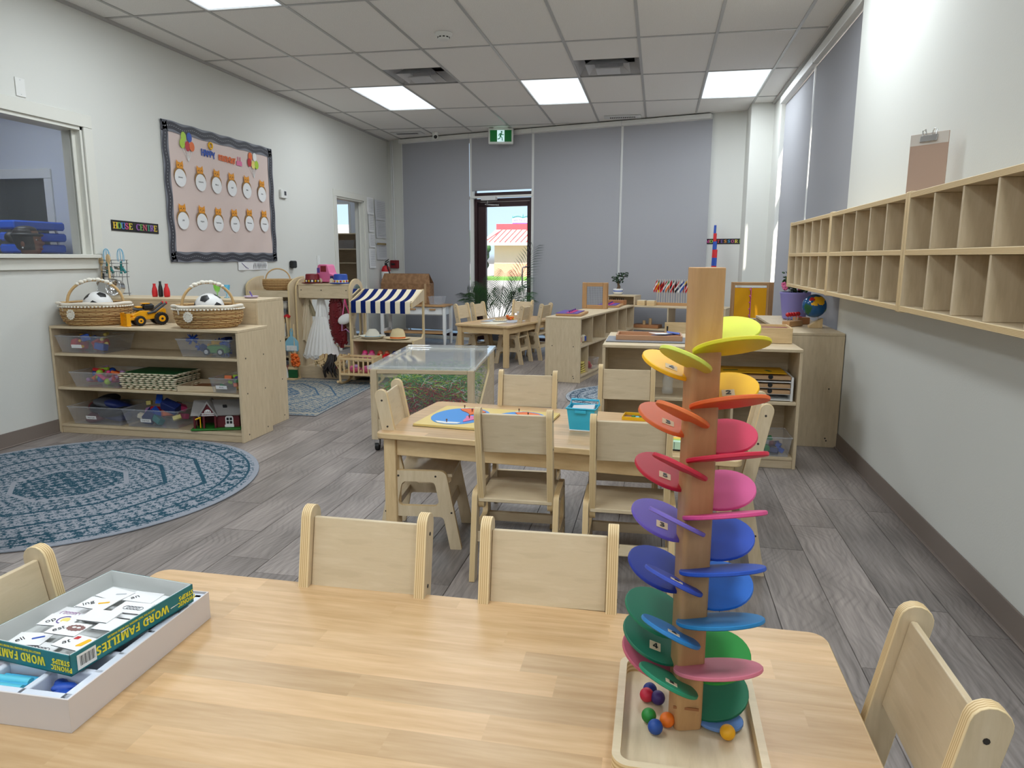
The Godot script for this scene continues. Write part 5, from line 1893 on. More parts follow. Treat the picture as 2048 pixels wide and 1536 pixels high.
func soccer_ball(label: String, where: Vector3, spin: float) -> void:
	var t := thing("soccer_ball", label, "ball", where, spin)
	var r := 0.098
	part(Shape.new().ball(M.white, Vector3(0, r, 0), Vector3.ONE * r, 28, 18), "shell", t)
	var ph := (1.0 + sqrt(5.0)) / 2.0
	for s1 in [-1.0, 1.0]:
		for s2 in [-1.0, 1.0]:
			for ax in 3:
				var v := Vector3()
				v[ax] = s1
				v[(ax + 1) % 3] = s2 * ph
				v = Basis(Vector3(1, 0.3, 0.2).normalized(), 0.5) * v.normalized()
				var e := v.cross(Vector3(0.2, 0.9, 0.4)).normalized()
				var f := v.cross(e)
				var sh := Shape.new()
				var ring := []
				for k in 5:
					var a := TAU * k / 5.0
					ring.append((v + (e * cos(a) + f * sin(a)) * 0.36).normalized())
				for k in 5:
					var a: Vector3 = ring[k]
					var b: Vector3 = ring[(k + 1) % 5]
					var m1 := (v + a).normalized()
					var m2 := (v + b).normalized()
					var R := r * 1.012
					var c := Vector3(0, r, 0)
					sh.tri(M.black, c + v * R, c + m1 * R, c + m2 * R, v, m1, m2)
					var m3 := (a + b).normalized()
					sh.tri(M.black, c + m1 * R, c + a * R, c + m3 * R, m1, a, m3)
					sh.tri(M.black, c + m1 * R, c + m3 * R, c + b * R, m1, m3, b)
					sh.tri(M.black, c + m1 * R, c + b * R, c + m2 * R, m1, b, m2)
				part(sh, "black_patch", t)


func toy_loader(where: Vector3, turn: float) -> void:
	var t := thing("toy_loader", "yellow and black toy loader truck with a front blade on the shelf top", "toy truck", where, turn)
	var yel := mat("loader_yellow", c8(240, 166, 10), 0.35)
	var sh := Shape.new()
	sh.at(Vector3(0, 0, 0), Basis(Vector3(0, 0, 1), Vector3(0, 1, 0), Vector3(-1, 0, 0)))
	sh.prism(yel, yel, rounded([[-0.125, 0.05, 0.01], [0.085, 0.035, 0.01], [0.10, 0.075, 0.01], [0.045, 0.105, 0.015], [-0.02, 0.10, 0.01], [-0.06, 0.085, 0.01], [-0.125, 0.125, 0.012]]), 0.07, 0.004)
	part(sh, "body", t)
	# curved blade
	var f := func(u: float, v: float) -> Vector3:
		return Vector3((u - 0.5) * 0.145, 0.002 + v * 0.088, 0.128 + 0.016 * pow(v * 2.0 - 1.0, 2.0))
	var bl := Shape.new().sheet(yel, 10, 8, f)
	var g := func(u: float, v: float) -> Vector3:
		return Vector3((u - 0.5) * 0.145, 0.002 + v * 0.088, 0.122 + 0.016 * pow(v * 2.0 - 1.0, 2.0))
	bl.sheet(yel, 10, 8, g)
	for s in [-1, 1]:
		bl.box(yel, Vector3(s * 0.0725, 0.046, 0.133), Vector3(0.004, 0.088, 0.026), 0.001)
		bl.box(yel, Vector3(s * 0.035, 0.05, 0.10), Vector3(0.012, 0.02, 0.07), 0.003)
	for k in 6:
		bl.box(yel, Vector3(-0.06 + k * 0.024, 0.004, 0.150), Vector3(0.010, 0.005, 0.014), 0.001)
	part(bl, "blade", t)
	var cab := Shape.new()
	cab.box(M.black, Vector3(0, 0.128, -0.015), Vector3(0.072, 0.045, 0.075), 0.014)
	part(cab, "cab", t)
	part(Shape.new().box(M.dark_grey, Vector3(0, 0.112, 0.05), Vector3(0.062, 0.02, 0.055), 0.008).box(yel, Vector3(0, 0.128, 0.045), Vector3(0.06, 0.012, 0.04), 0.005), "bonnet", t)
	part(Shape.new().box(yel, Vector3(0, 0.152, 0.0), Vector3(0.06, 0.006, 0.05), 0.002), "roof_plate", t)
	for s in [-1, 1]:
		part(Shape.new().tube(M.dark_grey, [Vector3(s * 0.042, 0.085, 0.0), Vector3(s * 0.042, 0.095, -0.05), Vector3(s * 0.040, 0.15, -0.125)], 0.009, 6).ball(M.bright_red, Vector3(s * 0.040, 0.152, -0.128), Vector3(0.008, 0.012, 0.008), 8, 5), "exhaust", t)
		for z in [[0.055, 0.036], [-0.085, 0.046]]:
			var w := Shape.new()
			var c := Vector3(s * 0.054, z[1], z[0])
			w.at(c, Basis(Vector3.UP, PI / 2))
			var tyre := PackedVector2Array()
			for k in 36:
				tyre.append(Vector2.from_angle(TAU * k / 36.0) * z[1] * (1.0 - 0.06 * (k % 2)))
			w.prism(M.black, M.black, tyre, 0.036, 0.006)
			var o := part(w, "wheel", t)
			var hub := Shape.new()
			hub.cyl(yel, c + Vector3(s * 0.016, 0, 0), c + Vector3(s * 0.021, 0, 0), z[1] * 0.52, z[1] * 0.45, 14)
			hub.cyl(M.dark_metal, c + Vector3(s * 0.020, 0, 0), c + Vector3(s * 0.0225, 0, 0), z[1] * 0.18, z[1] * 0.18, 10)
			part(hub, "hub", o)


# clear tapered storage bin; w, d at the rim
func clear_bin(label: String, where: Vector3, turn: float, w: float, d: float, h: float, tab := "", m: Material = null) -> Node3D:
	var pm: Material = m if m else M.bin_plastic
	var t := thing("clear_bin", label, "bin", where, turn, "clear plastic storage bins")
	var k := 0.86
	var wall := Shape.new()
	for s in [-1.0, 1.0]:
		wall.quad(pm, Vector3(-w / 2 * k, 0.003, s * d / 2 * k), Vector3(w / 2 * k, 0.003, s * d / 2 * k), Vector3(w / 2, h, s * d / 2), Vector3(-w / 2, h, s * d / 2), Vector3(0, 0, s))
		wall.quad(pm, Vector3(s * w / 2 * k, 0.003, -d / 2 * k), Vector3(s * w / 2 * k, 0.003, d / 2 * k), Vector3(s * w / 2, h, d / 2), Vector3(s * w / 2, h, -d / 2), Vector3(s, 0, 0))
	part(wall, "wall", t)
	part(Shape.new().box(pm, Vector3(0, 0.003, 0), Vector3(w * k, 0.004, d * k)), "bottom", t)
	var rim := Shape.new()
	for s in [-1, 1]:
		rim.box(pm, Vector3(0, h, s * d / 2), Vector3(w + 0.012, 0.008, 0.010), 0.003)
		rim.box(pm, Vector3(s * w / 2, h, 0), Vector3(0.010, 0.008, d), 0.003)
	part(rim, "rim", t)
	if tab:
		var slope := Basis(Vector3.RIGHT, atan2(d / 2 * (1 - k), h))
		var p := Vector3(-w * 0.10, h * 0.40, d / 2 * lerpf(k, 1.0, 0.40) + 0.002)
		var o := part(Shape.new().at(p, slope).box(M.paper, Vector3(), Vector3(0.082, 0.024, 0.001)), "name_label", t)
		if tab != " ":
			part_of(text_mesh(tab, M.ink, 0.0085, 0.0006, false, false), "lettering", o, Transform3D(slope, p + slope * Vector3(0, 0, 0.0009)))
	return t


# loose toys lying in a bin
func fill(where: Vector3, turn: float, w: float, d: float, h: float, n: int, kinds: Array, inside: String, group: String, seed_: int) -> void:
	rng.seed = seed_
	var b := Basis(Vector3.UP, turn)
	for k in n:
		var e: Array = kinds[k % kinds.size()]
		var sh := Shape.new()
		var s: float = e[3]
		var m: Material = M[e[0]]
		var rot := Basis.from_euler(Vector3(rng.randf_range(-0.5, 0.5), rng.randf_range(-1.5, 1.5), rng.randf_range(-0.5, 0.5)))
		match e[2]:
			"block":
				sh.box(m, Vector3(), Vector3(s, s * 0.55, s * 0.6), s * 0.06, rot)
			"peg":
				sh.cyl(m, rot * Vector3(-s / 2, 0, 0), rot * Vector3(s / 2, 0, 0), s * 0.17, s * 0.17, 10)
				sh.ball(m, rot * Vector3(s / 2, 0, 0), Vector3.ONE * s * 0.19, 10, 6)
			"ball":
				sh.ball(m, Vector3(), Vector3.ONE * s * 0.5, 14, 9)
			"burr":
				for j in 26:
					var d3 := Vector3(rng.randf_range(-1, 1), rng.randf_range(-1, 1), rng.randf_range(-1, 1)).normalized()
					sh.cyl(m, Vector3(), d3 * s * 0.5, s * 0.09, s * 0.03, 4)
			"cloth":
				sh.ball(m, Vector3(), Vector3(s * 0.7, s * 0.22, s * 0.5), 14, 8, rot)
			"plate":
				sh.box(m, Vector3(), Vector3(s, s * 0.06, s * 0.7), 0.002, rot)
			"wedge":
				sh.at(Vector3(), rot)
				sh.prism(m, m, pv([[-s / 2, 0], [s / 2, 0], [0, s * 0.6]]), s * 0.4, 0.002)
				sh.at(Vector3())
			"arch":
				sh.at(Vector3(), rot)
				var arc := PackedVector2Array()
				for j in 13:
					arc.append(Vector2.from_angle(PI * j / 12.0) * s * 0.5)
				for j in 13:
					arc.append(Vector2.from_angle(PI - PI * j / 12.0) * s * 0.3)
				sh.prism(m, m, arc, s * 0.3, 0.001)
				sh.at(Vector3())
		var lay := h * (0.12 + 0.80 * (float(k) / n)) if e.size() < 5 else float(e[4])
		var p := where + b * Vector3(rng.randf_range(-0.5, 0.5) * (w * 0.86 - s), lay + s * 0.2, rng.randf_range(-0.35, 0.5) * (d * 0.86 - s))
		solo(sh, String(e[1]).replace(" ", "_"), "%s %s %s" % [String(e[0]).replace("_", " "), e[1], inside], "toy", p, turn, group)


func make_left_shelf_things() -> void:
	basket("lined wicker basket with a soccer ball standing against the interior window wall", Vector3(-3.895, 0.766, -4.43), 0.35, 1.03)
	basket("lined wicker basket with a soccer ball at the aisle end of the shelf", Vector3(-3.010, 0.766, -4.43), 0.45, 1.0)
	soccer_ball("black and white soccer ball in the basket by the interior window", Vector3(-3.895, 0.800, -4.45), 0.3)
	soccer_ball("black and white soccer ball in the basket at the aisle end", Vector3(-3.015, 0.800, -4.45), 1.1)
	toy_loader(Vector3(-3.520, 0.766, -4.455), -0.62)
	var y1 := 0.578
	var y2 := 0.338
	var y3 := 0.072
	# upper shelf
	clear_bin("clear bin of gold and blue toy pieces on the upper shelf", Vector3(-3.905, y1, -4.41), 0, 0.39, 0.30, 0.118, " ")
	fill(Vector3(-3.905, y1, -4.41), 0, 0.39, 0.30, 0.118, 12, [["red", "toy tub", "block", 0.10, 0.03], ["blue", "toy block", "block", 0.085], ["yellow", "link chain", "peg", 0.06], ["pale_yellow", "link chain", "peg", 0.07]], "in the clear bin by the window wall", "toys in the gold and blue bin", 31)
	clear_bin("clear bin with a green toy car and blue burr balls", Vector3(-2.955, y1, -4.41), 0, 0.40, 0.30, 0.118, "")
	fill(Vector3(-2.955, y1, -4.41), 0, 0.40, 0.30, 0.118, 9, [["blue", "burr ball", "burr", 0.085], ["yellow", "toy scoop", "block", 0.07], ["blue", "burr ball", "burr", 0.075], ["navy", "toy block", "block", 0.06]], "in the clear bin with the green car", "toys in the green car bin", 32)
	# green toy car in that bin
	var car := thing("toy_car", "green toy car with grey spoked wheels lying in the clear bin", "toy car", Vector3(-2.905, y1 + 0.012, -4.335), 0.05)
	var body := Shape.new()
	body.prism(mat("car_green", c8(86, 138, 66), 0.4), M.car_green, rounded([[-0.085, 0.012, 0.01], [0.085, 0.012, 0.01], [0.085, 0.045, 0.015], [0.045, 0.062, 0.015], [-0.03, 0.066, 0.015], [-0.085, 0.045, 0.015]]), 0.07, 0.008)
	part(body, "body", car)
	for s in [-1, 1]:
		for x in [-0.05, 0.05]:
			part(Shape.new().cyl(M.black, Vector3(x, 0.022, s * 0.030), Vector3(x, 0.022, s * 0.045), 0.023, 0.023, 18).cyl(M.light_grey, Vector3(x, 0.022, s * 0.045), Vector3(x, 0.022, s * 0.047), 0.016, 0.014, 6), "wheel", car)
	# middle shelf
	clear_bin("clear bin of red, yellow and blue pegs on the middle shelf", Vector3(-3.815, y2, -4.41), 0, 0.40, 0.30, 0.105, "")
	fill(Vector3(-3.815, y2, -4.41), 0, 0.40, 0.30, 0.105, 30, [["red", "wooden peg", "peg", 0.075], ["lime", "wooden peg", "peg", 0.07], ["hot_pink", "wooden peg", "peg", 0.075], ["blue", "wooden peg", "ball", 0.05], ["orange", "wooden peg", "peg", 0.07], ["lime", "round bead", "ball", 0.045], ["mauve", "wooden peg", "peg", 0.075]], "in the clear bin of mixed pegs", "pegs in the middle shelf bin", 33)
	# stack of interlocking foam mats
	rng.seed = 4
	for k in 8:
		var sh := Shape.new()
		var dark := k % 3 == 2
		sh.box(M.dark_green, Vector3(0, 0.0115, 0), Vector3(0.40, 0.004, 0.26), 0.001)
		sh.box(M.cream, Vector3(0, 0.005, 0), Vector3(0.395, 0.009, 0.255), 0.002)
		for j in 9:
			sh.box(M.cream, Vector3(-0.20 + 0.05 * j + 0.012 * (k % 2), 0.006, 0.138), Vector3(0.030, 0.010, 0.022), 0.004)
			if j < 6:
				sh.box(M.cream, Vector3(0.208, 0.006, -0.12 + 0.05 * j), Vector3(0.022, 0.010, 0.030), 0.004)
				sh.box(M.cream, Vector3(-0.208, 0.006, -0.12 + 0.05 * j), Vector3(0.022, 0.010, 0.030), 0.004)
		solo(sh, "foam_mat", "cream and dark green interlocking foam mat in the stack on the shelf", "mat", Vector3(-3.412 + rng.randf_range(-0.012, 0.012), y2 + 0.0145 * k, -4.42 + rng.randf_range(-0.01, 0.01)), 0.02 * (k % 3) - 0.02, "stack of foam mats")
	# shallow wooden tray and a small block bin
	var t := thing("wooden_tray", "shallow pale wooden tray on the middle shelf beside the foam mats", "tray", Vector3(-3.055, y2, -4.42), 0.12)
	part(Shape.new().box(M.walnut_x, Vector3(0, 0.006, 0), Vector3(0.26, 0.006, 0.28)), "floor", t)
	for s in [-1, 1]:
		part(Shape.new().box(M.birch_x, Vector3(0, 0.02, s * 0.142), Vector3(0.27, 0.04, 0.007), 0.001), "side", t)
		part(Shape.new().box(M.birch_z, Vector3(s * 0.134, 0.02, 0), Vector3(0.007, 0.04, 0.284), 0.001), "side", t)
	clear_bin("small clear bin of coloured blocks with a name label, middle shelf end", Vector3(-2.825, y2, -4.40), 0, 0.20, 0.28, 0.10, "Blocks")
	fill(Vector3(-2.825, y2, -4.40), 0, 0.20, 0.28, 0.10, 12, [["yellow", "toy block", "block", 0.04], ["sky_blue", "toy block", "block", 0.04], ["green", "toy block", "block", 0.045], ["orange", "toy block", "block", 0.05], ["purple", "toy block", "block", 0.045], ["lime", "toy block", "block", 0.035]], "in the small labelled block bin", "blocks in the small bin", 34)
	# bottom shelf
	clear_bin("clear bin of dark costumes labelled on the bottom shelf", Vector3(-3.835, y3, -4.41), 0, 0.44, 0.31, 0.125, "Bear Track")
	fill(Vector3(-3.835, y3, -4.41), 0, 0.44, 0.31, 0.125, 8, [["maroon", "folded cloth", "cloth", 0.17], ["navy", "folded cloth", "cloth", 0.18], ["black_cloth", "folded cloth", "cloth", 0.2], ["dark_grey", "folded cloth", "cloth", 0.16]], "in the labelled bin next to the window wall", "cloths in the costume bin", 35)
	clear_bin("clear bin heaped with train track and blocks on the bottom shelf", Vector3(-3.395, y3, -4.405), 0, 0.44, 0.31, 0.125, "Train Track")
	fill(Vector3(-3.395, y3, -4.405), 0, 0.44, 0.31, 0.155, 17, [["mauve", "track piece", "arch", 0.12, 0.03], ["teal", "toy block", "block", 0.08, 0.03], ["hot_pink", "toy block", "block", 0.07], ["navy", "toy block", "block", 0.12], ["cream", "toy block", "block", 0.06], ["pale_yellow", "toy block", "block", 0.055], ["blue", "toy roof", "wedge", 0.10], ["orange", "toy block", "block", 0.09], ["dark_green", "toy block", "wedge", 0.09], ["red", "toy block", "block", 0.07]], "in the heaped train track bin", "toys in the train track bin", 36)
	farm_house(Vector3(-2.955, y3, -4.385), 0.35)
	# counter behind: bottles, goblets, plate
	var top := 0.944
	for k in 3:
		var x: float = [-3.700, -3.650, -3.598][k]
		var m: Material = [M.bright_red, M.black, M.bright_red][k]
		var h: float = [0.098, 0.116, 0.098][k]
		var r: float = [0.020, 0.0165, 0.022][k]
		solo(Shape.new().lathe(m, [Vector2(0, 0), Vector2(r * 0.85, 0), Vector2(r, 0.012), Vector2(r, h * 0.40), Vector2(r * 0.82, h * 0.62), Vector2(r * 0.50, h * 0.82), Vector2(r * 0.48, h * 0.94), Vector2(r * 0.55, h), Vector2(0, h)], 18), "toy_bottle", ["red squeeze bottle on the counter, on the pot rack side of the black one", "slim black toy bottle standing between two red bottles", "red squeeze bottle on the counter, on the goblet side of the black one"][k], "bottle", Vector3(x, top, -4.80), 0, "toy bottles on the counter")
	for k in 2:
		var m: Material = [M.green_glass, M.blue_glass][k]
		solo(Shape.new().lathe(m, [Vector2(0, 0.002), Vector2(0.022, 0.002), Vector2(0.022, 0.006), Vector2(0.005, 0.010), Vector2(0.004, 0.035), Vector2(0.016, 0.048), Vector2(0.024, 0.075), Vector2(0.026, 0.095), Vector2(0.024, 0.095), Vector2(0.021, 0.07), Vector2(0.012, 0.05), Vector2(0, 0.048)], 18), "toy_goblet", ["lime green plastic goblet behind the soccer ball basket handle", "sky blue plastic goblet beside the lime green one"][k], "goblet", Vector3([-3.165, -3.095][k], top, [-4.78, -4.79][k]), 0, "plastic goblets")
	t = thing("toy_plate", "lilac toy plate with a dark stick at the counter's end", "plate", Vector3(-2.93, top, -4.84))
	part(Shape.new().lathe(mat("lilac_plate", c8(206, 192, 222), 0.4), [Vector2(0, 0.002), Vector2(0.04, 0.002), Vector2(0.052, 0.014), Vector2(0.054, 0.014), Vector2(0.042, 0.0), Vector2(0, 0.0)], 24), "dish", t)
	solo(Shape.new().tube(M.purple, [Vector3(0, 0.006, 0), Vector3(-0.02, 0.045, 0.0)], 0.005, 6), "toy_spoon", "dark purple stick leaning up from the lilac plate", "spoon", Vector3(-2.92, top + 0.001, -4.84))
	pot_rack(Vector3(-4.035, top, -4.80))


func farm_house(where: Vector3, turn: float) -> void:
	var t := thing("toy_farmhouse", "dark red toy farmhouse with grey roof and white windows on a green base", "toy house", where, turn)
	part(Shape.new().box(M.grass_green, Vector3(0, 0.008, 0), Vector3(0.33, 0.014, 0.22), 0.005), "green_base", t)
	var red: Material = M.maroon
	part(Shape.new().slab(red, Vector3(0.0, 0.015, -0.09), Vector3(0.15, 0.115, 0.075), 0.002), "house", t)
	var w := Shape.new()
	w.slab(red, Vector3(-0.145, 0.015, -0.09), Vector3(0.0, 0.11, -0.085))
	w.slab(red, Vector3(-0.145, 0.015, -0.09), Vector3(-0.138, 0.11, 0.02))
	part(w, "porch_wall", t)
	for x in [-0.145, -0.085, -0.010]:
		part(Shape.new().box(red, Vector3(x + 0.006, 0.062, 0.085), Vector3(0.014, 0.096, 0.014), 0.002), "porch_post", t)
	part(Shape.new().slab(red, Vector3(-0.085, 0.098, 0.080), Vector3(0.0, 0.118, 0.094)), "porch_beam", t)
	var grey := mat("roof_grey", c8(146, 142, 140), 0.7)
	var rf := Shape.new()
	rf.at(Vector3(0.0, 0.112, -0.005), Basis(Vector3.UP, PI / 2))
	rf.prism(grey, grey, pv([[-0.105, -0.006], [-0.098, -0.012], [0, 0.068], [0.098, -0.012], [0.105, -0.006], [0, 0.082]]), 0.32)
	part(rf, "roof", t)
	# gable over the porch
	var gb := Shape.new()
	gb.at(Vector3(-0.048, 0.112, 0.030))
	gb.prism(grey, grey, pv([[-0.066, -0.010], [-0.058, -0.016], [0, 0.076], [0.058, -0.016], [0.066, -0.010], [0, 0.092]]), 0.15)
	gb.prism(red, red, pv([[-0.055, -0.012], [0.055, -0.012], [0, 0.075]]), 0.128)
	part(gb, "gable", t)
	var fan := Shape.new()
	fan.at(Vector3(-0.048, 0.125, 0.0965))
	var half := PackedVector2Array()
	for k in 11:
		half.append(Vector2.from_angle(PI * k / 10.0) * 0.022)
	fan.prism(M.white, M.white, half, 0.003)
	for k in 3:
		fan.prism(M.dark_red, M.dark_red, pv([[-0.003 + (k - 1) * 0.010, 0.003], [0.003 + (k - 1) * 0.010, 0.003], [(k - 1) * 0.013, 0.015]]), 0.0036)
	part(fan, "fan_window", t)
	var sg := part(Shape.new().box(M.white, Vector3(-0.048, 0.112, 0.098), Vector3(0.082, 0.020, 0.003), 0.001), "sign_board", t)
	part_of(text_mesh("FARMHOUSE", M.dark_red, 0.010, 0.0008), "lettering", sg, Transform3D(Basis(), Vector3(-0.048, 0.112, 0.1002)))
	part(Shape.new().box(M.black, Vector3(0.055, 0.158, 0.052), Vector3(0.026, 0.024, 0.012), 0.002, Basis(Vector3.RIGHT, 0.7)), "skylight", t)
	for k in 2:
		var b := Basis() if k == 0 else Basis(Vector3.UP, PI / 2)
		var o := Vector3(0.085, 0.062, 0.077) if k == 0 else Vector3(0.152, 0.066, -0.01)
		var win := Shape.new()
		win.at(o, b)
		win.prism(M.white, M.white, rounded([[-0.026, -0.03, 0.002], [0.026, -0.03, 0.002], [0.026, 0.034, 0.016], [-0.026, 0.034, 0.016]]), 0.004, 0.001)
		for q in [[-0.0105, -0.012], [0.0105, -0.012], [-0.0105, 0.012], [0.0105, 0.012]]:
			win.box(M.black, Vector3(q[0], q[1], 0.0018), Vector3(0.016, 0.019, 0.0015))
		if k == 0:
			win.box(M.white, Vector3(0, -0.036, 0.004), Vector3(0.06, 0.018, 0.012), 0.002)
		part(win, "white_window", t)
	part(Shape.new().tube(M.yellow, [Vector3(-0.10, 0.02, 0.095), Vector3(-0.10, 0.09, 0.095)], 0.004, 5).tube(M.yellow, [Vector3(-0.13, 0.080, 0.10), Vector3(-0.095, 0.094, 0.10)], 0.006, 5), "yellow_post", t)


func pot_rack(where: Vector3) -> void:
	var t := thing("utensil_rack", "wire kitchen rack with three curved tiers standing on the counter", "rack", where)
	var fr := Shape.new()
	for s in [-1, 1]:
		fr.tube(M.wire, [Vector3(s * 0.068, 0, 0.02), Vector3(s * 0.060, 0.14, -0.01), Vector3(s * 0.068, 0.27, -0.01)], 0.0028, 5)
		fr.tube(M.wire, [Vector3(s * 0.068, 0, -0.06), Vector3(s * 0.06, 0.14, -0.06), Vector3(s * 0.068, 0.27, -0.06)], 0.0028, 5)
	part(fr, "upright", t)
	for y in [0.02, 0.145, 0.185, 0.245, 0.27]:
		part(Shape.new().tube(M.wire, [Vector3(-0.08, y, -0.06), Vector3(-0.085, y, 0.03), Vector3(0, y, 0.052), Vector3(0.085, y, 0.03), Vector3(0.08, y, -0.06)], 0.0025, 5, true), "tier_ring", t)
	var bars := Shape.new()
	for k in 9:
		var x := -0.07 + k * 0.0175
		bars.tube(M.wire, [Vector3(x, 0.145, 0.046 - x * x * 3.0), Vector3(x, 0.185, 0.046 - x * x * 3.0)], 0.0016, 4)
	part(bars, "tier_bar", t)
	# things hung on or stood in the rack
	for k in 2:
		var x: float = [-0.058, 0.062][k]
		var w := thing("whisk", ["wire whisk in the rack over the frying pan", "wire whisk with a teal handle in the rack over the steel pot"][k], "whisk", where + Vector3(x, 0.17, 0.0))
		part(Shape.new().cyl(M.teal, Vector3(0, 0, 0), Vector3(0.005, 0.09, 0), 0.009, 0.007, 10), "handle", w)
		for j in 4:
			var b := Basis(Vector3.UP, PI * j / 4.0)
			var loop := []
			for i in 13:
				var a := PI * i / 12.0
				loop.append(Vector3(0.005, 0.09, 0) + b * Vector3(cos(a) * 0.032 * sin(a * 0.5 + 0.8), sin(a) * 0.095, 0))
			part(Shape.new().tube(M.sky_blue, loop, 0.0013, 4), "wire_loop", w)
	for k in 2:
		var s := thing("wooden_spoon", ["wooden spoon hanging in front of the rack", "wooden spatula standing at the wall side of the rack"][k], "spoon", where + [Vector3(0.012, 0.135, 0.062), Vector3(-0.088, 0.12, 0.02)][k])
		part(Shape.new().cyl(M.maple_y, Vector3(0, 0, 0), Vector3(0, 0.12, 0), 0.008, 0.006, 8), "handle", s)
		part(Shape.new().ball(M.maple_y, Vector3(0, 0.145, 0.0), Vector3(0.021, 0.036, 0.007), 12, 8), "bowl", s)
	var pot := thing("steel_pot", "shiny steel saucepan leaning open side out in the rack", "pot", where + Vector3(0.075, 0.0, 0.075))
	var ps := Shape.new()
	ps.at(Vector3(0, 0.066, -0.02), Basis(Vector3.RIGHT, PI / 2 - 0.12))
	ps.lathe(M.chrome, [Vector2(0, 0.0), Vector2(0.055, 0.0), Vector2(0.060, 0.008), Vector2(0.062, 0.055), Vector2(0.066, 0.060), Vector2(0.062, 0.060), Vector2(0.058, 0.054), Vector2(0.056, 0.010), Vector2(0, 0.006)], 32)
	part(ps, "bowl", pot)
	part(Shape.new().tube(M.steel, [Vector3(-0.05, 0.09, -0.01), Vector3(-0.075, 0.12, -0.02), Vector3(-0.07, 0.16, -0.03)], 0.005, 6), "handle", pot)
	var pan := thing("steel_pan", "grey steel frying pan leaning in the rack behind the basket handle", "pan", where + Vector3(-0.055, 0.0, 0.070))
	ps = Shape.new()
	ps.at(Vector3(0, 0.062, -0.02), Basis(Vector3.RIGHT, PI / 2 - 0.15))
	ps.lathe(M.steel, [Vector2(0, 0.0), Vector2(0.05, 0.0), Vector2(0.062, 0.022), Vector2(0.060, 0.022), Vector2(0.048, 0.004), Vector2(0, 0.004)], 28)
	part(ps, "bowl", pan)
	part(Shape.new().tube(M.dark_metal, [Vector3(0, 0.115, -0.02), Vector3(-0.01, 0.17, -0.035)], 0.007, 6), "handle", pan)
	for k in 2:
		solo(Shape.new().lathe(M.steel, [Vector2(0, 0), Vector2(0.03, 0.008), Vector2(0.036, 0.03), Vector2(0.034, 0.03), Vector2(0.028, 0.01), Vector2(0, 0.003)], 16).cyl(M.teal, Vector3(0.03, 0.02, 0), Vector3(0.055, -0.02, 0.0), 0.008, 0.010, 8), "ladle", ["steel ladle with teal grip in the rack near the wall", "steel ladle with teal grip in the rack near the bottles"][k], "ladle", where + [Vector3(-0.035, 0.195, 0.03), Vector3(0.028, 0.195, -0.02)][k])


# ---------------------------------------------------------------- dress-up corner, market stall and buffet
func hanging(m: Material, top_w: float, low_w: float, h: float, folds: float, depth: float, hem := 0.0, lean := 0.0) -> Shape:
	var sh := Shape.new()
	for side_ in [-1.0, 1.0]:
		var side: float = side_
		var f := func(u: float, v: float) -> Vector3:
			var w := lerpf(top_w, low_w, pow(1.0 - v, 0.75))
			var x := (u - 0.5) * w
			var bulge := sqrt(maxf(0.0, 1.0 - pow(2.0 * u - 1.0, 2.0)))
			var z := side * depth * bulge * lerpf(1.0, 0.5, v) + 0.010 * sin(u * folds * TAU) * (1.0 - v)
			var y := -h * (1.0 - v) + hem * sin(u * folds * TAU * 0.5) * (1.0 - v)
			return Vector3(x + lean * (1.0 - v), y, z)
		sh.sheet(m, 36, 14, f)
	return sh


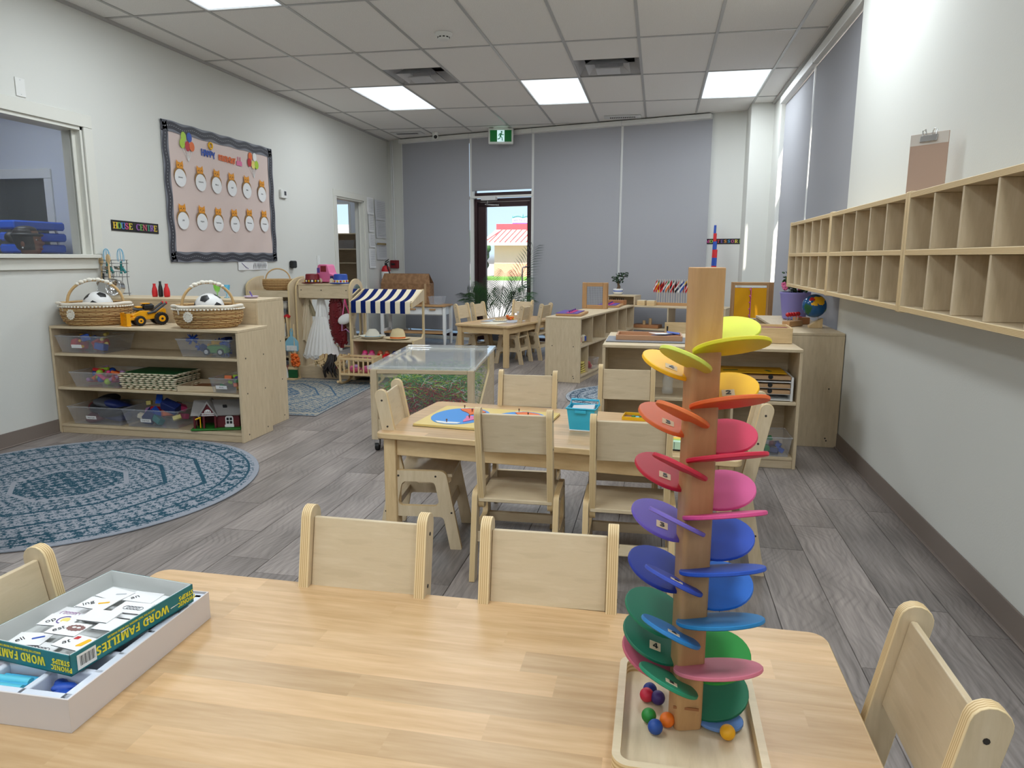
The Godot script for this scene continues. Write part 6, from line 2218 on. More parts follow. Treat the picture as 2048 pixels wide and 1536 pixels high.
func make_dressup() -> void:
	var y0 := 0.004
	# rack
	var t := thing("dress_up_rack", "pale dress-up rack with arched ends, top shelf and an end mirror", "rack", Vector3(-3.325, y0, -6.965))
	for s in [-1.0, 1.0]:
		var sh := Shape.new()
		sh.at(Vector3(s * 0.292, 0, 0), Basis(Vector3(0, 0, 1), Vector3(0, 1, 0), Vector3(-1, 0, 0)))
		var p := PackedVector2Array([Vector2(-0.165, 0), Vector2(0.165, 0), Vector2(0.165, 0.90)])
		for k in 13:
			p.append(Vector2(0.165 * cos(PI * k / 12.0), 0.90 + 0.12 * sin(PI * k / 12.0)))
		sh.prism(M.birch_y, M.birch_edge, p, 0.02, 0.002)
		var o := part(sh, "end_panel", t)
		if s > 0:
			var mir := Shape.new()
			mir.at(Vector3(0.3035, 0, 0), Basis(Vector3(0, 0, -1), Vector3(0, 1, 0), Vector3(1, 0, 0)))
			var q := PackedVector2Array([Vector2(-0.115, 0.18), Vector2(0.115, 0.18), Vector2(0.115, 0.85)])
			for k in 11:
				q.append(Vector2(0.115 * cos(PI * k / 10.0), 0.85 + 0.115 * sin(PI * k / 10.0)))
			mir.prism(M.mirror, M.mirror, q, 0.002)
			part(mir, "mirror", o)
	part(Shape.new().box(M.birch_x, Vector3(0, 0.962, 0), Vector3(0.564, 0.018, 0.30), 0.002), "top_shelf", t)
	part(Shape.new().box(M.birch_x, Vector3(0.005, 0.888, 0.135), Vector3(0.554, 0.13, 0.018), 0.002), "front_rail", t)
	for x in [-0.24, -0.02, 0.25]:
		part(Shape.new().cyl(M.screw, Vector3(x, 0.905, 0.1435), Vector3(x, 0.905, 0.1455), 0.006, 0.006, 8), "screw", t)
	part(Shape.new().cyl(M.birch_x, Vector3(-0.28, 0.815, 0.03), Vector3(0.28, 0.815, 0.03), 0.012, 0.012, 10), "hanging_rail", t)
	part(Shape.new().box(M.birch_x, Vector3(0, 0.10, 0.0), Vector3(0.564, 0.016, 0.30), 0.002), "bottom_shelf", t)
	part(Shape.new().box(M.birch_x, Vector3(0, 0.062, 0.155), Vector3(0.564, 0.124, 0.018), 0.002), "front_board", t)
	part(Shape.new().box(M.birch_x, Vector3(0, 0.3, -0.155), Vector3(0.564, 0.016, 0.018), 0.002), "back_rail", t)
	# clothes on the rail
	var lacem := mat("tulle", c8(236, 235, 232), 0.9)
	var d := thing("hanging_dress", "cream knitted outfit hanging next to the white tulle dress", "dress", Vector3(-3.555, 0.835, -6.93))
	part(hanging(mat("knit", c8(208, 192, 164), 0.95), 0.05, 0.14, 0.46, 4.0, 0.04, 0.01, -0.06), "dress", d)
	part(hanging(mat("knit_dark", c8(150, 138, 110), 0.95), 0.03, 0.05, 0.20, 2.0, 0.02, 0.0, 0.07), "sleeve", d)
	d = thing("tulle_dress", "white tulle party dress with a lace hem hanging from the rack", "dress", Vector3(-3.40, 0.835, -6.92))
	part(hanging(lacem, 0.06, 0.14, 0.22, 3.0, 0.035), "bodice", d)
	var skirt := hanging(lacem, 0.13, 0.40, 0.42, 8.0, 0.08, 0.012, -0.02)
	var o := part(skirt, "skirt", d)
	o.position.y = -0.20
	var lace := Shape.new()
	for k in 22:
		var u := k / 21.0
		lace.tube(M.white, ring_pts(Vector3(-0.21 + 0.38 * u, -0.615 + 0.010 * sin(u * 30.0), 0.085 * sqrt(1.0 - pow(2 * u - 1, 2)) + 0.004), 0.016, 9, true), 0.003, 4, true)
	part(lace, "lace_hem", d)
	d = thing("sequin_dress", "dark red sequinned garment hanging in the middle of the rack", "dress", Vector3(-3.245, 0.835, -6.90))
	var seq := mat("sequin", c8(104, 10, 22), 0.35)
	var bod := func(u: float, v: float) -> Vector3:
		var a := u * TAU
		var cy := -0.52 * v
		var cx := 0.02 + 0.05 * pow(v, 2.0)
		var r := lerpf(0.055, 0.085, sin(v * PI)) * (1.0 if v < 0.92 else 0.4)
		return Vector3(cx + cos(a) * r * 1.05, cy, sin(a) * r * 0.45)
	part(Shape.new().sheet(seq, 20, 16, bod), "bodice", d)
	rng.seed = 12
	var fl := Shape.new()
	for k in 90:
		var v := rng.randf_range(0.05, 0.95)
		var a := rng.randf_range(0, PI)
		var p: Vector3 = bod.call(a / TAU, v)
		fl.ball(seq, p, Vector3(0.012, 0.010, 0.008), 5, 3)
	part(fl, "ruffle", d)
	d = thing("hand_bag", "white satin bag with pink ribbon handle hanging by the mirror", "bag", Vector3(-3.10, 0.62, -6.83))
	part(Shape.new().ball(M.white, Vector3(0, 0, 0), Vector3(0.085, 0.05, 0.03), 16, 10, Basis(Vector3(0, 0, 1), 0.45)), "pouch", d)
	part(Shape.new().tube(M.pink, [Vector3(-0.03, 0.02, 0), Vector3(-0.01, 0.12, 0), Vector3(0.0, 0.20, 0)], 0.007, 6).tube(M.hot_pink, [Vector3(0.05, 0.04, 0), Vector3(0.02, 0.13, 0), Vector3(0.005, 0.20, 0)], 0.007, 6), "strap", d)
	part(Shape.new().tube(M.mauve, [Vector3(-0.03, -0.03, 0.01), Vector3(-0.035, -0.12, 0.01), Vector3(0.01, -0.10, 0.01), Vector3(0.05, -0.14, 0.0)], 0.006, 5), "ribbon", d)
	# hats and a pink toy car on the rack
	for k in 2:
		var hm: Material = [M.dark_red, M.blue][k]
		var h := thing("party_hat", ["dark red party hat with printed band on the dress-up rack", "blue party hat with printed band beside the rack mirror"][k], "hat", Vector3([-3.475, -3.165][k], 0.976, -6.90), 0.2)
		part(Shape.new().lathe(hm, [Vector2(0, 0.0), Vector2(0.105, 0.0), Vector2(0.108, 0.006), Vector2(0.074, 0.008), Vector2(0.068, 0.085), Vector2(0.060, 0.095), Vector2(0, 0.095)], 28), "crown", h)
		var band := Shape.new().lathe([M.black, M.white][k], [Vector2(0.0755, 0.010), Vector2(0.0742, 0.036)], 28)
		for j in 14:
			var a := TAU * j / 14.0
			band.ball([M.white, M.red][k] if j % 2 else M.yellow, Vector3(cos(a) * 0.075, 0.023, sin(a) * 0.075), Vector3(0.012, 0.012, 0.006), 6, 4, Basis(Vector3.UP, PI / 2 - a))
		part(band, "printed_band", h)
	var pc := thing("toy_camper", "pink plastic toy camper car between the two party hats", "toy car", Vector3(-3.335, 0.976, -6.985), -0.25)
	part(Shape.new().at(Vector3(), Basis()).prism(M.pink, M.pink, rounded([[-0.11, 0.01, 0.01], [0.15, 0.01, 0.02], [0.15, 0.075, 0.03], [0.06, 0.10, 0.02], [0.03, 0.19, 0.03], [-0.09, 0.19, 0.03], [-0.11, 0.1, 0.02]]), 0.12, 0.008), "body", pc)
	part(Shape.new().box(M.dark_red, Vector3(-0.015, 0.145, 0.061), Vector3(0.07, 0.06, 0.002), 0.0).box(M.purple, Vector3(-0.08, 0.13, 0.061), Vector3(0.035, 0.05, 0.002)).box(M.navy, Vector3(0.09, 0.055, 0.061), Vector3(0.04, 0.04, 0.002)), "window", pc)
	for x in [-0.06, 0.09]:
		part(Shape.new().cyl(M.cream, Vector3(x, 0.025, -0.065), Vector3(x, 0.025, 0.066), 0.026, 0.026, 16), "wheel", pc)
	# dolls lying in the rack, hair hanging out
	rng.seed = 3
	for k in 3:
		var p: Vector3 = [Vector3(-3.305, 0.115, -6.775), Vector3(-3.215, 0.115, -6.755), Vector3(-3.125, 0.115, -6.775)][k]
		var hm: Material = [M.hair_blond, M.hair, M.hair_blond][k]
		var dl := thing("doll", ["blond doll slumped in the rack beside the brown haired doll", "brown haired doll hanging head down over the rack board", "blond doll slumped in the rack beside the mirror"][k], "doll", p)
		part(Shape.new().ball(M.skin, Vector3(0, 0.10, 0.0), Vector3(0.042, 0.05, 0.045), 14, 9).ball(M.cloth_pink if k == 1 else M.cloth_white, Vector3(0, 0.05, -0.06), Vector3(0.06, 0.055, 0.08), 12, 8), "body", dl)
		var hr := Shape.new()
		for j in 34:
			var a := rng.randf_range(0, TAU)
			var r := rng.randf_range(0.02, 0.05)
			var s := Vector3(cos(a) * r, 0.125 + rng.randf_range(-0.02, 0.03), sin(a) * r * 0.6 + 0.02)
			var wave := rng.randf_range(0.008, 0.02)
			var low: float = [0.03, -0.06, 0.0][k] + rng.randf_range(-0.02, 0.02)
			hr.tube(hm, [s, s + Vector3(wave, -0.04, 0.035), s + Vector3(-wave + cos(a) * 0.02, (low - 0.12) * 0.6, 0.055), s + Vector3(wave * 0.5 + cos(a) * 0.03, low - 0.11, 0.060)], [0.009, 0.011, 0.010, 0.004], 5)
		part(hr, "hair", dl)
	# narrow shelf by the wall
	t = thing("narrow_shelf", "narrow pale shelf with arched sides against the wall beside the rack", "shelf", Vector3(-3.875, y0, -6.87))
	for s in [-1.0, 1.0]:
		var sh := Shape.new()
		sh.at(Vector3(s * 0.232, 0, 0), Basis(Vector3(0, 0, 1), Vector3(0, 1, 0), Vector3(-1, 0, 0)))
		var p := PackedVector2Array([Vector2(-0.17, 0), Vector2(0.17, 0), Vector2(0.17, 0.93)])
		for k in 13:
			p.append(Vector2(-0.17 + 0.34 * cos(PI / 2 * k / 12.0), 0.93 + 0.11 * sin(PI / 2 * k / 12.0)))
		sh.prism(M.birch_y, M.birch_edge, p, 0.018, 0.002)
		part(sh, "side_panel", t)
	for y in [0.893, 0.648, 0.435, 0.236, 0.062]:
		part(Shape.new().box(M.birch_x, Vector3(0, y - 0.009, 0), Vector3(0.446, 0.018, 0.33), 0.002), "shelf", t)
	part(Shape.new().box(M.birch_x, Vector3(0, 0.868, 0.160), Vector3(0.446, 0.066, 0.016), 0.002), "lip", t)
	part(Shape.new().box(M.birch_x, Vector3(0, 0.47, -0.162), Vector3(0.446, 0.9, 0.008)), "back_panel", t)
	basket("small wicker basket with a hoop handle on the narrow shelf", Vector3(-3.86, 0.902, -6.90), 0.1, 0.72, false)
	clear_bin("clear bin of brown toy animals in the narrow shelf", Vector3(-3.835, 0.654, -6.84), 0, 0.33, 0.26, 0.14, "")
	fill(Vector3(-3.835, 0.654, -6.84), 0, 0.33, 0.26, 0.13, 8, [["brown", "toy animal", "ball", 0.08], ["cream", "toy animal", "ball", 0.07], ["dark_grey", "toy animal", "cloth", 0.10], ["mauve", "toy animal", "block", 0.07]], "in the top bin of the narrow shelf", "toys in the narrow shelf top bin", 41)
	t = thing("white_box", "small white cardboard box with lid on the narrow shelf", "box", Vector3(-3.785, 0.440, -6.80))
	part(Shape.new().box(M.white, Vector3(0, 0.055, 0), Vector3(0.16, 0.11, 0.16), 0.002), "body", t)
	part(Shape.new().box(M.white, Vector3(0, 0.115, 0), Vector3(0.168, 0.035, 0.168), 0.002), "lid", t)
	clear_bin("clear bin of pink and purple toys in the narrow shelf", Vector3(-3.835, 0.242, -6.84), 0, 0.34, 0.26, 0.14, "")
	fill(Vector3(-3.835, 0.242, -6.84), 0, 0.34, 0.26, 0.14, 10, [["blue", "toy cup", "block", 0.08], ["purple", "toy cup", "ball", 0.07], ["hot_pink", "toy cup", "burr", 0.08], ["mauve", "toy cup", "ball", 0.075]], "in the pink and purple bin", "toys in the pink and purple bin", 42)
	clear_bin("clear bin of orange and dark toys at the narrow shelf's foot", Vector3(-3.835, 0.068, -6.84), 0, 0.34, 0.26, 0.12, "")
	fill(Vector3(-3.835, 0.068, -6.84), 0, 0.34, 0.26, 0.12, 10, [["orange", "toy fruit", "ball", 0.07], ["dark_grey", "toy pan", "cloth", 0.09], ["white", "toy fruit", "ball", 0.07], ["red", "toy fruit", "block", 0.07]], "in the bottom bin of the narrow shelf", "toys in the bottom bin", 43)
	# cleaning set on a little stand
	t = thing("cleaning_stand", "little wooden stand holding toy cleaning tools beside the rack", "stand", Vector3(-3.655, y0, -6.655))
	part(Shape.new().box(M.maple_x, Vector3(0, 0.012, 0), Vector3(0.20, 0.022, 0.14), 0.004), "base", t)
	part(Shape.new().cyl(M.maple_y, Vector3(0.0, 0.02, -0.03), Vector3(0.0, 0.64, -0.03), 0.010, 0.010, 10), "post", t)
	part(Shape.new().box(M.bright_red, Vector3(0.0, 0.645, -0.02), Vector3(0.07, 0.022, 0.022), 0.006).cyl(M.bright_red, Vector3(0, 0.63, -0.02), Vector3(0, 0.665, -0.02), 0.018, 0.018, 10), "hook_bar", t)
	var dp := thing("dustpan", "pale blue toy dustpan with brush bristles hanging on the stand", "dustpan", Vector3(-3.590, 0.37, -6.625))
	part(Shape.new().prism(mat("pan_blue", c8(128, 178, 196), 0.4), M.pan_blue, rounded([[-0.07, -0.07, 0.02], [0.07, -0.07, 0.02], [0.072, 0.03, 0.05], [0.02, 0.085, 0.02], [-0.02, 0.085, 0.02], [-0.072, 0.03, 0.05]]), 0.012, 0.003), "pan", dp)
	part(Shape.new().prism(M.pan_blue, M.pan_blue, cut(oval(0.016, 0.045, 0, 0.12, 16), oval(0.007, 0.016, 0, 0.14, 10)), 0.010), "handle", dp)
	var br := Shape.new()
	for k in 14:
		br.box(M.white, Vector3(-0.052 + k * 0.008, -0.035, 0.010), Vector3(0.006, 0.05, 0.008), 0.001)
	part(br, "bristles", dp)
	dp = thing("duster", "fluffy orange toy duster hanging below the blue dustpan", "duster", Vector3(-3.560, 0.215, -6.62))
	rng.seed = 21
	var fz := Shape.new()
	for k in 70:
		fz.ball(M.orange, Vector3(rng.randf_range(-0.04, 0.04), rng.randf_range(-0.06, 0.06), rng.randf_range(-0.015, 0.015)), Vector3.ONE * 0.014, 6, 4)
	part(fz, "fluff", dp)
	part(Shape.new().cyl(M.maple_y, Vector3(0, 0.05, 0), Vector3(-0.005, 0.36, -0.01), 0.007, 0.007, 8), "stick", dp)
	dp = thing("toy_broom", "toy broom with green bristles standing on the little stand", "broom", Vector3(-3.600, 0.026, -6.64))
	part(Shape.new().box(M.maple_x, Vector3(0, 0.10, 0), Vector3(0.10, 0.028, 0.03), 0.005), "head", dp)
	part(Shape.new().box(M.dark_green, Vector3(0, 0.045, 0), Vector3(0.096, 0.085, 0.026), 0.004), "bristles", dp)
	part(Shape.new().cyl(M.maple_y, Vector3(-0.01, 0.11, 0), Vector3(-0.05, 0.62, -0.01), 0.008, 0.008, 8), "stick", dp)
	dp = thing("toy_mop", "toy string mop with white strands standing on the little stand", "mop", Vector3(-3.690, 0.026, -6.62))
	var st := Shape.new()
	for k in 30:
		var a := TAU * k / 30.0
		st.tube(M.white, [Vector3(cos(a) * 0.01, 0.15, sin(a) * 0.01), Vector3(cos(a) * 0.03, 0.09, sin(a) * 0.025), Vector3(cos(a) * 0.042, 0.004, sin(a) * 0.036)], 0.006, 5)
	part(st, "strands", dp)
	part(Shape.new().cyl(M.maple_y, Vector3(0, 0.14, 0), Vector3(0.02, 0.60, -0.02), 0.008, 0.008, 8).cyl(M.blue, Vector3(0, 0.13, 0), Vector3(0.002, 0.19, 0), 0.014, 0.011, 8), "stick", dp)


func make_market() -> void:
	var y0 := 0.004
	var t := thing("market_stall", "toy market stall with a blue and white striped awning", "stall", Vector3(-2.675, y0, -6.93))
	var w := 0.64
	for s in [-1.0, 1.0]:
		var sh := Shape.new()
		sh.at(Vector3(s * w / 2, 0, 0), Basis(Vector3(0, 0, 1), Vector3(0, 1, 0), Vector3(-1, 0, 0)))
		sh.prism(M.birch_y, M.birch_edge, pv([[0.18, 0], [0.18, 0.42], [-0.10, 0.42], [-0.145, 0.46], [-0.145, 0.915], [-0.18, 0.915], [-0.18, 0]]), 0.018, 0.002)
		sh.prism(M.birch_y, M.birch_edge, pv([[0.20, 0.745], [0.20, 0.80], [-0.15, 0.915], [-0.15, 0.80]]), 0.018, 0.002)
		part(sh, "side_panel", t)
	part(Shape.new().box(M.birch_x, Vector3(0, 0.412, 0.01), Vector3(w - 0.02, 0.018, 0.34), 0.002), "counter", t)
	part(Shape.new().box(M.birch_x, Vector3(0, 0.20, 0.0), Vector3(w - 0.02, 0.016, 0.34), 0.002), "shelf", t)
	part(Shape.new().box(M.birch_x, Vector3(0, 0.05, 0.0), Vector3(w - 0.02, 0.016, 0.34), 0.002), "shelf", t)
	part(Shape.new().box(M.birch_x, Vector3(0, 0.22, -0.17), Vector3(w - 0.02, 0.40, 0.008)), "back_panel", t)
	part(Shape.new().cyl(M.birch_x, Vector3(-w / 2, 0.90, -0.15), Vector3(w / 2, 0.90, -0.15), 0.010, 0.010, 8).cyl(M.birch_x, Vector3(-w / 2, 0.795, 0.195), Vector3(w / 2, 0.795, 0.195), 0.010, 0.010, 8), "awning_rod", t)
	var n := 12
	for k in n:
		var x0 := -w / 2 + 0.012 + (w - 0.024) * k / n
		var x1 := -w / 2 + 0.012 + (w - 0.024) * (k + 1) / n
		var f := func(u: float, v: float) -> Vector3:
			var x := lerpf(x0, x1, u)
			if v < 0.65:
				var q := v / 0.65
				return Vector3(x, lerpf(0.912, 0.808, q) - 0.022 * sin(q * PI), lerpf(-0.15, 0.20, q))
			var q2 := (v - 0.65) / 0.35
			return Vector3(x, lerpf(0.808, 0.690, q2), 0.206 + 0.004 * sin(q2 * 3.0))
		part(Shape.new().sheet(M.cloth_navy if k % 2 == 0 else M.cloth_cream, 2, 20, f), "awning_stripe", t)
	# straw hats on the counter
	for k in 2:
		var h := thing("straw_hat", ["cream straw sun hat with a blue ribbon on the stall counter", "round straw hat with a rainbow band on the stall counter"][k], "hat", Vector3([-2.825, -2.555][k], 0.426, -6.87))
		var hm := mat(["hat_cream", "hat_straw"][k], [c8(226, 222, 206), c8(222, 202, 158)][k], 0.9)
		var prof := [Vector2(0.128, 0.012), Vector2(0.10, 0.004), Vector2(0.078, 0.010), Vector2(0.074, 0.05), Vector2(0.055, 0.098), Vector2(0, 0.112)] if k else [Vector2(0.135, 0.03), Vector2(0.10, 0.004), Vector2(0.076, 0.010), Vector2(0.066, 0.06), Vector2(0.035, 0.095), Vector2(0, 0.098)]
		part(Shape.new().lathe(hm, prof, 28), "straw", h)
		part(Shape.new().lathe([M.sky_blue, M.orange][k], [Vector2(0.0795, 0.012), Vector2(0.0775, 0.026)], 28), "band", h)
	# soft things on the shelf under the counter
	rng.seed = 14
	for k in 3:
		var cx: float = [-2.865, -2.70, -2.545][k]
		var s := thing(["pink_slippers", "red_shoes", "toy_bag"][k], ["sparkly pink dress-up slippers under the stall counter", "red dress-up shoes under the stall counter", "yellow and navy toy bag under the stall counter"][k], ["slippers", "shoes", "bag"][k], Vector3(cx, 0.213, -6.83), 0.2)
		var m1: Material = [M.pink, M.bright_red, M.yellow][k]
		var m2: Material = [M.hot_pink, M.terracotta, M.navy][k]
		for j in 2:
			part(Shape.new().ball(m1 if j == 0 or k < 2 else m2, Vector3(-0.035 + 0.07 * j, 0.035, 0.02), Vector3(0.032, 0.034, 0.075), 12, 8, Basis(Vector3.UP, 0.3 * (1 - 2 * j))).ball(m2, Vector3(-0.035 + 0.07 * j, 0.06, -0.03), Vector3(0.03, 0.035, 0.04), 10, 6), ["slipper", "shoe", "pocket"][k], s)
	# doll's cradle
	t = thing("doll_cradle", "small wooden slatted doll cradle on rockers before the stall", "cradle", Vector3(-2.83, y0, -6.56))
	for s in [-1.0, 1.0]:
		var e := Shape.new()
		e.box(M.maple_y, Vector3(s * 0.17, 0.16, 0.11), Vector3(0.02, 0.26, 0.02), 0.003)
		e.box(M.maple_y, Vector3(s * 0.17, 0.16, -0.11), Vector3(0.02, 0.26, 0.02), 0.003)
		e.box(M.maple_z, Vector3(s * 0.17, 0.255, 0), Vector3(0.018, 0.05, 0.21), 0.004)
		e.box(M.maple_z, Vector3(s * 0.17, 0.12, 0), Vector3(0.018, 0.03, 0.21), 0.003)
		part(e, "end_frame", t)
		var rk := []
		for k in 9:
			var u := k / 8.0 * 2.0 - 1.0
			rk.append(Vector3(s * 0.17, 0.014 + 0.035 * u * u, u * 0.17))
		part(Shape.new().tube(M.maple_z, rk, 0.013, 6), "rocker", t)
		part(Shape.new().box(M.maple_x, Vector3(0, 0.265, s * 0.115), Vector3(0.33, 0.022, 0.016), 0.003), "rail", t)
		part(Shape.new().box(M.maple_x, Vector3(0, 0.115, s * 0.115), Vector3(0.33, 0.022, 0.016), 0.003), "rail", t)
		for k in 6:
			part(Shape.new().box(M.maple_y, Vector3(-0.125 + 0.05 * k, 0.19, s * 0.115), Vector3(0.014, 0.14, 0.010), 0.002), "slat", t)
	part(Shape.new().box(M.maple_x, Vector3(0, 0.112, 0), Vector3(0.32, 0.010, 0.21)), "floor", t)
	for k in 2:
		solo(Shape.new().ball(M.cloth_pink, Vector3(0, 0.035, 0), Vector3(0.06, 0.035, 0.05), 12, 8).ball(M.mauve, Vector3(0.02, 0.06, 0.01), Vector3(0.03, 0.02, 0.03), 10, 6), "doll_blanket", ["pink doll blanket bundled at one cradle end", "pink doll blanket bundled at the other cradle end"][k], "blanket", Vector3(-2.895 + 0.13 * k, 0.122, -6.56))


func make_buffet() -> void:
	var y0 := 0.004
	var t := thing("white_buffet", "white sideboard with three drawers and wooden top beside the far blinds", "sideboard", Vector3(-3.40, y0, -9.94), 0.0)
	var w := 0.93
	var d := 0.36
	part(Shape.new().box(M.alder_x, Vector3(0, 0.558, 0), Vector3(w + 0.05, 0.022, d + 0.04), 0.004), "top", t)
	for sx in [-1, 1]:
		for sz in [-1, 1]:
			var sh := Shape.new()
			sh.slab(M.white, Vector3(sx * w / 2 - 0.022, 0.15, sz * (d / 2 - 0.02) - 0.022), Vector3(sx * w / 2 + 0.022, 0.547, sz * (d / 2 - 0.02) + 0.022), 0.003)
			sh.cyl(M.white, Vector3(sx * w / 2, 0.15, sz * (d / 2 - 0.02)), Vector3(sx * w / 2, 0, sz * (d / 2 - 0.02)), 0.028, 0.018, 8)
			part(sh, "leg", t)
	part(Shape.new().box(M.white, Vector3(0, 0.485, 0), Vector3(w - 0.04, 0.118, d - 0.05), 0.002), "carcase", t)
	for k in 3:
		var x := -0.293 + 0.293 * k
		var o := part(Shape.new().box(M.white, Vector3(x, 0.487, d / 2 - 0.018), Vector3(0.283, 0.10, 0.012), 0.003), "drawer", t)
		part(Shape.new().box(M.alder_x, Vector3(x, 0.508, d / 2 - 0.004), Vector3(0.09, 0.022, 0.018), 0.004), "handle", o)
	part(Shape.new().box(M.alder_x, Vector3(0, 0.17, 0), Vector3(w - 0.03, 0.02, d - 0.03), 0.003), "shelf", t)
	for s in [-1, 1]:
		part(Shape.new().box(M.white, Vector3(s * w / 2, 0.19, 0), Vector3(0.02, 0.05, d - 0.06), 0.003), "side_rail", t)
	t = thing("cardboard_box", "long brown cardboard box lying on the white sideboard", "box", Vector3(-3.575, 0.575, -10.06), 0.02)
	var c: Material = M.card
	part(Shape.new().box(c, Vector3(0, 0.145, 0), Vector3(0.74, 0.29, 0.20), 0.003), "carton", t)
	var lid := Shape.new()
	lid.quad(c, Vector3(-0.37, 0.29, 0.10), Vector3(0.37, 0.29, 0.10), Vector3(0.33, 0.43, 0.0), Vector3(-0.35, 0.43, 0.0), Vector3(0, 1, 1))
	lid.quad(c, Vector3(-0.37, 0.292, -0.10), Vector3(0.37, 0.292, -0.10), Vector3(0.33, 0.432, 0.0), Vector3(-0.35, 0.432, 0.0), Vector3(0, 1, -1))
	part(lid, "flap", t)
	part(Shape.new().box(mat("tape", c8(176, 146, 108), 0.4), Vector3(0.30, 0.15, 0.1015), Vector3(0.03, 0.28, 0.001)), "tape", t)
	clear_bin("shallow pale plastic tub stacked on the sideboard end", Vector3(-3.10, 0.574, -9.98), 0, 0.20, 0.20, 0.11, "")


func frond(sh: Shape, m: Material, base: Vector3, dir: Vector3, len: float, droop: float, leaves: int, leaf: float) -> void:
	var pts := []
	var side := dir.cross(Vector3.UP).normalized().lerp(dir.cross(Vector3(0.1, 0.2, 1)).normalized() * signf(dir.x + 0.001), 0.75).normalized()
	for k in 11:
		var u := k / 10.0
		pts.append(base + dir * len * u + Vector3(0, -droop * u * u * len, 0))
	sh.tube(m, pts, [0.006, 0.006, 0.005, 0.005, 0.004, 0.004, 0.003, 0.003, 0.002, 0.002, 0.001], 4)
	for k in leaves:
		var u := 0.28 + 0.72 * k / leaves
		var i := int(u * 10.0)
		var p: Vector3 = pts[mini(i, 9)].lerp(pts[mini(i + 1, 10)], u * 10.0 - i)
		var fwd: Vector3 = (pts[mini(i + 1, 10)] - pts[maxi(i - 1, 0)]).normalized()
		for s in [-1.0, 1.0]:
			var l := leaf * (0.55 + 0.45 * sin(u * PI))
			var q: Vector3 = (fwd * 0.65 + side * s * 0.85 + Vector3(0, 0.12, 0)).normalized()
			var wd := fwd * 0.0055
			var tip := p + q * l + Vector3(0, -0.12 * l, 0)
			var mid := p + q * l * 0.45 + Vector3(0, 0.012, 0)
			var nn := q.cross(fwd).normalized()
			sh.tri(m, p, mid - wd, mid + wd, nn, nn, nn)
			sh.tri(m, mid - wd, tip, mid + wd, nn, nn, nn)


func make_palm() -> void:
	var t := thing("potted_palm", "tall feathery potted palm standing before the glass door", "plant", Vector3(-2.18, 0.004, -9.86))
	part(Shape.new().lathe(M.dark_grey, [Vector2(0, 0), Vector2(0.12, 0), Vector2(0.155, 0.24), Vector2(0.165, 0.25), Vector2(0.165, 0.27), Vector2(0.15, 0.27), Vector2(0.145, 0.24), Vector2(0, 0.24)], 24), "pot", t)
	part(Shape.new().lathe(M.soil, [Vector2(0.146, 0.245), Vector2(0, 0.25)], 20), "soil", t)
	rng.seed = 61
	var want := [[0.75, 1.32, 0.10], [0.9, 1.05, 0.5], [0.6, 0.95, 0.7], [2.2, 1.05, 0.6], [2.6, 1.0, 0.8], [3.0, 0.95, 0.85], [3.5, 0.95, 0.7], [4.1, 0.9, 0.7], [1.5, 1.05, 0.4], [5.2, 0.85, 0.6], [5.8, 0.95, 0.75], [2.0, 0.8, 0.6], [0.1, 0.9, 0.8]]
	for k in want.size():
		var a: float = want[k][0]
		var d := Vector3(cos(a) * 0.50, 1.0, -sin(a) * 0.35).normalized()
		var sh := Shape.new()
		frond(sh, M.foliage if k % 3 else M.foliage_dark, Vector3(cos(a) * 0.03, 0.24, sin(a) * 0.03), d, float(want[k][1]) * 1.02, want[k][2] * 0.55, 20, 0.30)
		part(sh, "frond", t)


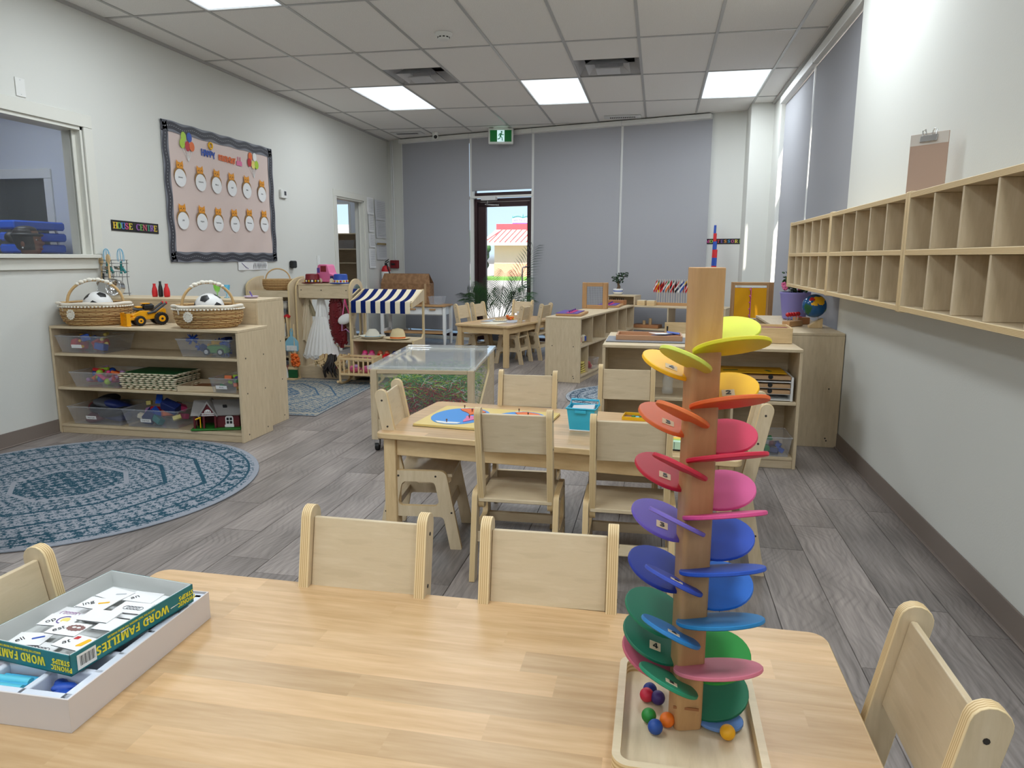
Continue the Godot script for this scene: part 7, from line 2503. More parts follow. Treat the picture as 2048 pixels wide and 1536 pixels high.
# ---------------------------------------------------------------- sensory tank
func make_tank() -> void:
	var t := thing("sensory_tank", "clear walled wooden sensory tank on casters with a clear lid tray", "sensory table", Vector3(-1.505, 0.004, -4.85), 0.11)
	var w := 0.67
	var d := 1.13
	for sx in [-1, 1]:
		for sz in [-1, 1]:
			part(Shape.new().box(M.birch_y, Vector3(sx * (w / 2 - 0.022), 0.305, sz * (d / 2 - 0.022)), Vector3(0.044, 0.46, 0.044), 0.004), "corner_post", t)
			part(Shape.new().cyl(M.black, Vector3(sx * (w / 2 - 0.03) - 0.012, 0.028, sz * (d / 2 - 0.03)), Vector3(sx * (w / 2 - 0.03) + 0.012, 0.028, sz * (d / 2 - 0.03)), 0.028, 0.028, 16).box(M.steel, Vector3(sx * (w / 2 - 0.03), 0.055, sz * (d / 2 - 0.03)), Vector3(0.036, 0.04, 0.03), 0.004), "caster", t)
	for s in [-1, 1]:
		part(Shape.new().box(M.birch_x, Vector3(0, 0.145, s * (d / 2 - 0.014)), Vector3(w - 0.088, 0.13, 0.016), 0.002), "lower_panel", t)
		part(Shape.new().box(M.birch_x, Vector3(0, 0.522, s * (d / 2 - 0.018)), Vector3(w - 0.088, 0.026, 0.03), 0.003), "top_rail", t)
		part(Shape.new().box(M.acrylic, Vector3(0, 0.365, s * (d / 2 - 0.012)), Vector3(w - 0.088, 0.31, 0.005)), "clear_wall", t)
		var sp := Shape.new()
		sp.at(Vector3(s * (w / 2 - 0.012), 0, 0), Basis(Vector3(0, 0, 1), Vector3(0, 1, 0), Vector3(-1, 0, 0)))
		sp.prism(M.birch_z, M.birch_edge, rounded([[-0.52, 0.08], [0.52, 0.08], [0.52, 0.21, 0.02], [0.30, 0.21, 0.05], [-0.28, 0.40, 0.05], [-0.30, 0.52, 0.02], [-0.52, 0.52]]), 0.016, 0.002)
		part(sp, "side_panel", t)
		part(Shape.new().box(M.acrylic, Vector3(s * (w / 2 - 0.024), 0.365, 0.0), Vector3(0.005, 0.31, d - 0.09)), "clear_wall", t)
		part(Shape.new().box(M.birch_z, Vector3(s * (w / 2 - 0.018), 0.525, 0.0), Vector3(0.03, 0.02, d - 0.09), 0.003), "top_rail", t)
	part(Shape.new().box(M.birch_x, Vector3(0, 0.20, 0), Vector3(w - 0.04, 0.012, d - 0.04)), "floor", t)
	var lid := Shape.new()
	lid.box(M.lid_acrylic, Vector3(0, 0.540, 0), Vector3(w - 0.08, 0.005, d - 0.08))
	for s in [-1, 1]:
		lid.box(M.lid_acrylic, Vector3(0, 0.548, s * (d / 2 - 0.012)), Vector3(w + 0.03, 0.022, 0.05), 0.006)
		lid.box(M.lid_acrylic, Vector3(s * (w / 2 - 0.012), 0.548, 0), Vector3(0.05, 0.022, d - 0.072), 0.006)
	part(lid, "clear_lid", t)
	# shredded tinsel: nobody could count it
	rng.seed = 90
	for k in 3:
		var sh := Shape.new()
		var ms: Array = [[mat("tinsel_green", c8(70, 160, 50), 0.4), M.lime, M.green], [M.red, M.dark_red], [M.white, M.light_grey]][k]
		for j in [1500, 700, 240][k]:
			var c := Vector3(rng.randf_range(-0.29, 0.29), rng.randf_range(0.215, 0.46 if k != 1 else 0.40), rng.randf_range(-0.45, 0.52))
			c.y = minf(c.y, 0.34 + 0.12 * (1.0 - absf(c.x) * 2.0))
			if k == 1:
				c.x = rng.randf_range(-0.28, 0.24)
				c.z = rng.randf_range(0.15, 0.53)
			elif k == 0 and c.z > 0.42 and c.y < 0.30:
				c.z = 0.3
			var a := rng.randf_range(0, TAU)
			var e := Vector3(cos(a), rng.randf_range(-0.5, 0.7), sin(a)) * rng.randf_range(0.03, 0.085)
			var b := Vector3(rng.randf_range(-0.02, 0.02), rng.randf_range(0, 0.03), rng.randf_range(-0.02, 0.02))
			var p := c + e
			p = p.clamp(Vector3(-0.30, 0.21, -0.53), Vector3(0.30, 0.50, 0.545))
			sh.tube(ms[j % ms.size()], [c - e * 0.6 + Vector3(0, 0.0, 0), c + b, p], 0.0021 if k < 2 else 0.0016, 3)
		var o := solo(sh, ["green_tinsel", "red_tinsel", "white_tinsel"][k], ["heap of shredded green tinsel grass in the clear tank", "strands of dark red tinsel lying in the clear tank", "loose white paper strands on the tinsel in the tank"][k], "tinsel", Vector3(-1.505, 0.004, -4.85), 0.11)
		o.set_meta("kind", "stuff")
	solo(Shape.new().ball(M.bright_red, Vector3(0, 0.03, 0), Vector3(0.031, 0.029, 0.031), 16, 10).cyl(M.brown, Vector3(0, 0.055, 0), Vector3(0.003, 0.07, 0), 0.002, 0.002, 5), "toy_apple", "shiny red toy apple lying on the tank floor", "toy fruit", Vector3(-1.265, 0.255, -4.375))


# ---------------------------------------------------------------- things on the far shelves
func make_far_things() -> void:
	var y := 0.660
	# peg trays with purple boards
	for k in 2:
		var t := thing("knob_tray", ["purple and pink knobbed board in a wooden tray at the shelf end", "wooden tray with pink knobbed board behind the wire frame"][k], "tray", far([3.80, 3.73][k], y, [2.43, 1.02][k]), FAR_TURN + 0.20)
		part(Shape.new().box(M.alder_x, Vector3(0, 0.012, 0), Vector3(0.26, 0.022, 0.46), 0.003), "tray", t)
		part(Shape.new().box(M.purple, Vector3(-0.02, 0.026, 0), Vector3(0.22, 0.008, 0.44), 0.002), "board", t)
		for j in 5:
			var z := -0.17 + j * 0.085
			var o := part(Shape.new().cyl(M.hot_pink, Vector3(0, 0.030, z), Vector3(0, 0.034, z), 0.035, 0.035, 16), "insert", t)
			part(Shape.new().cyl(M.purple, Vector3(0, 0.034, z), Vector3(0, 0.052, z), 0.005, 0.008, 8), "knob", o)
	# wire frame
	var t := thing("wire_frame", "upright wooden frame strung with a grid of wires on the long shelf", "frame", far(3.70, y, 1.50), FAR_TURN + 0.25)
	part(Shape.new().box(M.alder_y, Vector3(-0.118, 0.15, 0), Vector3(0.052, 0.30, 0.03), 0.004), "stile", t)
	part(Shape.new().box(M.alder_y, Vector3(0.118, 0.15, 0), Vector3(0.052, 0.30, 0.03), 0.004), "stile", t)
	for q in [0.022, 0.278]:
		part(Shape.new().box(M.alder_x, Vector3(0, q, 0), Vector3(0.184, 0.044, 0.028), 0.003), "rail", t)
	for s in [-1, 1]:
		part(Shape.new().box(M.alder_y, Vector3(s * 0.135, 0.15, -0.06), Vector3(0.03, 0.30, 0.03), 0.003), "rear_post", t)
	for k in 10:
		part(Shape.new().cyl(M.dark_grey, Vector3(-0.085 + k * 0.019, 0.045, 0), Vector3(-0.085 + k * 0.019, 0.255, 0), 0.0014, 0.0014, 4), "wire", t)
		part(Shape.new().cyl(M.light_grey, Vector3(-0.092, 0.058 + k * 0.0205, 0), Vector3(0.092, 0.058 + k * 0.0205, 0), 0.0014, 0.0014, 4), "wire", t)
	# peg box and little stand with a bonsai
	t = thing("peg_box", "reddish wooden box with a row of dark pegs beside the little stand", "box", far(3.70, y, 0.70), FAR_TURN)
	part(Shape.new().box(mat("cedar", c8(172, 118, 76), 0.6), Vector3(0, 0.03, 0), Vector3(0.22, 0.06, 0.12), 0.003), "box", t)
	for k in 8:
		part(Shape.new().cyl(M.black, Vector3(-0.09 + k * 0.025, 0.06, 0), Vector3(-0.09 + k * 0.025, 0.085, 0), 0.004, 0.005, 6), "peg", t)
	t = thing("little_stand", "small pale box stand with an open front under the potted bonsai", "stand", far(3.69, y - 0.01, 0.37), FAR_TURN)
	part(Shape.new().box(M.birch_x, Vector3(0, 0.112, 0), Vector3(0.37, 0.016, 0.26), 0.002), "top", t)
	for s in [-1, 1]:
		part(Shape.new().box(M.birch_y, Vector3(s * 0.176, 0.052, 0), Vector3(0.016, 0.104, 0.26), 0.002), "side", t)
	part(Shape.new().box(M.birch_x, Vector3(0, 0.052, -0.122), Vector3(0.336, 0.104, 0.01)), "back", t)
	t = thing("potted_bonsai", "small bonsai tree in a white patterned pot on the stand", "plant", far(3.60, y + 0.112, 0.36), 0.3)
	part(Shape.new().lathe(M.white, [Vector2(0, 0), Vector2(0.05, 0), Vector2(0.064, 0.03), Vector2(0.062, 0.075), Vector2(0.056, 0.075), Vector2(0.055, 0.05), Vector2(0, 0.05)], 22), "pot", t)
	part(Shape.new().lathe(M.blue, [Vector2(0.0646, 0.040), Vector2(0.0642, 0.052)], 22), "pattern_band", t)
	part(Shape.new().tube(M.bark, [Vector3(0, 0.05, 0), Vector3(0.012, 0.10, 0), Vector3(-0.004, 0.15, 0.005), Vector3(0.008, 0.20, 0)], [0.026, 0.020, 0.012, 0.006], 7).tube(M.bark, [Vector3(0.005, 0.13, 0), Vector3(0.04, 0.19, 0), Vector3(0.085, 0.235, 0)], [0.008, 0.005, 0.003], 5).tube(M.bark, [Vector3(-0.018, 0.05, 0.008), Vector3(0, 0.10, 0.0)], [0.014, 0.01], 6), "trunk", t)
	rng.seed = 52
	var lf := Shape.new()
	for k in 120:
		var c: Vector3 = [Vector3(-0.03, 0.20, 0), Vector3(0.02, 0.25, 0), Vector3(0.09, 0.25, 0), Vector3(0.02, 0.18, 0.02)][k % 4]
		lf.ball(M.foliage_dark if k % 3 else M.foliage, c + Vector3(rng.randf_range(-0.045, 0.045), rng.randf_range(-0.03, 0.03), rng.randf_range(-0.04, 0.04)), Vector3(0.016, 0.004, 0.010), 6, 4, Basis.from_euler(Vector3(rng.randf_range(-0.8, 0.8), rng.randf() * 6, rng.randf_range(-0.8, 0.8))))
	var leaves := part(lf, "leaves", t)
	leaves.set_meta("kind", "stuff")
	for k in 2:
		solo(Shape.new().box(M.maple_x, Vector3(0, 0.03, 0), Vector3(0.10, 0.058, 0.10), 0.003).box(M.cream, Vector3(0, 0.062, 0), Vector3(0.096, 0.006, 0.096), 0.001), "wooden_block", ["square wooden block on the shelf next to the little stand", "square wooden block on the shelf next to the flag row"][k], "block", far([3.955, 4.08][k], 0.649, 0.46), FAR_TURN, "square wooden blocks by the flags")
	# row of small flags on sticks
	t = thing("flag_stand", "long wooden strip holding the row of small world flags", "stand", far(4.35, 0.649, 0.34), FAR_TURN)
	part(Shape.new().box(M.alder_x, Vector3(0, 0.018, 0), Vector3(0.50, 0.036, 0.06), 0.003), "strip", t)
	var fl := [["bright_red", "white", "bright_red"], ["dark_green", "yellow", "bright_red"], ["black", "bright_red", "yellow"], ["bright_red", "maroon", "bright_red"], ["bright_red", "white", "navy"], ["green", "white", "orange"], ["bright_red", "bright_red", "black"], ["black", "white", "bright_red"], ["maroon", "black", "maroon"], ["bright_red", "white", "black"], ["white", "navy", "white"], ["blue", "white", "blue"], ["yellow", "navy", "bright_red"], ["dark_green", "white", "bright_red"], ["navy", "bright_red", "white"], ["white", "bright_red", "white"]]
	for k in fl.size():
		var x := -0.235 + 0.47 * k / (fl.size() - 1)
		var f := thing("small_flag", "small paper flag of %s, %s and %s bands on a thin stick" % [fl[k][0].replace("_", " "), fl[k][1].replace("_", " "), fl[k][2].replace("_", " ")], "flag", far(4.35 + x, 0.684, 0.34 + 0.012 * (k % 2)), FAR_TURN, "row of small world flags")
		part(Shape.new().cyl(M.cream, Vector3(), Vector3(0, 0.295, 0), 0.0024, 0.0024, 5), "stick", f)
		for j in 3:
			var sag := func(u: float, v: float) -> Vector3:
				var h := (j + v) / 3.0
				return Vector3(-0.002 - 0.055 * u * (0.75 + 0.2 * sin(h * 3.0)), 0.29 - h * 0.085 - u * 0.085, 0.014 * sin(u * 5.0 + k))
			part(Shape.new().sheet(M[fl[k][j]], 6, 3, sag), "band", f)
	# number rods leaning on the wall and the sign behind them
	for k in 4:
		var n := 10 - k
		var r := thing("number_rod", ["longest red and blue counting rod leaning on the pillar wall", "second longest red and blue rod in the leaning set", "third longest red and blue rod in the leaning set", "shortest red and blue rod in the leaning set"][k], "rod", far(4.752 + 0.016 * k, 0.649, 0.20 + 0.026 * k), FAR_TURN, "red and blue counting rods")
		r.rotation.x = -0.10
		for j in n:
			part(Shape.new().box(M.blue if (n - j) % 2 == (1 if k % 2 == 0 else 0) else M.bright_red, Vector3(0, 0.05 + 0.1 * j, 0), Vector3(0.026, 0.1, 0.024), 0.001), "segment", r)
	banner("wall_sign", "black sign reading MONTESSORI in coloured letters on the pillar wall", "MONTESSORI", far(4.845, 1.45, 0.003), FAR_TURN, 0.475, 0.066, [c8(214, 80, 150), c8(160, 200, 70), c8(230, 190, 60), c8(196, 60, 80), c8(120, 90, 170), c8(224, 150, 60), c8(70, 150, 200), c8(196, 90, 140), c8(230, 210, 90), c8(150, 190, 80)])


func banner(called: String, label: String, words: String, where: Vector3, turn: float, w: float, h: float, cols: Array, tilt := 0.0) -> void:
	var t := thing(called, label, "sign", where, turn)
	t.rotation.z = tilt
	part(Shape.new().box(M.black, Vector3(), Vector3(w, h, 0.003), 0.001), "board", t)
	var n := words.length()
	for k in n:
		if words[k] == " ":
			continue
		var m := mat("letter_%s_%d" % [called, k], cols[k % cols.size()], 0.6)
		part_of(text_mesh(words[k], m, h * 0.62, 0.002, true), "letter", t, Transform3D(Basis(), Vector3(-w * 0.46 + w * 0.92 * (k + 0.5) / n, 0, 0.0025)))


# ---------------------------------------------------------------- things on and in the right-hand shelves
func make_right_things() -> void:
	var top := 0.726
	var t := thing("work_mat", "flat grey mat under the wooden picture tray", "mat", Vector3(-0.055, top, -4.66), 0.0)
	part(Shape.new().box(M.grey, Vector3(0, 0.003, 0), Vector3(0.50, 0.006, 0.30), 0.001), "mat", t)
	t = thing("picture_tray", "low wooden tray heaped with blue and pink paper on a grey mat", "tray", Vector3(-0.04, top + 0.006, -4.70), 0.0)
	for s in [-1, 1]:
		part(Shape.new().box(mat("tray_wood", c8(186, 140, 104), 0.5), Vector3(0, 0.016, s * 0.12), Vector3(0.41, 0.032, 0.012), 0.002), "side", t)
		part(Shape.new().box(M.tray_wood, Vector3(s * 0.20, 0.016, 0), Vector3(0.012, 0.032, 0.23), 0.002), "side", t)
	part(Shape.new().box(M.tray_wood, Vector3(0, 0.003, 0), Vector3(0.40, 0.006, 0.23)), "floor", t)
	for k in 5:
		var m: Material = [M.white, M.pink, M.navy, M.white, M.blue][k]
		solo(Shape.new().box(m, Vector3(), Vector3([0.12, 0.22, 0.18, 0.16, 0.08][k], 0.0014, 0.10), 0.0, Basis(Vector3(0, 0, 1), [0.0, 0.12, 0.10, -0.05, -0.12][k])), "paper_sheet", "%s paper sheet lying in the wooden picture tray" % ["white", "pink", "navy blue", "creased white", "bright blue"][k], "paper", Vector3([-0.14, 0.02, 0.06, 0.05, 0.11][k], top + 0.020 + 0.007 * k, -4.69), [0.2, 0.3, -0.1, 0.5, 0.0][k], "paper sheets in the picture tray")
	# open wooden box
	t = thing("open_box", "open pale wooden box standing beside the wall cabinet", "box", Vector3(0.675, top, -4.79), -0.03)
	for s in [-1, 1]:
		part(Shape.new().box(M.maple_x, Vector3(0, 0.048, s * 0.13), Vector3(0.31, 0.096, 0.010), 0.002), "side", t)
		part(Shape.new().box(M.maple_z, Vector3(s * 0.15, 0.048, 0), Vector3(0.010, 0.096, 0.25), 0.002), "side", t)
	part(Shape.new().box(M.maple_x, Vector3(0, 0.004, 0), Vector3(0.30, 0.008, 0.25)), "floor", t)
	part(Shape.new().box(M.dark_red, Vector3(0.05, 0.085, -0.02), Vector3(0.18, 0.004, 0.05)), "red_divider", t)
	solo(Shape.new().cyl(M.hot_pink, Vector3(-0.03, 0.008, 0), Vector3(0.03, 0.008, 0.01), 0.007, 0.007, 8), "marker_pen", "pink marker pen lying beside the open wooden box", "pen", Vector3(0.42, top, -4.64))
	# map cabinet with trays
	t = thing("map_cabinet", "puzzle cabinet of stacked thin wooden trays in the shelf", "cabinet", Vector3(0.555, 0.411, -4.55))
	for s in [-1, 1]:
		part(Shape.new().box(M.white, Vector3(s * 0.245, 0.0725, 0), Vector3(0.014, 0.145, 0.30), 0.002), "side", t)
	for k in 4:
		part(Shape.new().box(M.white, Vector3(0, 0.006 + 0.036 * k, 0), Vector3(0.476, 0.006, 0.29), 0.001), "runner", t)
	for k in 3:
		var yy := 0.044 + 0.036 * k + (0.012 if k == 2 else 0.0)
		var o := part(Shape.new().box(mat("puzzle_wood", c8(190, 152, 112), 0.5), Vector3(0, yy + 0.010, 0.005), Vector3(0.47, 0.022, 0.29), 0.002), "drawer", t)
		for x in [-0.10, 0.12]:
			part(Shape.new().cyl(M.black, Vector3(x, yy + 0.016, 0.148), Vector3(x, yy + 0.016, 0.1515), 0.014, 0.014, 14), "finger_notch", o)
	part(Shape.new().box(M.yellow, Vector3(0, 0.1605, 0), Vector3(0.43, 0.003, 0.25)).box(M.dark_green, Vector3(-0.10, 0.1625, 0.04), Vector3(0.09, 0.002, 0.02), 0.0, Basis(Vector3.UP, 0.3)).box(M.dark_green, Vector3(0.12, 0.1625, 0.03), Vector3(0.02, 0.002, 0.05), 0.0, Basis(Vector3.UP, 0.5)), "leaf_puzzle", t)
	# jar and brick bin
	t = thing("glass_jar", "clear lidded jar standing on the middle shelf", "jar", Vector3(0.085, 0.411, -4.50))
	part(Shape.new().lathe(M.jar_glass, [Vector2(0, 0.003), Vector2(0.034, 0.003), Vector2(0.036, 0.02), Vector2(0.030, 0.055), Vector2(0.034, 0.085), Vector2(0.028, 0.108), Vector2(0.026, 0.115)], 20), "body", t)
	part(Shape.new().lathe(M.jar_glass, [Vector2(0.029, 0.113), Vector2(0.030, 0.130), Vector2(0, 0.133)], 20), "lid", t)
	clear_bin("clear bin of green and blue building bricks at the bottom of the shelf", Vector3(0.705, 0.076, -4.50), 0, 0.22, 0.26, 0.12, "")
	fill(Vector3(0.705, 0.076, -4.50), 0, 0.22, 0.26, 0.075, 12, [["green", "toy brick", "block", 0.05], ["navy", "toy brick", "block", 0.055], ["maroon", "toy brick", "block", 0.05], ["blue", "toy brick", "block", 0.045], ["light_grey", "toy brick", "block", 0.045]], "in the bin under the map cabinet", "building bricks in the shelf bin", 51)
	# little bentwood chair behind
	t = thing("bentwood_chair", "small brown bentwood chair behind the back-to-back shelves", "chair", Vector3(0.22, 0.004, -6.05), PI)
	var bk := func(u: float, v: float) -> Vector3:
		return Vector3((u - 0.5) * 0.30, 0.56 + v * 0.17, -0.15 + 0.04 * cos((u - 0.5) * 2.6))
	var bk2 := func(u: float, v: float) -> Vector3:
		return Vector3((u - 0.5) * 0.30, 0.56 + v * 0.17, -0.162 + 0.04 * cos((u - 0.5) * 2.6))
	part(Shape.new().sheet(M.maple_x, 12, 2, bk).sheet(M.maple_x, 12, 2, bk2), "backrest", t)
	part(Shape.new().box(M.maple_x, Vector3(0, 0.35, 0.02), Vector3(0.32, 0.018, 0.30), 0.006), "seat", t)
	for s in [-1, 1]:
		part(Shape.new().tube(M.dark_metal, [Vector3(s * 0.14, 0, -0.16), Vector3(s * 0.14, 0.40, -0.12), Vector3(s * 0.13, 0.70, -0.14)], 0.010, 6), "leg", t)
		part(Shape.new().tube(M.dark_metal, [Vector3(s * 0.15, 0, 0.17), Vector3(s * 0.14, 0.34, 0.12)], 0.010, 6), "leg", t)
	# wall cabinet top: planter, globe, peg block
	var ct := 0.767
	t = thing("purple_planter", "purple planter pot with a leafy flowering plant on the wall cabinet", "plant", Vector3(1.072, ct, -6.05))
	part(Shape.new().lathe(M.lilac, [Vector2(0, 0), Vector2(0.078, 0), Vector2(0.088, 0.012), Vector2(0.112, 0.19), Vector2(0.116, 0.20), Vector2(0.116, 0.215), Vector2(0.106, 0.215), Vector2(0.10, 0.18), Vector2(0, 0.18)], 30), "pot", t)
	part(Shape.new().lathe(M.soil, [Vector2(0.103, 0.190), Vector2(0, 0.195)], 20), "soil", t)
	rng.seed = 17
	for j in 16:
		var a := rng.randf() * TAU
		var st := Vector3(cos(a) * rng.randf_range(0.01, 0.07), 0.19, sin(a) * 0.06)
		var tp := Vector3(cos(a) * rng.randf_range(0.06, 0.14), rng.randf_range(0.24, 0.33), sin(a) * 0.10)
		if j == 0:
			tp = Vector3(-0.085, 0.375, 0.02)
		var sh := Shape.new().tube(M.foliage_dark, [st, st.lerp(tp, 0.5) + Vector3(0, 0.02, 0), tp], 0.0025, 4)
		for i in 7:
			var p := st.lerp(tp, 0.45 + 0.09 * i)
			sh.ball(M.foliage if i % 2 else M.foliage_dark, p + Vector3(rng.randf_range(-0.03, 0.03), 0.01, rng.randf_range(-0.03, 0.03)), Vector3(0.032, 0.005, 0.014), 7, 4, Basis.from_euler(Vector3(rng.randf_range(-0.6, 0.6), rng.randf() * 6, rng.randf_range(-0.9, 0.4))))
		part(sh, "stem", t)
	for j in 9:
		var a := rng.randf() * TAU
		var sh := Shape.new()
		for i in 5:
			sh.ball(M.pink if i % 2 else M.cloth_pink, Vector3(-0.04 + cos(a) * 0.07 + 0.012 * cos(i * 1.26), 0.245 + 0.012 * sin(i * 1.26) + 0.006 * j, sin(a) * 0.08 + 0.03), Vector3(0.011, 0.010, 0.008), 6, 4)
		part(sh, "flower", t)
	t = thing("toy_globe", "wooden globe with yellow and green continents on a slanted wooden stand", "globe", Vector3(1.085, ct, -5.34))
	part(Shape.new().at(Vector3(0.012, 0, 0)).prism(M.maple_y, M.maple_y, pv([[-0.05, 0], [0.038, 0], [0.038, 0.068], [0.028, 0.068], [-0.05, 0.016]]), 0.06, 0.002), "stand", t)
	part(Shape.new().cyl(M.steel, Vector3(0.03, 0.05, 0), Vector3(0.012, 0.09, 0), 0.003, 0.003, 6), "axle", t)
	var gc := Vector3(-0.008, 0.152, 0)
	var gr := 0.081
	var seam := mat("globe_blue", c8(18, 84, 140), 0.12)
	part(Shape.new().ball(seam, gc, Vector3.ONE * gr, 36, 22), "sphere", t)
	var lands := [[M.yellow, 1.25, 0.62, 0.62, 0.42], [M.yellow, 1.75, 0.25, 0.26, 0.20], [M.dark_green, 2.35, -0.25, 0.36, 0.52], [M.bright_red, 2.05, 0.66, 0.24, 0.18], [M.yellow, 1.05, 0.28, 0.18, 0.14], [M.grass_green, 0.35, -0.35, 0.26, 0.2]]
	for q in lands:
		var sh := Shape.new()
		var cdir := Vector3(cos(q[1]) * cos(q[2]), sin(q[2]), sin(q[1]) * cos(q[2]))
		var e := cdir.cross(Vector3.UP).normalized()
		var f := e.cross(cdir)
		var ring := []
		for j in 22:
			var a := TAU * j / 22.0
			var wob := 1.0 + 0.22 * sin(a * 3.0 + q[1] * 5.0) + 0.12 * sin(a * 7.0)
			ring.append((cdir + (e * cos(a) * q[3] + f * sin(a) * q[4]) * wob).normalized())
		for j in 22:
			var a: Vector3 = ring[j]
			var b: Vector3 = ring[(j + 1) % 22]
			var R := gr * 1.006
			var prev0 := cdir
			var prev1 := cdir
			for i in 4:
				var n0 := cdir.lerp(a, (i + 1) / 4.0).normalized()
				var n1 := cdir.lerp(b, (i + 1) / 4.0).normalized()
				sh.tri(q[0], gc + prev0 * R, gc + n0 * R, gc + n1 * R, prev0, n0, n1)
				if i > 0:
					sh.tri(q[0], gc + prev0 * R, gc + n1 * R, gc + prev1 * R, prev0, n1, prev1)
				prev0 = n0
				prev1 = n1
		part(sh, "continent", t)
	t = thing("bead_stand", "wooden block with five shiny red balls on pegs", "toy", Vector3(0.955, ct, -5.42), 0.85)
	part(Shape.new().box(M.alder_x, Vector3(0, 0.02, 0), Vector3(0.17, 0.04, 0.06), 0.003), "block", t)
	for k in 5:
		var x := -0.066 + k * 0.033
		var o := part(Shape.new().ball(mat("bead_red", c8(176, 14, 26), 0.12), Vector3(x, 0.085, 0), Vector3.ONE * 0.0158, 16, 10), "ball", t)
		part(Shape.new().cyl(M.steel, Vector3(x, 0.04, 0), Vector3(x, 0.07, 0), 0.003, 0.003, 6), "peg", o)
	solo(Shape.new().box(M.cedar, Vector3(0, 0.025, 0), Vector3(0.10, 0.05, 0.07), 0.003).box(M.bright_red, Vector3(-0.02, 0.053, 0), Vector3(0.03, 0.005, 0.04), 0.001), "cedar_box", "small reddish wooden box between the red balls and the globe", "box", Vector3(1.05, ct, -5.62), 0.3)
	# dressing frames on their stand
	t = thing("frame_stand", "dark metal stand holding the dressing frames by the column", "stand", Vector3(0.93, 0.004, -7.66))
	for s in [-1, 1]:
		part(Shape.new().tube(M.dark_metal, [Vector3(s * 0.18, 0, 0.10), Vector3(s * 0.17, 0.98, -0.02), Vector3(s * 0.18, 0, -0.14)], 0.008, 6), "leg", t)
	part(Shape.new().box(M.dark_metal, Vector3(0, 0.60, 0.03), Vector3(0.35, 0.012, 0.10), 0.002), "ledge", t)
	for k in 3:
		var fr := thing("dressing_frame", ["wooden dressing frame with buttoned mustard cloth", "wooden dressing frame with pink cloth behind the mustard one", "wooden dressing frame with purple cloth at the back of the stand"][k], "frame", Vector3(0.92 + 0.012 * k, 0.615, -7.60 - 0.04 * k), 0.0, "dressing frames")
		var wf := 0.33 + 0.03 * k
		for s in [-1, 1]:
			part(Shape.new().box(M.alder_y, Vector3(s * wf / 2, 0.19, 0), Vector3(0.024, 0.40, 0.016), 0.002), "stile", fr)
			part(Shape.new().box(M.alder_x, Vector3(0, 0.19 + s * 0.185, 0), Vector3(wf - 0.024, 0.03, 0.016), 0.002), "rail", fr)
		var cm: Material = [mat("mustard", c8(232, 164, 14), 0.9), M.cloth_pink, M.purple][k]
		for s in [-1.0, 1.0]:
			var fold := func(u: float, v: float) -> Vector3:
				return Vector3(s * (0.004 + u * (wf / 2 - 0.016)), 0.035 + v * 0.30, 0.010 + 0.006 * sin(u * 5.0 + v * 7.0))
			part(Shape.new().sheet(cm, 8, 8, fold), "cloth", fr)
		if k == 0:
			for j in 5:
				part(Shape.new().ball(M.pink, Vector3(-0.006, 0.06 + 0.065 * j, 0.018), Vector3(0.009, 0.009, 0.004), 8, 5), "button", fr)
			part(Shape.new().box(M.cloth_pink, Vector3(0.004, 0.185, 0.0165), Vector3(0.006, 0.30, 0.003)), "trim", fr)
	# clipboard leaning on the cubbies
	t = thing("clipboard", "brown hardboard clipboard with a steel clip leaning above the wall cubbies", "clipboard", Vector3(1.10, 1.506, -3.44), -0.855)
	t.rotation.x = 0.0
	part(Shape.new().box(mat("hardboard", c8(182, 154, 136), 0.5), Vector3(0, 0.13, 0), Vector3(0.165, 0.26, 0.004), 0.001), "board", t)
	part(Shape.new().box(M.steel, Vector3(0, 0.238, 0.006), Vector3(0.075, 0.030, 0.008), 0.003, Basis(Vector3.RIGHT, -0.3)).tube(M.chrome, [Vector3(-0.028, 0.25, 0.004), Vector3(-0.03, 0.272, 0.004), Vector3(-0.018, 0.276, 0.004), Vector3(-0.012, 0.255, 0.006)], 0.003, 5).tube(M.chrome, [Vector3(0.028, 0.25, 0.004), Vector3(0.03, 0.272, 0.004), Vector3(0.018, 0.276, 0.004), Vector3(0.012, 0.255, 0.006)], 0.003, 5), "clip", t)
	part(Shape.new().box(mat("clear_film", c8(214, 206, 198), 0.15), Vector3(0, 0.236, 0.0026), Vector3(0.163, 0.045, 0.001)), "tape", t)
	# far table: things on it
	var tt := 0.487
	var c := Vector3(-1.80, tt, -8.45)
	solo(Shape.new().box(M.light_grey, Vector3(0, 0.003, 0), Vector3(0.44, 0.006, 0.34), 0.001), "paper_mat", "pale grey paper mat on the far table", "mat", c, FAR_TURN)
	solo(Shape.new().box(M.cream, Vector3(0, 0.003, 0), Vector3(0.20, 0.006, 0.28), 0.001), "wooden_mat", "pale wooden mat at the near edge of the far table", "mat", c + Vector3(-0.05, 0, 0.32), FAR_TURN)
	t = thing("round_plate", "round cream plate with wooden pegs on the far table", "plate", c + Vector3(-0.03, 0.006, 0.06))
	part(Shape.new().lathe(M.cream, [Vector2(0, 0), Vector2(0.08, 0), Vector2(0.09, 0.012), Vector2(0.08, 0.014), Vector2(0, 0.010)], 24), "plate", t)
	for k in 9:
		part(Shape.new().cyl(M.maple_y, Vector3(-0.05 + 0.0125 * k, 0.012, 0.02 * (k % 2)), Vector3(-0.05 + 0.0125 * k, 0.036, 0.02 * (k % 2)), 0.006, 0.006, 8), "peg", t)
	t = thing("orange_craft", "orange and yellow paper craft on the far table", "craft", c + Vector3(0.08, 0.006, -0.12))
	for k in 9:
		part(Shape.new().ball(M.orange if k % 3 else M.yellow, Vector3(-0.05 + 0.02 * (k % 4), 0.015 + 0.018 * (k / 4), 0.015 * (k % 3)), Vector3(0.020, 0.013, 0.016), 8, 5), "petal", t)
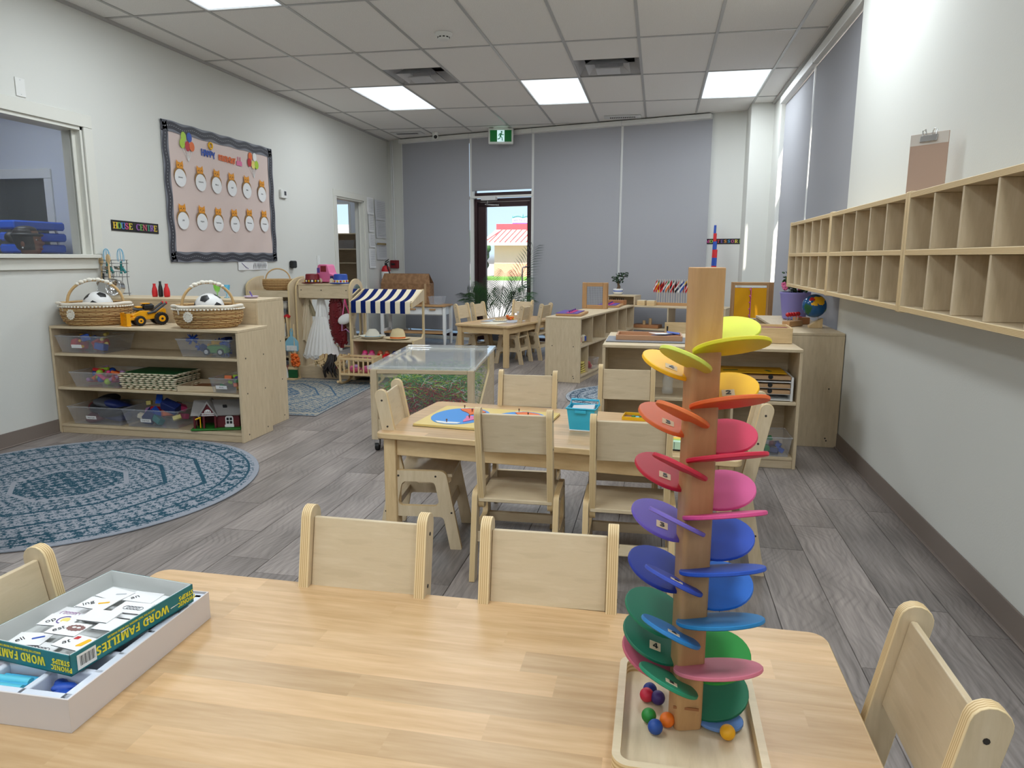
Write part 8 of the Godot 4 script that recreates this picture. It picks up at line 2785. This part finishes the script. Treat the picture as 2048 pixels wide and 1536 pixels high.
	solo(Shape.new().lathe(M.white, [Vector2(0, 0), Vector2(0.07, 0), Vector2(0.085, 0.09), Vector2(0.082, 0.09), Vector2(0.066, 0.006), Vector2(0, 0.006)], 20), "white_bowl", "deep white plastic bowl on the far table", "bowl", c + Vector3(0.18, 0.0, -0.34))
	# toys in the long shelf
	var lab := ["red number block in the long shelf", "blue and white arch block in the long shelf"]
	for k in 2:
		solo(Shape.new().box([M.cream, M.cream][k], Vector3(0, 0.04, 0), Vector3(0.09, 0.08, 0.05), 0.02 if k else 0.004).box([M.bright_red, M.blue][k], Vector3(0, 0.04, 0.0), Vector3(0.05, 0.05, 0.054), 0.002), "arch_block", lab[k], "block", far([3.93, 3.92][k], 0.376, [2.58, 2.42][k]), FAR_TURN + PI / 2, "blocks in the long shelf")
	for k in 5:
		solo(Shape.new().box(M.pale_yellow, Vector3(0, 0.008, 0), Vector3(0.14, 0.014, 0.14), 0.003), "yellow_board", "thin yellow board in the stack at the foot of the long shelf", "board", far(3.91, 0.076 + 0.024 * k, 2.55), FAR_TURN + 0.06 * k, "stack of yellow boards")
	clear_bin("small clear tub with a blue lid edge in the long shelf", far(3.90, 0.076, 2.20), FAR_TURN + PI / 2, 0.16, 0.18, 0.11, "")
	fill(far(3.90, 0.076, 2.20), FAR_TURN, 0.15, 0.15, 0.08, 4, [["red", "toy bead", "ball", 0.05], ["pink", "toy bead", "ball", 0.045]], "in the small tub of the long shelf", "beads in the small tub", 53)
	t = thing("wooden_tray", "low wooden tray with two pale cylinders under the flags", "tray", far(4.02, 0.366, 0.42), FAR_TURN)
	part(Shape.new().box(M.cedar, Vector3(0, 0.02, 0), Vector3(0.34, 0.04, 0.2), 0.003), "tray", t)
	for k in 2:
		part(Shape.new().cyl(M.maple_y, Vector3(-0.03 + 0.08 * k, 0.04, 0.03), Vector3(-0.03 + 0.08 * k, 0.09 + 0.03 * k, 0.03), 0.02, 0.02, 14), "cylinder", t)


# ---------------------------------------------------------------- on the walls and ceiling
func make_wall_things() -> void:
	var face := PI / 2
	# birthday board
	var t := thing("birthday_board", "pale pink paper birthday board with a dark wavy road border", "notice board", Vector3(LEFT + 0.004, 1.787, -6.49), face)
	var w := 1.785
	var h := 1.18
	var pap := mat("pink_paper", c8(216, 196, 188), 0.5)
	var wr := func(u: float, v: float) -> Vector3:
		var k := clampf((0.55 - v) * 2.0, 0.0, 1.0)
		return Vector3((u - 0.5) * (w - 0.06), (v - 0.5) * (h - 0.06), 0.003 + k * (0.003 * sin(u * 47.0 + v * 6.0) + 0.003 * sin(u * 23.0 - v * 19.0)))
	part(Shape.new().sheet(pap, 80, 30, wr), "backing_paper", t)
	var road := mat("road", c8(58, 58, 66), 0.6)
	var edge := mat("road_edge", c8(120, 122, 130), 0.6)
	for s in 4:
		var long := w if s % 2 == 0 else h
		var off := (h if s % 2 == 0 else w) / 2.0 - 0.04
		var b := Basis(Vector3(0, 0, 1), s * PI / 2)
		var strip := Shape.new()
		strip.at(Vector3(), b)
		for q in [[edge, 0.046, 0.008], [road, 0.030, 0.0095]]:
			var f := func(u: float, v: float) -> Vector3:
				var wv := 0.010 * sin(u * long * 22.0)
				return Vector3((u - 0.5) * long, -off + (v * 2.0 - 1.0) * float(q[1]) + (wv if float(q[1]) < 0.04 else wv * 0.3), q[2])
			strip.sheet(q[0], 90, 1, f)
		var o := part(strip, "border_strip", t)
		var dash := Shape.new()
		dash.at(Vector3(), b)
		var n := int(long / 0.028)
		for k in n:
			var x := -long / 2 + 0.02 + k * 0.028
			dash.box(M.light_grey, Vector3(x, -off + 0.010 * sin((x / long + 0.5) * long * 22.0), 0.0105), Vector3(0.012, 0.003, 0.001))
		part(dash, "dashes", o)
	# cut-out cats holding name bellies
	var row := [[-0.69, 0.169], [-0.401, 0.156], [-0.156, 0.154], [0.098, 0.151], [0.363, 0.152], [0.646, 0.137], [-0.693, -0.198], [-0.42, -0.196], [-0.165, -0.197], [0.111, -0.193], [0.373, -0.175], [0.663, -0.171]]
	var cat := mat("cat_orange", c8(226, 150, 40), 0.7)
	for k in 12:
		var q: Array = row[k]
		var c := thing("cat_cutout", "orange paper cat with white circle, %s in the %s row from the %s" % [["first", "second", "third", "third", "second", "first"][k % 6], ["upper", "lower"][k / 6], ["window end", "window end", "window end", "doorway end", "doorway end", "doorway end"][k % 6]], "cut-out", Vector3(LEFT + 0.016, 1.762 + q[1], -6.49 - q[0]), face, "paper cats on the birthday board")
		c.rotation.z = 0.06 * sin(k * 2.3)
		c.scale = Vector3(0.80, 0.80, 1.0)
		var o := part(Shape.new().prism(mat("belly_brown", c8(150, 112, 62), 0.8), M.belly_brown, oval(0.104, 0.098, 0, 0.012, 24), 0.001), "body", c)
		part(Shape.new().at(Vector3(0, -0.015, 0.0016)).prism(M.paper, M.paper, oval(0.097, 0.094, 0, 0, 28), 0.001), "white_circle", c)
		part_of(text_mesh(["January", "February", "March", "April", "May", "June", "July", "August", "September", "October", "November", "December"][k], M.ink, 0.016, 0.0006, false, false), "lettering", c, Transform3D(Basis(), Vector3(0, -0.008, 0.0028)))
		var hd := PackedVector2Array([Vector2(-0.052, 0.085), Vector2(0.052, 0.085), Vector2(0.060, 0.12), Vector2(0.052, 0.172), Vector2(0.022, 0.150), Vector2(-0.022, 0.150), Vector2(-0.052, 0.172), Vector2(-0.060, 0.12)])
		o = part(Shape.new().at(Vector3(0, 0, 0.0022)).prism(cat, cat, hd, 0.001), "head", c)
		var fc := Shape.new().at(Vector3(0, 0, 0.003))
		for s in [-1, 1]:
			fc.prism(M.black, M.black, oval(0.006, 0.008, s * 0.022, 0.118, 8), 0.0006)
			fc.prism(M.brown, M.brown, pv([[s * 0.050, 0.11], [s * 0.034, 0.114], [s * 0.050, 0.118]]), 0.0006)
		fc.prism(M.dark_red, M.dark_red, oval(0.006, 0.004, 0, 0.104, 8), 0.0006)
		part(fc, "face", o)
	# balloons and lettering
	for k in 2:
		var c := thing("paper_balloons", ["paper balloon bunch on the board by the word HAPPY", "paper balloon bunch on the board past the cake"][k], "cut-out", Vector3(LEFT + 0.014, 1.787 + [0.435, 0.405][k], -6.49 + [0.554, -0.512][k]), face, "paper balloons on the board")
		var cols: Array = [["lime", "blue", "lime", "red", "orange"], ["orange", "white", "red", "pale_yellow", "lime"]][k]
		for j in 5:
			var p: Vector2 = [Vector2(-0.05, 0.055), Vector2(0.03, 0.06), Vector2(-0.075, -0.005), Vector2(-0.005, -0.02), Vector2(0.055, -0.015)][j]
			part(Shape.new().at(Vector3(p.x, p.y, 0.0012 * j)).prism(M[cols[j]], M[cols[j]], oval(0.036, 0.042, 0, 0, 16), 0.001), "balloon", c)
			part(Shape.new().tube(M.white, [Vector3(p.x, p.y - 0.04, 0.001), Vector3(0.0, -0.15, 0.001)], 0.0022, 4), "string", c)
	for e in [["HAPPY", -0.25, 0.39, M.blue, 0.062], ["BIRTHDAY", 0.05, 0.378, M.orange, 0.053]]:
		var c := thing("paper_lettering", "paper letters spelling %s on the birthday board" % e[0], "lettering", Vector3(LEFT + 0.013, 1.787 + e[2], -6.49 - e[1]), face)
		c.rotation.z = -0.03
		for k in e[0].length():
			part_of(text_mesh(e[0][k], e[3], e[4], 0.003), "letter", c, Transform3D(Basis(Vector3(0, 0, 1), 0.09 * sin(k * 2.0)), Vector3((k - (e[0].length() - 1) / 2.0) * e[4] * 0.66, 0.006 * sin(k * 3.0), 0)))
	solo(Shape.new().prism(M.pink, M.pink, rounded([[-0.05, -0.04, 0.005], [0.05, -0.04, 0.005], [0.045, 0.005, 0.005], [-0.045, 0.005, 0.005]]), 0.002).box(M.hot_pink, Vector3(-0.02, 0.025, 0), Vector3(0.008, 0.04, 0.002)).box(M.hot_pink, Vector3(0.02, 0.025, 0), Vector3(0.008, 0.04, 0.002)), "paper_cake", "pink paper birthday cake after the word BIRTHDAY", "cut-out", Vector3(LEFT + 0.013, 1.787 + 0.385, -6.49 - 0.255), face)
	solo(Shape.new().tube(M.yellow, ring_pts(Vector3(), 0.028, 16, true), 0.008, 5, true), "gold_ring", "gold ring pinned above the word HAPPY", "ring", Vector3(LEFT + 0.016, 1.787 + 0.468, -6.49 + 0.214), face)
	banner("wall_sign", "black sign reading HOUSE CENTRE in coloured letters on the wall", "HOUSE CENTRE", Vector3(LEFT + 0.004, 1.474, -5.205), face, 0.54, 0.082, [c8(226, 190, 60), c8(120, 180, 80), c8(80, 130, 200), c8(206, 80, 130), c8(214, 196, 70), c8(0, 0, 0), c8(150, 90, 170), c8(110, 170, 90), c8(190, 90, 110), c8(80, 150, 120), c8(150, 110, 180), c8(220, 190, 70)], -0.02)
	# small fittings
	solo(Shape.new().box(M.white_plastic, Vector3(), Vector3(0.075, 0.118, 0.006), 0.002).cyl(M.light_grey, Vector3(0, 0.045, 0.002), Vector3(0, 0.045, 0.004), 0.003, 0.003, 6).cyl(M.light_grey, Vector3(0, -0.045, 0.002), Vector3(0, -0.045, 0.004), 0.003, 0.003, 6), "blank_plate", "blank white wall plate above the interior window", "wall plate", Vector3(LEFT + 0.004, 2.33, -4.235), face)
	t = thing("thermostat", "white thermostat on the wall beside the birthday board", "thermostat", Vector3(LEFT + 0.014, 1.93, -7.59), face)
	part(Shape.new().box(M.white_plastic, Vector3(), Vector3(0.135, 0.09, 0.026), 0.004), "case", t)
	part(Shape.new().box(M.dark_grey, Vector3(0.02, 0.008, 0.0135), Vector3(0.045, 0.045, 0.001)), "screen", t)
	solo(Shape.new().box(M.black, Vector3(), Vector3(0.10, 0.085, 0.05), 0.012), "black_sensor", "small black sensor box on the wall below the board", "sensor", Vector3(LEFT + 0.026, 1.155, -7.715), face)
	t = thing("wall_switch", "white light switch plate beside the doorway casing", "switch", Vector3(LEFT + 0.004, 1.197, -8.40), face)
	part(Shape.new().box(M.white_plastic, Vector3(), Vector3(0.08, 0.118, 0.006), 0.002), "plate", t)
	part(Shape.new().box(M.white, Vector3(0, 0, 0.004), Vector3(0.034, 0.066, 0.006), 0.002), "rocker", t)
	t = thing("zebra_strip", "creased white paper strip with dark zebra stripes under the board", "paper", Vector3(LEFT + 0.004, 1.15, -6.90), face)
	var zs := func(u: float, v: float) -> Vector3: return Vector3((u - 0.5) * 0.55, (v - 0.5) * 0.088, 0.004 + 0.004 * sin(u * 13.0))
	part(Shape.new().sheet(M.paper, 30, 2, zs), "sheet", t)
	for k in 9:
		part(Shape.new().tube(M.dark_grey, [Vector3(-0.01 + k * 0.030, -0.034, 0.010), Vector3(0.002 + k * 0.030, 0.0, 0.010), Vector3(0.016 + k * 0.028, 0.034, 0.010)], [0.001, 0.0035, 0.0012], 4), "stripe", t)
	part(Shape.new().tube(M.purple, [Vector3(-0.22, 0.03, 0.009), Vector3(-0.15, -0.01, 0.009), Vector3(-0.10, -0.03, 0.009)], 0.0025, 4), "scribble", t)
	# papers by the doorway
	var papers := [[-10.10, 1.97, 0.24, 0.24], [-10.48, 1.93, 0.44, 0.29], [-10.12, 1.735, 0.21, 0.27], [-10.495, 1.65, 0.41, 0.26], [-10.135, 1.48, 0.21, 0.20], [-10.5, 1.34, 0.38, 0.28], [-10.125, 1.22, 0.23, 0.28]]
	var kinds := ["small notice sheet at the top by the doorway", "wide roster sheet pair at the top", "curling sheet below the small notice", "wide roster pair in the middle", "printed table sheet beside the middle roster", "sheet on a clip holder above the extinguisher", "lowest long sheet beside the extinguisher"]
	for k in 7:
		var p: Array = papers[k]
		var c := thing("wall_paper", "white " + kinds[k], "paper", Vector3(LEFT + 0.006 + 0.003 * (k % 2), p[1], p[0]), face, "notices by the doorway")
		var cur := func(u: float, v: float) -> Vector3: return Vector3((u - 0.5) * p[2], (v - 0.5) * p[3], 0.006 * sin(u * 3.0 + k) + 0.008 * (1.0 - v) * (1.0 - v))
		part(Shape.new().sheet(M.paper_grey if k % 2 else M.paper, 6, 6, cur), "sheet", c)
		var ln := Shape.new()
		for j in 9:
			ln.box(M.grey, Vector3(0, p[3] * (0.38 - 0.09 * j), 0.0185), Vector3(p[2] * 0.8, 0.003, 0.0006))
		part(ln, "print_line", c)
	solo(Shape.new().box(mat("tape_brown", c8(150, 130, 84), 0.5), Vector3(), Vector3(0.36, 0.03, 0.004)), "brown_tape", "strip of brown tape holding the roster above the extinguisher", "tape", Vector3(LEFT + 0.03, 1.435, -10.46), face)
	# extinguisher, alarm box and conduit
	t = thing("fire_extinguisher", "red fire extinguisher hanging on the wall below the notices", "extinguisher", Vector3(LEFT + 0.10, 0.745, -10.42), face)
	part(Shape.new().lathe(M.red, [Vector2(0, 0), Vector2(0.06, 0), Vector2(0.066, 0.012), Vector2(0.066, 0.30), Vector2(0.05, 0.35), Vector2(0.024, 0.37), Vector2(0, 0.37)], 22), "cylinder", t)
	part(Shape.new().lathe(M.white, [Vector2(0.0666, 0.17), Vector2(0.0666, 0.28)], 22), "label_band", t)
	part(Shape.new().cyl(M.black, Vector3(0, 0.37, 0), Vector3(0, 0.41, 0), 0.018, 0.018, 10).tube(M.black, [Vector3(-0.02, 0.40, 0), Vector3(0.05, 0.43, 0.03)], 0.008, 5).tube(M.black, [Vector3(-0.02, 0.42, 0), Vector3(0.045, 0.46, 0.03)], 0.008, 5), "valve", t)
	part(Shape.new().tube(M.black, [Vector3(0.0, 0.39, 0.02), Vector3(-0.05, 0.34, 0.05), Vector3(0.0, 0.2, 0.078), Vector3(0.02, 0.08, 0.076)], 0.010, 6), "hose", t)
	t = thing("alarm_box", "dark red fire alarm box in the room corner", "alarm", far(-0.17, 1.13, 0.03), FAR_TURN)
	part(Shape.new().box(M.dark_red, Vector3(), Vector3(0.135, 0.125, 0.06), 0.006), "case", t)
	part(Shape.new().box(M.black, Vector3(-0.01, 0, 0.031), Vector3(0.07, 0.03, 0.002)), "slot", t)
	t = thing("conduit", "pair of thin metal conduits running down to the alarm box", "conduit", far(-0.17, 1.19, 0.02), FAR_TURN)
	part(Shape.new().cyl(M.white_metal, Vector3(-0.015, 0, 0), Vector3(-0.03, 1.80, 0), 0.007, 0.007, 8), "pipe", t)
	part(Shape.new().cyl(M.white_metal, Vector3(0.015, 0, 0), Vector3(0.0, 1.80, 0), 0.007, 0.007, 8), "pipe", t)
	# ceiling fittings
	t = thing("smoke_detector", "round white smoke detector on the ceiling", "detector", Vector3(-1.743, HIGH, -5.883))
	part(Shape.new().lathe(M.white_plastic, [Vector2(0.07, 0), Vector2(0.068, -0.012), Vector2(0.05, -0.020), Vector2(0.045, -0.042), Vector2(0.034, -0.05), Vector2(0, -0.05)], 26), "housing", t)
	for k in 10:
		var a := TAU * k / 10.0
		part(Shape.new().box(M.black, Vector3(cos(a) * 0.047, -0.032, sin(a) * 0.047), Vector3(0.018, 0.008, 0.004), 0.0, Basis(Vector3.UP, PI / 2 - a)), "slot", t)
	t = thing("security_camera", "small white dome camera on the ceiling by the far wall", "camera", Vector3(-3.19, HIGH, -10.30))
	part(Shape.new().lathe(M.white_plastic, [Vector2(0.045, 0), Vector2(0.045, -0.03), Vector2(0.04, -0.04), Vector2(0, -0.04)], 20), "base", t)
	part(Shape.new().ball(M.white_plastic, Vector3(0, -0.055, 0.01), Vector3.ONE * 0.042, 18, 12).ball(M.black, Vector3(0.008, -0.062, 0.030), Vector3(0.028, 0.028, 0.026), 14, 9), "eye", t)
	t = thing("exit_sign", "green and white running man exit sign hanging from the ceiling", "sign", Vector3(-2.19, 2.885, -10.10), deg_to_rad(8))
	part(Shape.new().box(M.white_plastic, Vector3(), Vector3(0.345, 0.215, 0.05), 0.012), "case", t)
	part(Shape.new().box(M.white_plastic, Vector3(0, 0.108, 0), Vector3(0.20, 0.012, 0.06), 0.003), "mount", t)
	for s in [-1, 1]:
		part(Shape.new().box(M.exit_green, Vector3(s * 0.100, 0, 0.0258), Vector3(0.096, 0.152, 0.002)), "green_panel", t)
	part(Shape.new().box(M.exit_white, Vector3(0, 0, 0.0258), Vector3(0.10, 0.152, 0.002)), "white_panel", t)
	var run := Shape.new().at(Vector3(0, 0, 0.0275))
	run.prism(M.exit_green, M.exit_green, oval(0.012, 0.012, 0.012, 0.052, 12), 0.001)
	run.tube(M.exit_green, [Vector3(0.006, 0.036, 0), Vector3(-0.006, -0.006, 0)], 0.011, 5)
	for q in [[[-0.006, -0.006], [0.018, -0.022], [0.022, -0.062]], [[-0.006, -0.006], [-0.014, -0.034], [-0.044, -0.042]], [[0.008, 0.032], [0.028, 0.012], [0.042, 0.020]], [[0.004, 0.032], [-0.020, 0.024], [-0.028, 0.002]]]:
		run.tube(M.exit_green, [Vector3(q[0][0], q[0][1], 0), Vector3(q[1][0], q[1][1], 0), Vector3(q[2][0], q[2][1], 0)], 0.006, 5)
	part(run, "running_figure", t)
	var ex := OmniLight3D.new()
	ex.name = "sign_lamp"
	ex.light_color = Color(0.6, 1.0, 0.8)
	ex.light_energy = 0.0015
	ex.light_size = 0.05
	ex.omni_range = 12.0
	ex.omni_attenuation = 2.0
	ex.shadow_enabled = true
	ex.position = Vector3(0, 0, 0.08)
	t.add_child(ex)


# ---------------------------------------------------------------- next rooms: person, cots, store shelf
func make_side_things() -> void:
	# stacked cots: one cot, then copies
	var c0: Node3D
	for k in 15:
		if k == 0:
			c0 = thing("stacked_cot", "bright blue children's cot in the tall stack behind the interior window", "cot", Vector3(-6.10, 0.004, -5.75), 0.0, "stack of blue cots")
			part(Shape.new().box(mat("cot_blue", c8(24, 92, 214), 0.35), Vector3(-0.02, 0.075, 0), Vector3(0.86, 0.012, 0.5), 0.004), "sheet", c0)
			for s in [-1, 1]:
				part(Shape.new().box(M.cot_blue, Vector3(s * 0.45, 0.062, 0), Vector3(0.20, 0.078, 0.56), 0.018), "end_frame", c0)
				for z in [-0.2, 0.2]:
					part(Shape.new().tube(M.white, [Vector3(s * 0.52, 0.0, z), Vector3(s * 0.50, 0.05, z)], 0.012, 6), "foot", c0)
		else:
			copy(c0, Vector3(-6.10 + 0.012 * sin(k * 2.0), 0.004 + 0.1035 * k, -5.75), 0.02 * sin(k * 1.7), "bright blue children's cot in the tall stack behind the interior window", "stack of blue cots")
	# person in profile behind the glass, one continuous surface from crown to hem
	var t := thing("person", "person with dark tied-back hair and black headband, seen in profile through the interior window", "person", Vector3(-4.99, 0.004, -5.02), 0.30)
	# height, half width (across), half depth (front to back), shift forward
	var ring := [[1.462, 0.004, 0.004, -0.01], [1.455, 0.040, 0.050, -0.008], [1.43, 0.066, 0.083, -0.004], [1.39, 0.075, 0.096, 0.0], [1.35, 0.074, 0.095, 0.004], [1.31, 0.068, 0.086, 0.012], [1.28, 0.058, 0.074, 0.018], [1.255, 0.050, 0.060, 0.010], [1.235, 0.048, 0.052, -0.012], [1.20, 0.052, 0.053, -0.025], [1.165, 0.09, 0.06, -0.03], [1.13, 0.165, 0.075, -0.03], [1.09, 0.185, 0.09, -0.025], [1.0, 0.165, 0.105, -0.015], [0.86, 0.135, 0.10, -0.01], [0.74, 0.155, 0.115, -0.01], [0.60, 0.17, 0.12, -0.01], [0.42, 0.155, 0.11, 0], [0.15, 0.14, 0.10, 0.0], [0.0, 0.12, 0.12, 0.02]]
	var skin := Shape.new()
	var shirt := mat("shirt", c8(178, 120, 100), 0.9)
	var surf := func(lo: float, hi: float) -> Callable:
		return func(u: float, v: float) -> Vector3:
			var y := lerpf(hi, lo, v)
			var k := 0
			while k < ring.size() - 2 and float(ring[k + 1][0]) > y:
				k += 1
			var f := clampf((float(ring[k][0]) - y) / (float(ring[k][0]) - float(ring[k + 1][0])), 0, 1)
			f = f * f * (3.0 - 2.0 * f)
			var a := u * TAU
			var p := Vector3(lerpf(ring[k][2], ring[k + 1][2], f) * cos(a) + lerpf(ring[k][3], ring[k + 1][3], f), y, lerpf(ring[k][1], ring[k + 1][1], f) * sin(a))
			var front := pow(maxf(cos(a), 0.0), 14.0)
			p.x += front * (0.026 * exp(-pow((y - 1.335) / 0.016, 2.0)) + 0.010 * exp(-pow((y - 1.352) / 0.02, 2.0)) + 0.010 * exp(-pow((y - 1.298) / 0.010, 2.0)) + 0.012 * exp(-pow((y - 1.262) / 0.014, 2.0)) + 0.006 * exp(-pow((y - 1.39) / 0.014, 2.0)))
			p.x -= 0.009 * exp(-pow((y - 1.366) / 0.012, 2.0)) * pow(maxf(cos(a), 0.0), 6.0)
			return p
	var face_skin := mat("face_skin", c8(126, 84, 64), 0.6)
	skin.sheet(face_skin, 48, 60, surf.call(1.16, 1.462))
	skin.sheet(shirt, 40, 40, surf.call(0.004, 1.16))
	for s in [-1.0, 1.0]:
		skin.tube(shirt, [Vector3(-0.03, 1.11, s * 0.165), Vector3(-0.03, 0.95, s * 0.20), Vector3(0.02, 0.83, s * 0.19)], [0.052, 0.044, 0.040], 10)
		skin.tube(face_skin, [Vector3(0.02, 0.84, s * 0.19), Vector3(0.12, 0.79, s * 0.16), Vector3(0.22, 0.80, s * 0.10)], [0.036, 0.030, 0.024], 10)
		skin.ball(face_skin, Vector3(0.25, 0.80, s * 0.085), Vector3(0.042, 0.014, 0.034), 10, 6)
		for k in 5:
			var b := Vector3(0.275 - (0.035 if k == 0 else 0.0), 0.802, s * (0.085 + 0.015 * (k - 2)))
			skin.tube(face_skin, [b, b + Vector3(0.030, 0.004, -s * 0.004 * (k - 2)), b + Vector3([0.035, 0.062, 0.068, 0.064, 0.052][k], -0.012, 0)], [0.0085, 0.008, 0.006], 6)
		skin.ball(face_skin, Vector3(-0.002, 1.335, s * 0.074), Vector3(0.017, 0.028, 0.010), 10, 7)
		skin.ball(M.white, Vector3(0.083, 1.366, s * 0.030), Vector3(0.009, 0.007, 0.011), 8, 6)
		skin.ball(M.black, Vector3(0.089, 1.366, s * 0.030), Vector3(0.005, 0.006, 0.006), 8, 6)
	skin.ball(mat("lips", c8(128, 62, 58), 0.5), Vector3(0.100, 1.294, 0), Vector3(0.009, 0.007, 0.020), 8, 6)
	part(skin, "body", t)
	var hair := Shape.new()
	var cap := func(u: float, v: float) -> Vector3:
		var a := lerpf(0.75, TAU - 0.75, u)
		var y := lerpf(1.474, 1.285, v)
		var p: Vector3 = surf.call(1.285, 1.464).call(a / TAU, v)
		var grow := 1.09 + 0.02 * sin(u * 40.0)
		return Vector3(p.x * grow - 0.006, maxf(p.y, 1.285) + 0.010 * (1.0 - v), p.z * grow)
	hair.sheet(M.hair, 40, 20, cap)
	hair.ball(M.hair, Vector3(-0.01, 1.444, 0), Vector3(0.082, 0.034, 0.068), 16, 9)
	hair.ball(M.hair, Vector3(-0.125, 1.385, 0), Vector3(0.046, 0.046, 0.046), 14, 9)
	part(hair, "hair", t)
	part(Shape.new().tube(M.black, squash(ring_pts(Vector3(), 1.0, 28), 0.105, 0.083, 1.405), 0.013, 6, true), "headband", t)
	part(Shape.new().ball(M.white, Vector3(-0.002, 1.303, 0.080), Vector3.ONE * 0.007, 8, 6).ball(M.white, Vector3(-0.002, 1.303, -0.080), Vector3.ONE * 0.007, 8, 6), "earring", t)
	# store room
	shelf_unit("tall pale store room shelf under the small window", Vector3(-5.02, 0.004, -11.42), 0, 0.86, 1.62, 0.34, [1.37, 1.145, 0.80, 0.43, 0.066])
	clear_bin("clear bin on the top shelf of the store room unit", Vector3(-5.06, 1.376, -11.40), 0, 0.30, 0.26, 0.13, "")


func _ready() -> void:
	make_materials()
	make_camera_and_light()
	make_floor()
	make_ceiling()
	make_walls()
	make_windows()
	make_side_rooms()
	make_outside()
	make_seating()
	make_shelves()
	make_cubbies()
	make_rugs()
	make_marble_tree()
	make_word_game()
	make_puzzle_table_things()
	make_left_shelf_things()
	make_dressup()
	make_market()
	make_buffet()
	make_palm()
	make_tank()
	make_far_things()
	make_right_things()
	make_wall_things()
	make_side_things()
